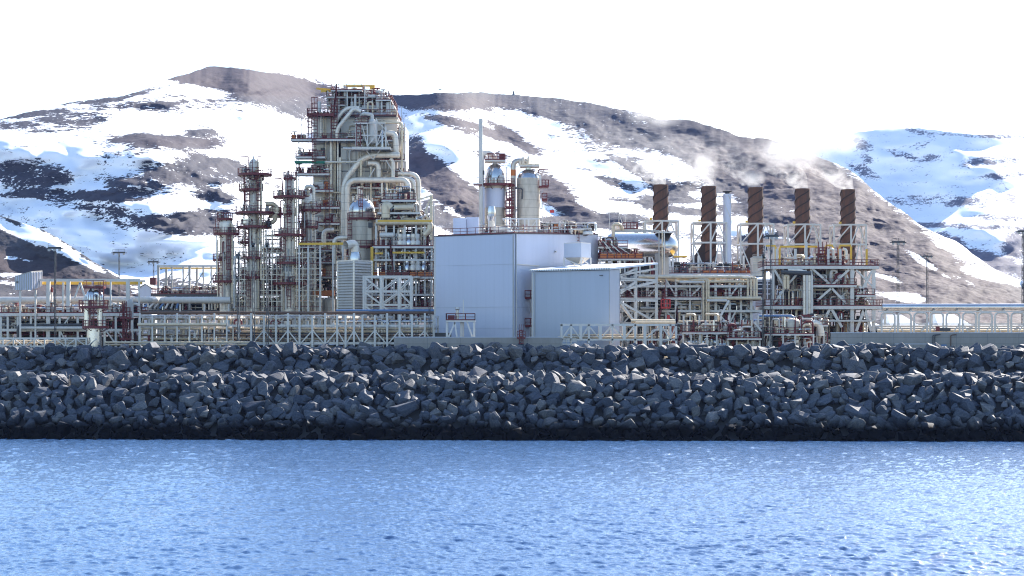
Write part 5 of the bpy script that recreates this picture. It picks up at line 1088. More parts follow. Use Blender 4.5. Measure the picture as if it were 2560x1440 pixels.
# ================================================================ twin vessels and thin stack behind the hall
Y = 388; m_ = M(Y)
def vessel_tower(label, px, r, prof, plats, extra, mat):
    x = PX(px, Y); t = T('tower_vessel', label, 'tower vessel', (x, Y, BASE), 'pair of tower vessels behind the white hall')
    t.part('shell', G().lathe(x, Y, [(r * m_, BASE)] + [(q * m_, PZ(py, Y)) for py, q in prof], 32), mat)
    for py, a, b in plats: ring_deck(t, PX((a + b) / 2, Y), Y, PZ(py, Y), .8, (b - a) / 2 * m_)
    extra(t, x); t.done()
def e1(t, x):
    t.part('dome', G().lathe(x, Y, [(27 * m_, PZ(462, Y))] + [(27 * math.cos(a) ** .8 * m_, PZ(452 - 42 * math.sin(a), Y)) for a in (0, .2, .4, .6, .8, 1.0, 1.2, 1.35)], 32), 'bright_cladding')
    t.part('gooseneck', G().tube([(PX(1204, Y), Y - 2, BASE), (PX(1204, Y), Y - 2, PZ(384, Y)), (PX(1234, Y), Y - 1, PZ(384, Y)), (PX(1238, Y), Y, PZ(412, Y))], 6.5 * m_, 16, 1.5), 'white_steel')
    t.part('riser_duct', G().box(PX(1199, Y), PX(1212, Y), Y - 3, Y - 1.4, BASE, PZ(470, Y)), 'white_wall'); t.part('sight_box', G().box(PX(1200, Y), PX(1212, Y), Y - 3.4, Y - 2.6, PZ(440, Y), PZ(430, Y)), 'dark_steel')
    d = t.part('platform', G().box(PX(1212, Y), PX(1263, Y), Y - 2, Y + 2, PZ(402, Y) - .3, PZ(402, Y)), 'white_steel'); t.sub(d, 'railing', G().rail([(PX(1212, Y), Y - 2, PZ(402, Y)), (PX(1263, Y), Y - 2, PZ(402, Y)), (PX(1263, Y), Y + 2, PZ(402, Y))], 1.2, .13, .8), 'red_rail')
    t.part('screen', G().box(PX(1248, Y), PX(1262, Y), Y - 1.4, Y - 1.2, PZ(401, Y), PZ(386, Y)), 'red_rail')
    t.part('manhole', G().lathe(PX(1254, Y), Y - 2.3, [(6 * m_, PZ(462, Y)), (7 * m_, PZ(452, Y)), (6 * m_, PZ(440, Y))], 16), 'white_steel')
    for p in (1231, 1245): t.part('gate', G().box(PX(p, Y), PX(p + 6, Y), Y - 2.6, Y - 2.3, PZ(459, Y), PZ(447, Y)), 'tank_plate')
    for py, a, b in ((520, 1264, 1285), (500, 1266, 1280), (540, 1264, 1282)): t.part('side_platform', G().box(PX(a, Y), PX(b, Y), Y - 2.4, Y - .5, PZ(py, Y) - .25, PZ(py, Y)).rail([(PX(a, Y), Y - 2.4, PZ(py, Y)), (PX(b, Y), Y - 2.4, PZ(py, Y))], 1.3, .14, .7), 'red_rail')
    for p in (1267, 1273): t.part('pipe', G().tube([(PX(p, Y), Y - 2, BASE), (PX(p, Y), Y - 2, PZ(465 if p > 1270 else 420, Y))], 1.4 * m_, 8), 'white_steel' if p < 1270 else 'red_rail')
    t.part('ladder', ladder_g(PX(1279, Y), Y - 1.6, PZ(580, Y), PZ(462, Y), True, .45, .13), 'red_rail')
    t.part('panel_wrap', G().lathe(x, Y, [(27.6 * m_, PZ(520, Y)), (27.6 * m_, PZ(472, Y))], 32), 'white_wall')
vessel_tower('left vessel of the pair behind the white hall, with silver dome and white gooseneck pipe', 1238, 27, [(580, 27), (463, 27)], [(463, 1196, 1289)], e1, 'tank_plate')
def e2(t, x):
    t.part('dome', G().lathe(x, Y, [(29 * m_, PZ(446, Y)), (27 * m_, PZ(438, Y)), (20 * m_, PZ(430, Y)), (10 * m_, PZ(425, Y)), (8 * m_, PZ(424, Y)), (8 * m_, PZ(410, Y)), (2 * m_, PZ(408, Y))], 32), 'bright_cladding')
    t.part('gooseneck', G().tube([(PX(1283, Y), Y - .5, BASE), (PX(1283, Y), Y - .5, PZ(402, Y)), (PX(1318, Y), Y, PZ(402, Y)), (PX(1320, Y), Y, PZ(420, Y))], 6.5 * m_, 16, 1.2), 'brown_pipe' if False else 'galvanised')
    t.part('rust_band', G().lathe(PX(1283, Y), Y - .5, [(6.8 * m_, PZ(440, Y)), (6.8 * m_, PZ(425, Y))], 16), 'orange_plate')
    d = t.part('platform', G().box(PX(1300, Y), PX(1348, Y), Y - 2, Y + 2, PZ(415, Y) - .25, PZ(415, Y)), 'white_steel'); t.sub(d, 'railing', G().rail([(PX(1300, Y), Y - 2, PZ(415, Y)), (PX(1348, Y), Y - 2, PZ(415, Y)), (PX(1348, Y), Y + 2, PZ(415, Y))], 1.2, .1, .8), 'cream_pipe')
    for p, h, r in ((1308, 396, 4), (1321, 394, 3), (1300, 402, 4)): t.part('nozzle', G().lathe(PX(p, Y), Y - .5, [(r * m_, PZ(415, Y)), (r * m_, PZ(h, Y)), (r * .5 * m_, PZ(h - 3, Y))], 12), 'cladding')
    for py, a, b in ((467, 1347, 1371), (500, 1355, 1367)): t.part('side_platform', G().box(PX(a, Y), PX(b, Y), Y - 1.5, Y + 1, PZ(py, Y) - .25, PZ(py, Y)).rail([(PX(a, Y), Y - 1.5, PZ(py, Y)), (PX(b, Y), Y - 1.5, PZ(py, Y)), (PX(b, Y), Y + 1, PZ(py, Y))], 1.2, .14, .7), 'red_rail')
    t.part('pipe', G().tube([(PX(1340, Y), Y - 1.6, PZ(436, Y)), (PX(1350, Y), Y - 1.6, PZ(440, Y)), (PX(1351, Y), Y - 1.6, PZ(466, Y))], 2.6 * m_, 10), 'white_steel'); t.part('pipe', G().tube([(PX(1355, Y), Y - 1, BASE), (PX(1355, Y), Y - 1, PZ(478, Y))], 1.2 * m_, 8), 'white_steel')
    t.part('davit', G().tube([(PX(1346, Y), Y, PZ(440, Y)), (PX(1346, Y), Y, PZ(424, Y)), (PX(1371, Y), Y, PZ(423, Y))], .1, 6), 'red_rail')
    t.part('valve_arm', G().tube([(PX(1288, Y), Y - 2.6, PZ(473, Y)), (PX(1306, Y), Y - 2.6, PZ(474, Y)), (PX(1305, Y), Y - 2.6, PZ(500, Y))], 2.0 * m_, 8), 'dark_steel')
vessel_tower('right vessel of the pair behind the white hall, plain plated with a flat silver cap', 1321, 29, [(580, 29), (446, 29)], [], e2, 'tank_plate')
Y = 384
t = T('thin_stack', 'thin pale chimney pipe rising high over the white hall', 'stack', (PX(1202, Y), Y, BASE))
t.part('pipe', G().lathe(PX(1202, Y), Y, [(5 * M(Y), BASE), (5 * M(Y), PZ(297, Y)), (4.6 * M(Y), PZ(297, Y)), (4.6 * M(Y), PZ(300, Y))], 18), 'white_steel')
d = t.part('platform', G().box(PX(1184, Y), PX(1206, Y), Y - 1.4, Y - .2, PZ(462, Y) - .2, PZ(462, Y)), 'red_rail'); t.sub(d, 'railing', G().rail([(PX(1184, Y), Y - 1.4, PZ(462, Y)), (PX(1206, Y), Y - 1.4, PZ(462, Y))], 1.3, .09, .8), 'white_steel')
t.done()
Y = 430
t = T('flagpole', 'small red and white flag on a pole right of the tower vessels', 'flag', (PX(1367, Y), Y, BASE))
t.part('pole', G().bar((PX(1367, Y), Y, BASE), (PX(1367, Y), Y, PZ(520, Y)), .14), 'white_steel')
g = G(); x = PX(1375, Y); g.add([(x, Y, PZ(525, Y)), (x + .9, Y - .2, PZ(526, Y)), (x + .9, Y - .2, PZ(532, Y)), (x, Y, PZ(532, Y)), (x, Y + .05, PZ(525, Y)), (x + .9, Y - .15, PZ(526, Y)), (x + .9, Y - .15, PZ(532, Y)), (x, Y + .05, PZ(532, Y))], [(0, 1, 2, 3), (7, 6, 5, 4), (0, 4, 5, 1), (1, 5, 6, 2), (2, 6, 7, 3), (3, 7, 4, 0)])
t.part('cloth', g, 'bright_red'); t.part('halyard', G().bar((PX(1367, Y), Y, PZ(528, Y)), (x, Y, PZ(528, Y)), .06), 'white_steel'); t.done()
# little instrument stand in front of the hall
Y = 333.5; m_ = M(Y)
t = T('instrument_stand', 'white four-legged stand with red railed deck and vent pipe, in front of the white hall', 'instrument stand', (PX(1152, Y), Y, BASE))
for p in (1117, 1185):
    for yy in (Y, Y + 3): t.part('leg', G().bar((PX(p, Y), yy, BASE), (PX(p, Y), yy, PZ(803, Y)), .32), 'white_steel')
for a, b, c, d in ((1118, 852, 1137, 806), (1137, 806, 1146, 866), (1184, 852, 1168, 806), (1118, 866, 1140, 850), (1184, 866, 1162, 850)): t.part('brace', G().bar((PX(a, Y), Y - .02, PZ(b, Y)), (PX(c, Y), Y - .02, PZ(d, Y)), .26), 'white_steel')
beam(t, (PX(1117, Y), Y - .05, PZ(851, Y)), (PX(1185, Y), Y - .05, PZ(851, Y)), .18, .22)
deck(t, PX(1115, Y), PX(1187, Y), Y - .3, Y + 3.3, PZ(801, Y), 'flrb', fascia=.26)
t.part('vent_pipe', G().bar((PX(1158, Y), Y + 1, BASE), (PX(1158, Y), Y + 1, PZ(749, Y)), .2), 'white_steel'); t.part('column', G().bar((PX(1153, Y), Y + .8, BASE), (PX(1153, Y), Y + .8, PZ(803, Y)), .4), 'white_steel')
t.part('analyser', G().lathe(PX(1143, Y), Y + 1, [(.26, PZ(800, Y)), (.26, PZ(775, Y)), (.4, PZ(773, Y)), (.3, PZ(767, Y))], 12), 'galvanised'); t.part('cabinet', G().box(PX(1119, Y), PX(1136, Y), Y + .4, Y + 1.6, PZ(800.5, Y), PZ(788, Y)), 'red_rail')
t.done()
# ================================================================ horizontal vessel with its pipe deck
Y = 372; m_ = M(Y)
t = T('storage_vessel', 'huge silver horizontal vessel with rounded end, left of the brown stacks', 'pressure vessel', (PX(1640, Y), Y, PZ(690, Y)))
n = 36; g = G(); vs = []; fs = []; a = P(1530, 612, Y + 9); b = P(1690, 614, Y); d = (b - a).normalized(); o = d.cross(Vector((0, 0, 1))).normalized(); r = 30 * m_; L = (b - a).length
pf = [(0, .3), (.02, .97), (.5, 1)] + [(L - .8 * r, 1.0)] + [(L - .8 * r + .8 * r * math.sin(q), max(math.cos(q), .02)) for q in np.linspace(0.15, 1.55, 12)]
for s, k in pf:
    for i in range(n): an = 2 * math.pi * i / n; vs.append(a + d * s + (Vector((0, 0, 1)) * math.sin(an) + o * math.cos(an)) * r * k)
for j in range(len(pf) - 1):
    for i in range(n): fs.append((j * n + i, j * n + (i + 1) % n, (j + 1) * n + (i + 1) % n, (j + 1) * n + i))
fs.append(tuple(range(n))); fs.append(tuple((len(pf) - 1) * n + i for i in reversed(range(n))))
g.add(vs, fs); g.smooth = True; t.part('shell', g, 'bright_cladding')
for k in (.25, .78): c = a + d * L * k; t.part('saddle', G().hexa([c + o * 2 + d * -.4 - Vector((0, 0, 7)), c - o * 2 + d * -.4 - Vector((0, 0, 7)), c - o * 2 + d * .4 - Vector((0, 0, 7)), c + o * 2 + d * .4 - Vector((0, 0, 7))],
    [c + o * 1.7 + d * -.4 - Vector((0, 0, r * .7)), c - o * 1.7 + d * -.4 - Vector((0, 0, r * .7)), c - o * 1.7 + d * .4 - Vector((0, 0, r * .7)), c + o * 1.7 + d * .4 - Vector((0, 0, r * .7))]), 'grey_steel')
yy = Y - 2.6
for p in (1645, 1653, 1658): t.part('pipe', G().tube([(PX(p, Y), yy, PZ(690, Y)), (PX(p, Y), yy, PZ(580 - (p % 3), Y)), (PX(p - 4, Y), Y + 1, PZ(578, Y))], 1.6 * m_, 8), ['cream_pipe', 'grey_steel', 'white_steel'][p % 3])
beam(t, (PX(1532, Y), yy, PZ(581, Y)), (PX(1646, Y), yy, PZ(579, Y)), .3, .3, 'grey_steel'); deck(t, PX(1640, Y), PX(1680, Y), yy, Y + 2, PZ(581, Y), '', rail=None, fascia=.25)
t.part('drip_tray', G().box(PX(1684, Y), PX(1716, Y), Y - 1.4, Y + 1, PZ(644, Y), PZ(640, Y)), 'yellow_beam')
t.part('riser', G().tube([(PX(1531, Y), yy, PZ(690, Y)), (PX(1531, Y), yy, PZ(562, Y)), (PX(1548, Y), yy, PZ(562, Y)), (PX(1556, Y), yy + 1, PZ(578, Y))], 4.2 * m_, 12, .9), 'cream_pipe')
t.part('elbow', G().tube([(PX(1541, Y), Y, PZ(575, Y)), (PX(1541, Y), Y, PZ(561, Y)), (PX(1554, Y), Y, PZ(561, Y)), (PX(1557, Y), Y, PZ(578, Y))], 3.4 * m_, 12, .7), 'cladding')
d_ = t.part('platform', G().box(PX(1532, Y), PX(1593, Y), Y - 1.5, Y + 2, PZ(574, Y) - .25, PZ(574, Y)), 'white_steel'); t.sub(d_, 'railing', G().rail([(PX(1556, Y), Y - 1.5, PZ(574, Y)), (PX(1593, Y), Y - 1.5, PZ(574, Y)), (PX(1593, Y), Y + 2, PZ(574, Y))], 1.2, .15, .7), 'red_rail')
for p in (1524, 1548, 1565): t.part('davit', G().bar((PX(p, Y), Y + 1, PZ(575, Y)), (PX(p, Y), Y + 1, PZ(530, Y)), .1), 'white_steel')
beam(t, (PX(1515, Y), Y + 1, PZ(531, Y)), (PX(1566, Y), Y + 1, PZ(529, Y)), .12, .12, 'cream_pipe'); t.part('brace', G().bar((PX(1548, Y), Y + 1, PZ(532, Y)), (PX(1562, Y), Y + 1, PZ(574, Y)), .1), 'white_steel')
t.done()
Y = 366; m_ = M(Y)
t = T('pipe_deck', 'rusty orange panelled pipe deck between white hall and silver vessel', 'pipe deck', (PX(1545, Y), Y, PZ(690, Y)))
deck(t, PX(1497, Y), PX(1608, Y), Y, Y + 6, PZ(647, Y), 'flr', fascia=.3); deck(t, PX(1497, Y), PX(1570, Y), Y + 1, Y + 7, PZ(616, Y), 'fl', fascia=.3)
for k in range(6): t.part('panel', G().box(PX(1501 + k * 17.8, Y), PX(1517 + k * 17.8, Y), Y + .15, Y + .3, PZ(646, Y), PZ(634, Y)), 'orange_plate')
for p in (1500, 1530, 1562, 1600): t.part('column', G().bar((PX(p, Y), Y + .4, BASE), (PX(p, Y), Y + .4, PZ(648, Y)), .3), 'white_steel')
for k, (p, q, z_) in enumerate(((1497, 1530, 616), (1500, 1560, 624), (1520, 1590, 628))): t.part('large_pipe', G().tube([(PX(p, Y), Y + 1.5 + k, PZ(z_, Y)), (PX(q, Y), Y + 1.5 + k, PZ(z_ - 1, Y)), (PX(q + 6, Y), Y + 1.5 + k, PZ(z_ + 24, Y))], 4.2 * m_, 12, .8), ['dark_steel', 'brown_pipe', 'cream_pipe'][k])
for k in range(6): t.part('brace', G().bar((PX(1500 + k * 9, Y), Y + .7, PZ(600 + k * 3, Y)), (PX(1530 + k * 12, Y), Y + .7, PZ(645, Y)), .18), ['red_rail', 'white_steel'][k % 2])
clutter(t, PX(1498, Y), PX(1600, Y), Y + .5, Y + 5, PZ(646, Y), PZ(622, Y), 91, 10, 5, 8, 2, 3, 5, .9, .4); clutter(t, PX(1498, Y), PX(1545, Y), Y + 1.5, Y + 5, PZ(615, Y), PZ(590, Y), 92, 7, 3, 6, 1, 2, 3, .8, .5)
clutter(t, PX(1498, Y), PX(1640, Y), Y + .5, Y + 5, PZ(690, Y), PZ(650, Y), 93, 14, 6, 6, 2, 3, 6, 1, .2)
t.done()

# ================================================================ five rusty exhaust stacks, each in its white frame
STK = [(1652, 462, 420, 38), (1772, 466, 424, 38), (1889, 469, 428, 38), (2006, 472, 432, 37.5), (2120, 474, 436, 37)]
order = ['leftmost rusty brown stack, behind the silver vessel', 'second rusty brown stack, with the slim white chimney on its right', 'middle one of the five rusty brown stacks, right of the slim white chimney',
         'fourth rusty brown stack, behind the yellow hoist beam', 'rightmost of the five rusty brown stacks']
def stack_parts():
    """one stack of radius 1 m steps: built in its own coordinates, foot at 0, top at 34 m"""
    H = 34.0; r = 1.55; parts = []
    parts.append(('pipe', G().lathe(0, 0, [(r, 0), (r, H), (r - .12, H), (r - .14, H - 1.2)], 30), 'rust_stack'))
    turns = 5.4; N = 230
    for k0 in (0, 2.094, 4.189):
        g = G(); pts = []
        for i in range(N): 
            q = i / (N - 1); an = k0 + 2 * math.pi * turns * q + 1.0; pts.append((math.cos(an), math.sin(an), .6 + (H - 1.0) * q))
        for (a, b, c), (d, e, f_) in zip(pts[:-1], pts[1:]):
            g.hexa([(a * (r - .05), b * (r - .05), c - .16), (a * (r + .15), b * (r + .15), c - .16), (a * (r + .15), b * (r + .15), c + .16), (a * (r - .05), b * (r - .05), c + .16)],
                   [(d * (r - .05), e * (r - .05), f_ - .16), (d * (r + .15), e * (r + .15), f_ - .16), (d * (r + .15), e * (r + .15), f_ + .16), (d * (r - .05), e * (r - .05), f_ + .16)])
        parts.append(('wind_strake', g, 'rust_dark'))
    z0, z1, z2 = 8.5, 18.5, 26.2; w0 = 5.0
    g = G().hexa([(-r - 4.2, -1.4, 10), (-r + .8, -1.4, 10), (-r + .8, 1.4, 10), (-r - 4.2, 1.4, 10)], [(-r - 3.4, -1.4, 16.4), (-r + .8, -1.4, 16.4), (-r + .8, 1.4, 16.4), (-r - 3.4, 1.4, 16.4)]).hexa([(-r - 3.4, -1.4, 16.4), (-r + .8, -1.4, 16.4), (-r + .8, 1.4, 16.4), (-r - 3.4, 1.4, 16.4)], [(-r + .1, -1.2, 21.8), (-r + .8, -1.2, 21.8), (-r + .8, 1.2, 21.8), (-r + .1, 1.2, 21.8)]); parts.append(('breeching_duct', g, 'rust_dark'))
    for x, y in ((-3.45, -2.6), (0, -3.9), (3.45, -2.6), (-3.45, 3.0), (3.45, 3.0)):
        parts.append(('frame_post', G().bar((x, y, 0), (x, y, z2), .34), 'white_steel'))
    for z in (z2, 22.0):
        for a, b in (((-3.45, -2.6), (0, -3.9)), ((0, -3.9), (3.45, -2.6)), ((3.45, -2.6), (3.45, 3)), ((3.45, 3), (-3.45, 3)), ((-3.45, 3), (-3.45, -2.6))):
            parts.append(('frame_beam', G().bar((a[0], a[1], z), (b[0], b[1], z), .3, .34), 'white_steel'))
    for a, b in (((-3.45, -2.6, 22.0), (0, -3.9, z2)), ((0, -3.9, 22.0), (1.8, -3.2, z2)), ((3.45, -2.6, 22.0), (1.7, -3.2, z2)), ((0, -3.9, 22.0), (0, -3.9, 22.0)), ((-3.45, -2.6, 22.0), (-0.5, -3.8, 14.5)), ((0.4, -3.8, 14.5), (1.8, -3.2, 22.0)), ((3.45, -2.6, 14.5), (2.0, -3.2, 22.0)), ((-3.45, -2.6, 14.5), (-3.45, 3, 22.0)), ((3.45, 3, 22.0), (3.45, -2.6, z2)), ((-3.45, 3, 22.0), (-3.45, -2.6, z2))):
        parts.append(('frame_brace', G().bar(a, b, .24), 'white_steel'))
    parts.append(('lifting_lug', G().box(-2.6, -2.1, -4.2, -3.7, z2 + .17, z2 + .6), 'yellow_beam'))
    return parts
st0 = None
for (p, top, Y, wd), lab in zip(STK, order):
    x = PX(p, Y); zt = PZ(top, Y); s = wd * M(Y) / 3.2
    e = bpy.data.objects.new('exhaust_stack', None); C.objects.link(e); e.location = (x, Y, zt - 34 * s); e.scale = (s, s, s)
    tag(e, lab, 'exhaust stack', 'row of five brown exhaust stacks'); e.rotation_euler = (0, 0, 0)
    if st0 is None:
        st0 = []
        for nme, g, mt in stack_parts():
            o = mesh_ob(nme, g, mt) if g.v else None
            if o: o.parent = e; st0.append(o)
    else:
        for o in st0: c = o.copy(); C.objects.link(c); c.parent = e
Y = 424; m_ = M(Y)
t = T('white_chimney', 'slim white chimney with spiral strakes and dark flared cap between brown stacks', 'chimney', (PX(1818, Y), Y, BASE))
t.part('pipe', G().lathe(PX(1818, Y), Y, [(11 * m_, BASE), (11 * m_, PZ(600, Y)), (10 * m_, PZ(590, Y)), (10 * m_, PZ(485, Y))], 22), 'white_wall')
t.part('cap', G().lathe(PX(1818, Y), Y, [(5 * m_, PZ(485, Y)), (5 * m_, PZ(482, Y)), (12 * m_, PZ(479, Y)), (12 * m_, PZ(478, Y))], 18), 'dark_steel')
r = 10 * m_
for k0 in (0, 2.09, 4.19):
    g = G(); pts = [Vector((PX(1818, Y) + math.cos(k0 - i * .09) * r, Y + math.sin(k0 - i * .09) * r, PZ(562 - i * 1.9, Y))) for i in range(40)]
    for a, b in zip(pts[:-1], pts[1:]): g.bar(a, b, .12, .16)
    t.part('wind_strake', g, 'white_steel')
t.part('ladder', ladder_g(PX(1807, Y), Y - 1.2, BASE, PZ(600, Y), False), 'grey_steel')
t.done()
# turbine hall under the stacks
Y = 398
t = T('turbine_hall', 'low hall with snow white roof and grey glazed front under the brown stacks', 'industrial hall', (PX(1880, Y), Y, BASE))
t.part('wall', G().box(PX(1640, Y), PX(1945, Y), Y, Y + 22, BASE, PZ(700, Y) - .02), 'grey_wall')
z0, z1 = PZ(700, Y), PZ(679, Y + 22); e = .4
rp = [Vector((PX(1640, Y), Y - e, z0)), Vector((PX(1948, Y), Y - e, z0)), Vector((PX(1948, Y), Y + 22, z1)), Vector((PX(1640, Y), Y + 22, z1))]
t.part('roof', G().hexa(rp, [p + Vector((0, 0, .3)) for p in rp]), 'snow_roof')
wp = t.part('window_wall', G().box(PX(1890, Y), PX(1943, Y), Y - .12, Y - .02, PZ(748, Y), PZ(703, Y)), 'glass_dark'); g = G()
for p in (1889, 1918, 1943): g.bar((PX(p, Y), Y - .2, PZ(748, Y)), (PX(p, Y), Y - .2, PZ(702, Y)), .25)
for py in (703, 711, 722, 735): g.bar((PX(1889, Y), Y - .22, PZ(py, Y)), (PX(1943, Y), Y - .22, PZ(py, Y)), .2)
t.sub(wp, 'mullion', g, 'grey_wall')
t.done()
Y = 402
t = T('roof_plant_room', 'small ribbed grey plant box on the turbine hall, right of the middle stack', 'plant room', (PX(1898, Y), Y, PZ(681, Y)))
t.part('casing', G().box(PX(1882, Y), PX(1914, Y), Y, Y + 4, PZ(690, Y), PZ(645, Y)), 'tank_plate'); g = G()
for i in range(9): g.bar((PX(1882, Y), Y - .04, PZ(684 - i * 4.6, Y)), (PX(1914, Y), Y - .04, PZ(684 - i * 4.6, Y)), .06, .1)
t.part('ribs', g, 'grey_steel'); t.part('roof', G().box(PX(1881, Y), PX(1915, Y), Y - .2, Y + 4.2, PZ(645, Y), PZ(643, Y)).rail([(PX(1882, Y), Y, PZ(643, Y)), (PX(1914, Y), Y, PZ(643, Y))], .5, .06, .8), 'grey_steel')
t.done()
Y = 410
t = T('roof_piping', 'red railed pipe deck with orange panels at the feet of the brown stacks', 'pipe deck', (PX(1760, Y), Y, PZ(690, Y)))
deck(t, PX(1640, Y), PX(1905, Y), Y - 3, Y + 3, PZ(685, Y), 'f', fascia=.3)
for k in range(7): t.part('panel', G().box(PX(1755 + k * 18, Y), PX(1770 + k * 18, Y), Y - 2.85, Y - 2.7, PZ(685, Y), PZ(677, Y)), 'orange_plate')
clutter(t, PX(1650, Y), PX(1880, Y), Y - 2.5, Y + 2, PZ(685, Y), PZ(655, Y), 95, 26, 6, 26, 3, 6, 8, .9, .25)
for p in (1672, 1680, 1744, 1856, 1622): t.part('vent_pipe', G().bar((PX(p, Y), Y - 2, PZ(690, Y)), (PX(p, Y), Y - 2, PZ(640, Y)), .4), 'white_steel')
t.done()

# ================================================================ long compressor module right of the lean-to hall
Y = 362; m_ = M(Y)
t = T('process_module', 'long open compressor module with white beams and dense piping, right of the lean-to hall', 'process module', (PX(1720, Y), Y, BASE))
for p, w_ in ((1556, .3), (1587, .4), (1618, .5), (1641, .3), (1665, .4), (1690, .45), (1725, .3), (1756, .5), (1789, .45), (1824, .4), (1852, .35), (1878, .45)):
    t.part('column', G().bar((PX(p, Y), Y, BASE), (PX(p, Y), Y, PZ(687, Y)), w_), 'white_steel'); t.part('column', G().bar((PX(p, Y), Y + 11, BASE), (PX(p, Y), Y + 11, PZ(687, Y)), .4), 'grey_steel')
t.part('roof_beam', G().bar((PX(1592, Y), Y - .3, PZ(688, Y)), (PX(1872, Y), Y - .3, PZ(692, Y)), .5, .26), 'white_steel')
for py, r, mt, a, b, dy in ((693, .28, 'cream_pipe', 1596, 1868, -.6), (699, .34, 'cream_pipe', 1560, 1800, .4), (704, .24, 'cream_pipe', 1690, 1880, -.7), (706, .22, 'white_steel', 1698, 1760, -1.2), (746, .34, 'cream_pipe', 1770, 1900, -1.4), (752, .26, 'white_steel', 1765, 1815, -1.6), (771, .3, 'grey_steel', 1600, 1640, -1), (768, .2, 'dark_steel', 1640, 1870, 1), (760, .45, 'dark_steel', 1690, 1760, 2), (765, .5, 'dark_steel', 1790, 1850, 2)):
    t.part('pipe', G().tube([(PX(a, Y), Y + dy, PZ(py, Y)), (PX(b, Y), Y + dy, PZ(py, Y))], r, 10), mt)
for py, a, b, sd in ((713, 1552, 1885, ''), (744, 1552, 1905, 'f'), (775, 1552, 1905, ''), (805, 1552, 1905, '')): deck(t, PX(a, Y), PX(b, Y), Y - .5, Y + 11, PZ(py, Y), sd, fascia=.42, rail='red_rail' if sd else None)
for p in (1868, 1876, 1884, 1890): t.part('pipe', G().tube([(PX(p - 14, Y), Y - 1.0, PZ(695, Y)), (PX(p, Y), Y - 1.0, PZ(695, Y)), (PX(p, Y), Y - 1.0, PZ(745, Y))], .2, 8), 'cream_pipe')
for p in (1757, 1765, 1770): t.part('pipe', G().tube([(PX(p - 30, Y), Y - 1.1, PZ(702, Y)), (PX(p, Y), Y - 1.1, PZ(698, Y)), (PX(p, Y), Y - 1.1, PZ(800, Y))], .2, 8), 'cream_pipe')
for a, b, c, d in ((1587, 745, 1555, 700), (1618, 744, 1648, 712), (1690, 742, 1665, 700), (1725, 742, 1756, 712), (1587, 775, 1560, 806), (1618, 800, 1640, 776), (1824, 742, 1852, 705), (1824, 806, 1840, 776), (1690, 806, 1665, 778), (1789, 776, 1815, 806)):
    t.part('brace', G().bar((PX(a, Y), Y - .3, PZ(b, Y)), (PX(c, Y), Y - .3, PZ(d, Y)), .28), 'white_steel')
for k, (za, zb) in enumerate(((713, 690), (744, 716), (775, 747), (805, 778), (835, 808), (868, 838))):
    clutter(t, PX(1556, Y), PX(1885, Y), Y + .2, Y + 9, PZ(za, Y), PZ(zb, Y), 120 + k, 40, 13, 16, 7, 8, 14, 1.0, .1)
vessel_h(t, (PX(1690, Y), Y + 3, PZ(768, Y)), (PX(1760, Y), Y + 3, PZ(768, Y)), .9, 'dark_steel', 'drum')
lg = t.part('lift_cage', G().box(PX(1651, Y), PX(1673, Y), Y - 2, Y - .8, PZ(772, Y), PZ(770, Y)).rail([(PX(1651, Y), Y - 2, PZ(770, Y)), (PX(1673, Y), Y - 2, PZ(770, Y)), (PX(1673, Y), Y - .8, PZ(770, Y))], 1.5, .2, .5), 'bright_red')
t.sub(lg, 'cage_rope', G().bar((PX(1662, Y), Y - 1.4, PZ(749, Y)), (PX(1662, Y), Y - 1.4, PZ(700, Y)), .08), 'red_rail')
t.part('stair', G().rail([(PX(1646, Y), Y - 1, PZ(806, Y)), (PX(1660, Y), Y - 1, PZ(744, Y))], 1.8, .16, .7), 'red_rail'); t.part('panel', G().box(PX(1666, Y), PX(1673, Y), Y - 1.6, Y - 1.1, PZ(804, Y), PZ(788, Y)), 'bright_red')
t.done()
# right end tower module
Y = 366; m_ = M(Y)
t = T('process_module', 'tall white braced module on the right with yellow portals on its top deck', 'process module', (PX(2060, Y), Y, BASE))
for p, w_ in ((1932, .5), (1958, .25), (2015, .3), (2028, .4), (2130, .68), (2184, .62)):
    t.part('column', G().bar((PX(p, Y), Y, BASE), (PX(p, Y), Y, PZ(667, Y)), w_), 'white_steel'); t.part('column', G().bar((PX(p, Y), Y + 12, BASE), (PX(p, Y), Y + 12, PZ(667, Y)), .5), 'grey_steel')
for py, a, b, sd, fa in ((665, 1915, 2196, 'flrb', .55), (713, 2030, 2140, 'fr', .4), (765, 1910, 2205, 'flr', .6), (738, 2140, 2185, 'f', .3), (800, 1920, 2186, '', .3)): deck(t, PX(a, Y), PX(b, Y), Y - .6, Y + 12, PZ(py, Y), sd, fascia=fa, rail='red_rail' if sd else None)
for a, b, c, d, w_ in ((1934, 672, 1962, 720, .4), (1962, 720, 1935, 758, .36), (1962, 720, 2000, 676, .36), (2030, 672, 2078, 714, .4), (2122, 674, 2078, 714, .4), (2078, 720, 2042, 752, .4), (2078, 720, 2116, 760, .4), (2140, 675, 2180, 716, .3), (2180, 676, 2140, 752, .4), (2148, 716, 2182, 762, .4), (2074, 772, 2050, 820, .5), (2078, 772, 2104, 818, .5), (2160, 772, 2140, 828, .5), (2160, 772, 2178, 828, .5)):
    t.part('brace', G().bar((PX(a, Y), Y - .2, PZ(b, Y)), (PX(c, Y), Y - .2, PZ(d, Y)), w_), 'white_steel')
for k, p in enumerate((2008, 2015, 2021, 2027)): t.part('pipe', G().tube([(PX(p - 40, Y), Y - 1.2, PZ(676 + k * 2, Y)), (PX(p, Y), Y - 1.2, PZ(676 + k * 2, Y)), (PX(p, Y), Y - 1.2, PZ(788, Y))], .26, 10, .9), ['cladding', 'white_steel'][k % 2])
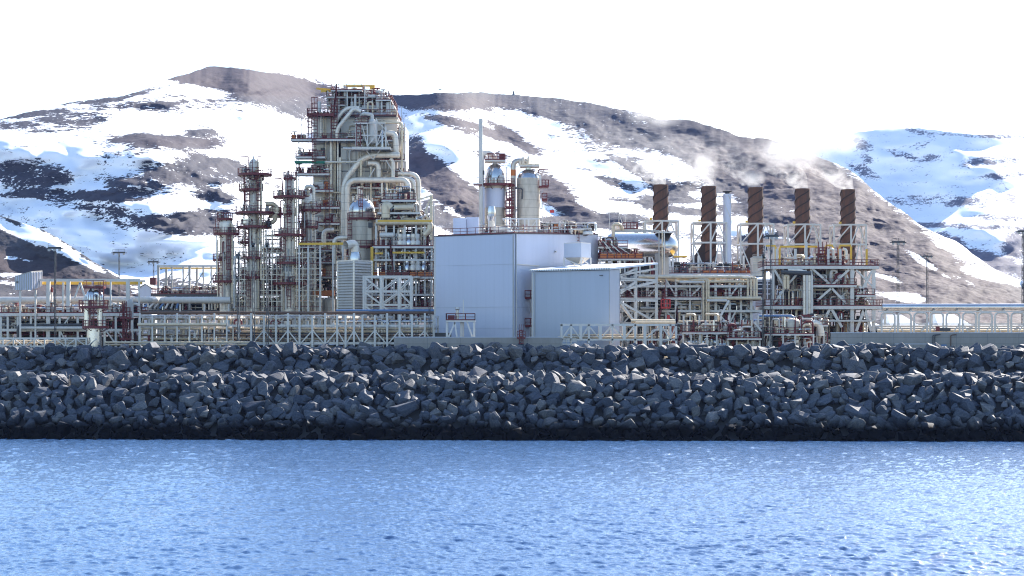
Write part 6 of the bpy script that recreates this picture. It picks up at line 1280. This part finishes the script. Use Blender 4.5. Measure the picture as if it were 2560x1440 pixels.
t.part('pipe', G().tube([(PX(1950, Y), Y - 1.3, PZ(681, Y)), (PX(2025, Y), Y - 1.3, PZ(684, Y))], .4, 10), 'dark_steel')
t.part('pipe', G().tube([(PX(1960, Y), Y - 1, PZ(722, Y)), (PX(1960, Y), Y - 1, PZ(690, Y)), (PX(1968, Y), Y - 1, PZ(690, Y)), (PX(1968, Y), Y - 1, PZ(722, Y))], .3, 8), 'cream_pipe')
for p, r, a, b in ((2080, 10, 712, 668), (2083, 8, 765, 716), (2072, 9, 840, 768), (2100, 6, 840, 770), (1990, 6, 740, 690)): vessel_v(t, PX(p, Y), Y + 3, PZ(a, Y), PZ(b, Y), r * m_, 'tank_plate', 'drum', 18)
# yellow portals and pumps on the top deck
for a, b, z_ in ((1951, 2045, 616), (2066, 2084, 613), (2101, 2130, 613)):
    g = G().bar((PX(a, Y), Y + 1, PZ(z_, Y)), (PX(b, Y), Y + 1, PZ(z_, Y)), .4, .34); g.bar((PX(a, Y), Y + 1, PZ(665, Y)), (PX(a, Y), Y + 1, PZ(z_ + 2.5, Y)), .34)
    if a > 2060: g.bar((PX(b, Y), Y + 1, PZ(650, Y)), (PX(b, Y), Y + 1, PZ(z_ + 2.5, Y)), .34)
    t.part('crane_portal', g, 'yellow_beam')
g = G().bar((PX(1917, Y), Y + 1, PZ(614, Y)), (PX(1941, Y), Y + 1, PZ(614, Y)), .34, .3).bar((PX(1941, Y), Y + 1, PZ(664, Y)), (PX(1941, Y), Y + 1, PZ(616, Y)), .34); t.part('crane_portal', g, 'yellow_beam')
t.part('crane_post', G().bar((PX(2169, Y), Y + 1, PZ(664, Y)), (PX(2169, Y), Y + 1, PZ(622, Y)), .36), 'yellow_beam')
for p in (1942, 1988, 2070, 2100, 2015): t.part('vent_pipe', G().bar((PX(p, Y), Y - .2, PZ(664, Y)), (PX(p, Y), Y - .2, PZ(622 if p != 2015 else 605, Y)), .44), 'white_steel')
for p in (2076, 2108): t.part('gooseneck', G().tube([(PX(p, Y), Y + .5, PZ(622, Y)), (PX(p + 8, Y), Y + .5, PZ(624, Y)), (PX(p + 9, Y), Y + .5, PZ(650, Y))], 4 * m_, 12, .9), 'cladding')
t.part('stair', ladder_g(PX(2056, Y), Y + .4, PZ(664, Y), PZ(618, Y), True, .7, .2), 'red_rail')
d_ = t.part('platform', G().box(PX(2042, Y), PX(2110, Y), Y + 2, Y + 5, PZ(637, Y), PZ(635, Y)), 'red_rail'); t.sub(d_, 'railing', G().rail([(PX(2042, Y), Y + 2, PZ(635, Y)), (PX(2110, Y), Y + 2, PZ(635, Y))], 1.2, .14, .8), 'red_rail')
for k, (za, zb, a, b) in enumerate(((665, 634, 1950, 2130), (712, 670, 1936, 2130), (763, 716, 1936, 2130), (798, 768, 1925, 2130), (865, 802, 1925, 2130))):
    clutter(t, PX(a, Y), PX(b, Y), Y + .2, Y + 9, PZ(za, Y), PZ(zb, Y), 140 + k, 28, 9, 24 if k == 0 else 12, 5, 5, 10, 1.0, .1)
for k, (za, zb) in enumerate(((738, 715), (763, 742), (830, 775))): clutter(t, PX(2142, Y), PX(2180, Y), Y + 4, Y + 9, PZ(za, Y), PZ(zb, Y), 150 + k, 5, 2, 5, 1, 1, 2, .9, .4)
t.done()
# low modules in front with red rails
Y = 340; m_ = M(Y)
t = T('pump_module', 'low pump module with red railed decks just behind the crest, right of centre', 'pump module', (PX(1860, Y), Y, BASE))
for py, a, b, sd, dy in ((831, 1706, 1822, 'flr', 0), (846, 1818, 1902, 'flr', -1), (835, 1912, 2036, 'flr', .3), (806, 1880, 2000, '', 3)): deck(t, PX(a, Y), PX(b, Y), Y + dy, Y + dy + 4, PZ(py, Y), sd, fascia=.26, rail='red_rail' if sd else None)
for p in (1708, 1728, 1750, 1768, 1792, 1820, 1842, 1870, 1900, 1926, 1958, 1988, 2034): t.part('column', G().bar((PX(p, Y), Y + .2, BASE), (PX(p, Y), Y + .2, PZ(836 if p not in (1842, 1870, 1900) else 848, Y)), .26), 'white_steel')
vessel_h(t, (PX(1720, Y), Y + 2, PZ(857, Y)), (PX(1792, Y), Y + 2, PZ(857, Y)), .95, 'bright_cladding')
for a, b, py in ((1700, 1800, 804), (1720, 1742, 785), (1768, 1800, 785), (1900, 1990, 789), (1890, 1980, 800)): t.part('pipe', G().tube([(PX(a, Y), Y + 3, PZ(py, Y)), (PX(b, Y), Y + 3, PZ(py, Y)), (PX(b, Y), Y + 3, PZ(832, Y))], .2, 8), 'cream_pipe' if py < 789 or py > 802 else 'blue_pipe')
for p in (1712, 1752, 1806, 1826, 1900, 1912): t.part('column', G().bar((PX(p, Y), Y + 2.5, BASE), (PX(p, Y), Y + 2.5, PZ(788, Y)), .32), 'white_steel')
t.part('brace', G().bar((PX(1886, Y), Y + .3, PZ(806, Y)), (PX(1910, Y), Y + .3, PZ(834, Y)), .3), 'white_steel'); t.part('brace', G().bar((PX(1806, Y), Y + 2.4, PZ(788, Y)), (PX(1826, Y), Y + 2.4, PZ(750, Y)), .36), 'white_steel')
for k, (a, b, za, zb) in enumerate(((1708, 1822, 831, 800), (1708, 1822, 868, 835), (1820, 1900, 846, 800), (1820, 1900, 868, 850), (1914, 2034, 834, 792), (1914, 2034, 868, 838))): clutter(t, PX(a, Y), PX(b, Y), Y + .5, Y + 4, PZ(za, Y), PZ(zb, Y), 160 + k, 16, 6, 14, 3, 4, 6, .8, .1)
t.part('stair', G().rail([(PX(1690, Y), Y + 1, PZ(868, Y)), (PX(1694, Y), Y + 1, PZ(800, Y))], 2.4, .2, .7), 'red_rail'); t.part('dish', G().lathe(PX(1970, Y), Y - .4, [(.1, PZ(842, Y)), (.4, PZ(840, Y)), (.4, PZ(836, Y)), (.1, PZ(834, Y))], 14), 'white_steel')
t.done()
Y = 350
t = T('pipe_deck', 'cluttered walkway deck with red rails between the pump module and the tall module', 'pipe deck', (PX(1960, Y), Y, BASE))
deck(t, PX(1900, Y), PX(2070, Y), Y, Y + 6, PZ(812, Y), 'f', fascia=.3)
clutter(t, PX(1900, Y), PX(2070, Y), Y + .3, Y + 5, PZ(812, Y), PZ(785, Y), 171, 16, 8, 14, 4, 5, 6, .9, .1); clutter(t, PX(1900, Y), PX(2070, Y), Y + .3, Y + 5, BASE, PZ(815, Y), 172, 16, 8, 6, 4, 5, 6, .9, .2)
t.part('duct', G().tube([(PX(2010, Y), Y, PZ(808, Y)), (PX(2050, Y), Y, PZ(808, Y)), (PX(2052, Y), Y, PZ(840, Y))], .6, 12), 'cladding')
t.done()
# truss bridge in front of the lean-to hall
Y = 333.5; m_ = M(Y)
t = T('pipe_bridge', 'white lattice pipe bridge crossing before the lean-to hall', 'pipe bridge', (PX(1550, Y), Y, BASE))
px_ = [1404, 1428, 1452, 1472, 1501, 1531, 1561, 1588, 1612, 1652, 1676, 1690]
for yy, k in ((Y, 0), (Y + 3, 1)):
    beam(t, (PX(1402, Y), yy, PZ(812, Y)), (PX(1692, Y), yy, PZ(812, Y)), .3, .36); beam(t, (PX(1402, Y), yy, PZ(849, Y)), (PX(1692, Y), yy, PZ(849, Y)), .3, .3)
    for i, p in enumerate(px_):
        t.part('column', G().bar((PX(p, Y), yy, PZ(858 if i % 2 else 850, Y) if p not in (1404, 1612, 1652) else BASE), (PX(p, Y), yy, PZ(811, Y)), .46 if p in (1452, 1501, 1561, 1612, 1652) else .3), 'white_steel')
        if i + 1 < len(px_) and p != 1588: a, b = (px_[i], px_[i + 1]) if i % 2 else (px_[i + 1], px_[i]); t.part('brace', G().bar((PX(a, Y), yy + .03, PZ(814, Y)), (PX(b, Y), yy + .03, PZ(848, Y)), .18), 'white_steel')
for py, r, dy, a, b in ((843, .16, 1, 1395, 1692), (846, .2, 2, 1395, 1692), (837, .14, 1.6, 1420, 1692), (802, .3, 2.4, 1580, 1690), (806, .2, 1, 1590, 1690)): t.part('pipe', G().tube([(PX(a, Y), Y + dy, PZ(py, Y)), (PX(b, Y), Y + dy, PZ(py, Y))], r, 8), 'cream_pipe')
clutter(t, PX(1620, Y), PX(1690, Y), Y + .6, Y + 2.6, BASE, PZ(815, Y), 181, 10, 4, 4, 1, 2, 4, .9, .4)
t.part('railing', G().rail([(PX(1392, Y), Y - .3, PZ(862, Y)), (PX(1440, Y), Y - .3, PZ(862, Y))], 1.1, .1, .9), 'white_steel')
t.done()

# ================================================================ pipe rack, pipeline and houses at the right edge
Y = 352; m_ = M(Y)
t = T('pipe_rack', 'cream portal pipe rack running to the right edge above the concrete wall', 'pipe rack', (PX(2380, Y), Y, BASE))
for i in range(16):
    p = 2204 + i * 40.5
    t.part('bent', G().tube([(PX(p, Y), Y, BASE), (PX(p, Y), Y, PZ(782, Y)), (PX(p + 33, Y), Y, PZ(782, Y)), (PX(p + 33, Y), Y, BASE)], .19, 6, .8), 'white_steel')
    t.part('sill_beam', G().bar((PX(p + 1.5, Y), Y + .1, PZ(810, Y)), (PX(p + 31.5, Y), Y + .1, PZ(810, Y)), .16, .2), 'white_steel')
    t.part('brace', G().bar((PX(p + (2 if i % 2 else 31), Y), Y + .12, PZ(812, Y)), (PX(p + (14 if i % 2 else 19), Y), Y + .12, PZ(829, Y)), .18), 'white_steel')
beam(t, (PX(2196, Y), Y, PZ(778.5, Y)), (PX(2850, Y), Y, PZ(778.5, Y)), .3, .2)
for py, r, dy in ((822, .3, 2), (827, .24, 1.2), (815, .2, 3)): t.part('pipe', G().tube([(PX(2196, Y), Y + dy, PZ(py, Y)), (PX(2850, Y), Y + dy, PZ(py, Y))], r, 8), ['cream_pipe', 'grey_steel', 'white_steel'][int(dy)-1])
t.part('cabinet', G().box(PX(2348, Y), PX(2374, Y), Y - .8, Y - .3, PZ(828, Y), PZ(820, Y)), 'dark_steel'); t.part('cabinet', G().box(PX(2338, Y), PX(2347, Y), Y - .8, Y - .3, PZ(828, Y), PZ(816, Y)), 'red_rail')
t.done()
Y = 356; m_ = M(Y)
t = T('pipeline', 'thick grey insulated pipeline on top of the rack at the right edge', 'pipeline', (PX(2380, Y), Y, PZ(768, Y)))
t.part('pipe', G().tube([(PX(2205, Y), Y, PZ(768, Y)), (PX(2850, Y), Y, PZ(767, Y))], 8.5 * m_, 18), 'bright_cladding')
for p in range(2215, 2850, 58): t.part('saddle', G().box(PX(p, Y), PX(p + 5, Y), Y - .7, Y + .7, PZ(780, Y), PZ(774, Y)), 'grey_steel')
for p in range(2215, 2850, 116): t.part('support', G().bar((PX(p, Y), Y + .9, BASE), (PX(p, Y), Y + .9, PZ(776, Y)), .4), 'white_steel')
t.done()
Y = 520
for i, (a, b, ze_, zr_) in enumerate(((2225, 2300, 815, 786), (2345, 2432, 815, 785), (2150, 2206, 816, 795))):
    t = T('storage_shed', ['left of two low cream sheds with white hipped roof behind the right pipe rack', 'right of two low cream sheds with white hipped roof behind the right pipe rack', 'low white roofed shed behind the braced module tower'][i], 'shed', (PX((a + b) / 2, Y), Y, BASE), 'low sheds behind the right pipe rack')
    x0, x1 = PX(a, Y), PX(b, Y); t.part('wall', G().box(x0 + .6, x1 - .6, Y, Y + 14, BASE - 1, PZ(ze_, Y) - .01), 'concrete')
    t.part('roof', G().hexa([(x0, Y - .5, PZ(ze_, Y)), (x1, Y - .5, PZ(ze_, Y)), (x1, Y + 14.5, PZ(ze_, Y)), (x0, Y + 14.5, PZ(ze_, Y))], [(x0 + .4, Y + 6, PZ(zr_, Y)), (x1 - 3.6, Y + 6, PZ(zr_, Y)), (x1 - 3.6, Y + 8, PZ(zr_, Y)), (x0 + .4, Y + 8, PZ(zr_, Y))]), 'snow_roof')
    for k in range(4): t.part('vent_door', G().box(x0 + 1.2 + k * (x1 - x0 - 2) / 4, x0 + 2.6 + k * (x1 - x0 - 2) / 4, Y - .06, Y - .01, BASE, PZ(ze_ + 3, Y)), 'dark_steel')
    t.done()
def wall(label, a, b, top, Y, th=.6, post=None):
    o = T('concrete_wall', label, 'sea wall', (PX((a + b) / 2, Y), Y, BASE), 'concrete walls behind the crest'); 
    o.part('wall_slab', G().box(PX(a, Y), PX(b, Y), Y, Y + th, BASE - .6, PZ(top, Y)), 'concrete'); o.part('coping', G().box(PX(a, Y) - .06, PX(b, Y) + .06, Y - .06, Y + th + .06, PZ(top, Y) + .001, PZ(top, Y) + .14), 'grey_wall')
    g = G(); n = max(2, int((b - a) / 75))
    for i in range(1, n): x = PX(a + (b - a) * i / n, Y); g.bar((x, Y - .012, BASE), (x, Y - .012, PZ(top, Y) - .03), .05, .02)
    o.part('joint', g, 'seam_line')
    if post: post(o)
    o.done()
wall('low concrete wall at the foot of the big white hall', 985, 1402, 844, 331.8)
def extra_w(o):
    Y = 332.4
    for p in (2331, 2336, 2376): o.part('pipe', G().tube([(PX(p, Y), Y - .3, BASE), (PX(p, Y), Y - .3, PZ(838, Y)), (PX(p + 14, Y), Y - .3, PZ(836, Y))], .09, 6), 'brown_pipe' if p > 2350 else 'dark_steel')
    o.part('sign_board', G().box(PX(2353, Y), PX(2366, Y), Y - .1, Y - .04, PZ(867, Y), PZ(861, Y)), 'blue_pipe')
wall('tall concrete wall running along the crest to the right edge', 2078, 2860, 833, 332.4, .6, extra_w)
wall('lower concrete step before the tall wall, right', 2034, 2182, 862, 331.2)
wall('second low concrete step right of the first, before the tall wall', 2238, 2330, 861, 331.0)
Y = 331.0
t = T('access_ladder', 'dark red caged ladder over the low concrete wall before the white hall', 'ladder', (PX(1303, Y), Y, BASE))
t.part('ladder_frame', ladder_g(PX(1303, Y), Y + .4, BASE, PZ(826, Y), True, .3, .12), 'red_rail'); t.part('platform', G().box(PX(1293, Y), PX(1313, Y), Y - .2, Y + .3, PZ(846, Y) - .1, PZ(846, Y)).rail([(PX(1293, Y), Y - .2, PZ(846, Y)), (PX(1313, Y), Y - .2, PZ(846, Y))], 1.2, .1, .5), 'red_rail'); t.done()

# ================================================================ floodlight masts
for lab, p, Y, top, bs, w_, hd in (('lattice floodlight mast at the far left, standing before the rocky hill', 138, 346, 622, None, 4, 20), ('floodlight mast against the snow above the long yellow beam', 298, 520, 633, None, 3.4, 19), ('floodlight mast above the small white hut', 384, 520, 656, None, 3, 16),
        ('thin lattice mast left of the tallest slim column, in front', 596, 336, 640, None, 4.5, 6), ('thin lattice mast before the tallest slim column', 634, 336, 612, None, 5.5, 5), ('thin lattice mast between tallest column and ladder column, with a small yellow box', 669, 336, 612, None, 4.5, 5), ('thin lattice mast close to the left edge of the white hall', 1074, 337, 640, None, 4, 4),
        ('floodlight mast right of the middle brown stack, before the tall module', 1928, 339, 592, None, 5, 19), ('tallest floodlight mast on the right, against the brown slope', 2245, 420, 607, None, 6, 20), ('smaller floodlight mast right of the tallest one, against the brown slope', 2318, 560, 642, None, 5, 14), ('floodlight mast cut by the right edge of the photo', 2557, 420, 580, None, 5, 18), ('thin lattice mast left of the floodlight mast before the tall module', 1908, 340, 640, None, 3.5, 3)):
    light_mast(lab, p, Y, top, bs, w_, hd)
# ---------------------------------------------------------------- small things far off on the mountains
Y = 2350.0
t = T('radio_mast', 'tiny radio mast on the ridge, right of the cold box tower', 'radio mast', P(1100, 236, Y)); t.part('mast', G().bar(P(1100, 238, Y), P(1100, 205, Y), .7), 'grey_steel'); t.part('antenna', G().bar(P(1096, 224, Y), P(1104, 224, Y), .8), 'dark_steel'); t.done()
t = T('cairn', 'small dark cairn on the ridge above the twin vessels', 'cairn', P(1284, 236, Y)); t.part('stone_pile', G().lathe(PX(1284, Y), Y, [(1.7, PZ(239, Y)), (1.2, PZ(233, Y)), (.4, PZ(227, Y))], 8), 'dark_steel'); t.done()
# ---------------------------------------------------------------- exhaust drifting off the stacks
m = bpy.data.materials.new('exhaust_smoke'); m.use_nodes = True; nt = m.node_tree; nt.nodes.clear()
out = nd(nt, 'ShaderNodeOutputMaterial'); pv = nd(nt, 'ShaderNodeVolumePrincipled'); nt.links.new(pv.outputs[0], out.inputs['Volume'])
pv.inputs['Color'].default_value = (0.93, 0.93, 0.95, 1); pv.inputs['Anisotropy'].default_value = 0.35
pos = nd(nt, 'ShaderNodeNewGeometry').outputs['Position']; gen = nd(nt, 'ShaderNodeTexCoord').outputs['Object']
nz = noise(nt, mapping(nt, pos, (1, 1, 1.1)), 0.42, 4, 0.62, 0.8); z = nd(nt, 'ShaderNodeSeparateXYZ'); nt.links.new(gen, z.inputs[0])
fade = ramp(nt, math_(nt, 'DIVIDE', z.outputs[2], 18.0), ((0.0, 1.0), (0.16, 0.6), (0.36, 0.10), (0.7, 0.0)))
nt.links.new(math_(nt, 'MULTIPLY', math_(nt, 'MULTIPLY', ramp(nt, nz, ((0.45, 0.0), (0.70, 1.0))), fade), 0.34), pv.inputs['Density'])
MATS['exhaust_smoke'] = m
for i, ((p, top, Y, wd), lab, sc) in enumerate(zip(STK, ['leftmost', 'second', 'middle', 'fourth', 'rightmost'], (1.0, 1.25, 1.0, .8, .8))):
    x, z = PX(p, Y), PZ(top, Y) - .3; pts = [(0, 0, 0), (-.6 * sc, 0, 1.5), (-2.6 * sc, 0, 4.5 * sc), (-7 * sc, .5, 8.5 * sc), (-15 * sc, 1, 12.5 * sc), (-26 * sc, 1.5, 16 * sc)]
    g = G().tube([(x + a, Y + b, z + c) for a, b, c in pts], (1.35, 6.0 * sc), 12, 2.0)
    o = mesh_ob('exhaust_smoke', g, 'exhaust_smoke', (x, Y, z)); o.location = (x, Y, z); struct(o, 'stuff')

# loose steam that has drifted off along the ridge: soft lumps of thin vapour
m = bpy.data.materials.new('drifting_steam'); m.use_nodes = True; nt = m.node_tree; nt.nodes.clear()
out = nd(nt, 'ShaderNodeOutputMaterial'); pv = nd(nt, 'ShaderNodeVolumePrincipled'); nt.links.new(pv.outputs[0], out.inputs['Volume'])
pv.inputs['Color'].default_value = (0.95, 0.95, 0.97, 1); pv.inputs['Anisotropy'].default_value = 0.3
pos = nd(nt, 'ShaderNodeNewGeometry').outputs['Position']; ob = nd(nt, 'ShaderNodeTexCoord').outputs['Object']
ln = nd(nt, 'ShaderNodeVectorMath', operation='LENGTH'); nt.links.new(ob, ln.inputs[0])
body = ramp(nt, ln.outputs['Value'], ((0.0, 1.0), (0.5, 0.5), (0.98, 0.0)))
nz = noise(nt, pos, 0.16, 4, 0.6, 0.5)
nt.links.new(math_(nt, 'MULTIPLY', math_(nt, 'MULTIPLY', body, ramp(nt, nz, ((0.36, 0.0), (0.66, 1.0)))), 0.22), pv.inputs['Density'])
MATS['drifting_steam'] = m
for p, q, rx, rz in ((1640, 292, 80, 34), (1985, 378, 120, 48), (2090, 352, 90, 40), (1765, 418, 36, 40), (1650, 436, 26, 24), (1885, 445, 34, 22)):
    Y = 430.0; g = G(); prof_ = [(max(math.sin(math.pi * i / 10), .01), -math.cos(math.pi * i / 10)) for i in range(11)]
    g.lathe(0, 0, prof_, 16); o = mesh_ob('drifting_steam', g, 'drifting_steam'); o.location = P(p, q, Y); o.scale = (rx * M(Y), 6.5, rz * M(Y)); struct(o, 'stuff')

# ---------------------------------------------------------------- air: thin haze between here and the mountains
m = bpy.data.materials.new('haze_air'); m.use_nodes = True; nt = m.node_tree; nt.nodes.clear()
out = nd(nt, 'ShaderNodeOutputMaterial'); pv = nd(nt, 'ShaderNodeVolumePrincipled'); nt.links.new(pv.outputs[0], out.inputs['Volume'])
pv.inputs['Color'].default_value = (0.35, 0.50, 1.0, 1); pv.inputs['Anisotropy'].default_value = 0.1; pv.inputs['Density'].default_value = 0.000025
MATS['haze_air'] = m
struct(mesh_ob('haze', G().box(-6000, 6000, -300, 9000, -500, 1400), 'haze_air'), 'stuff')
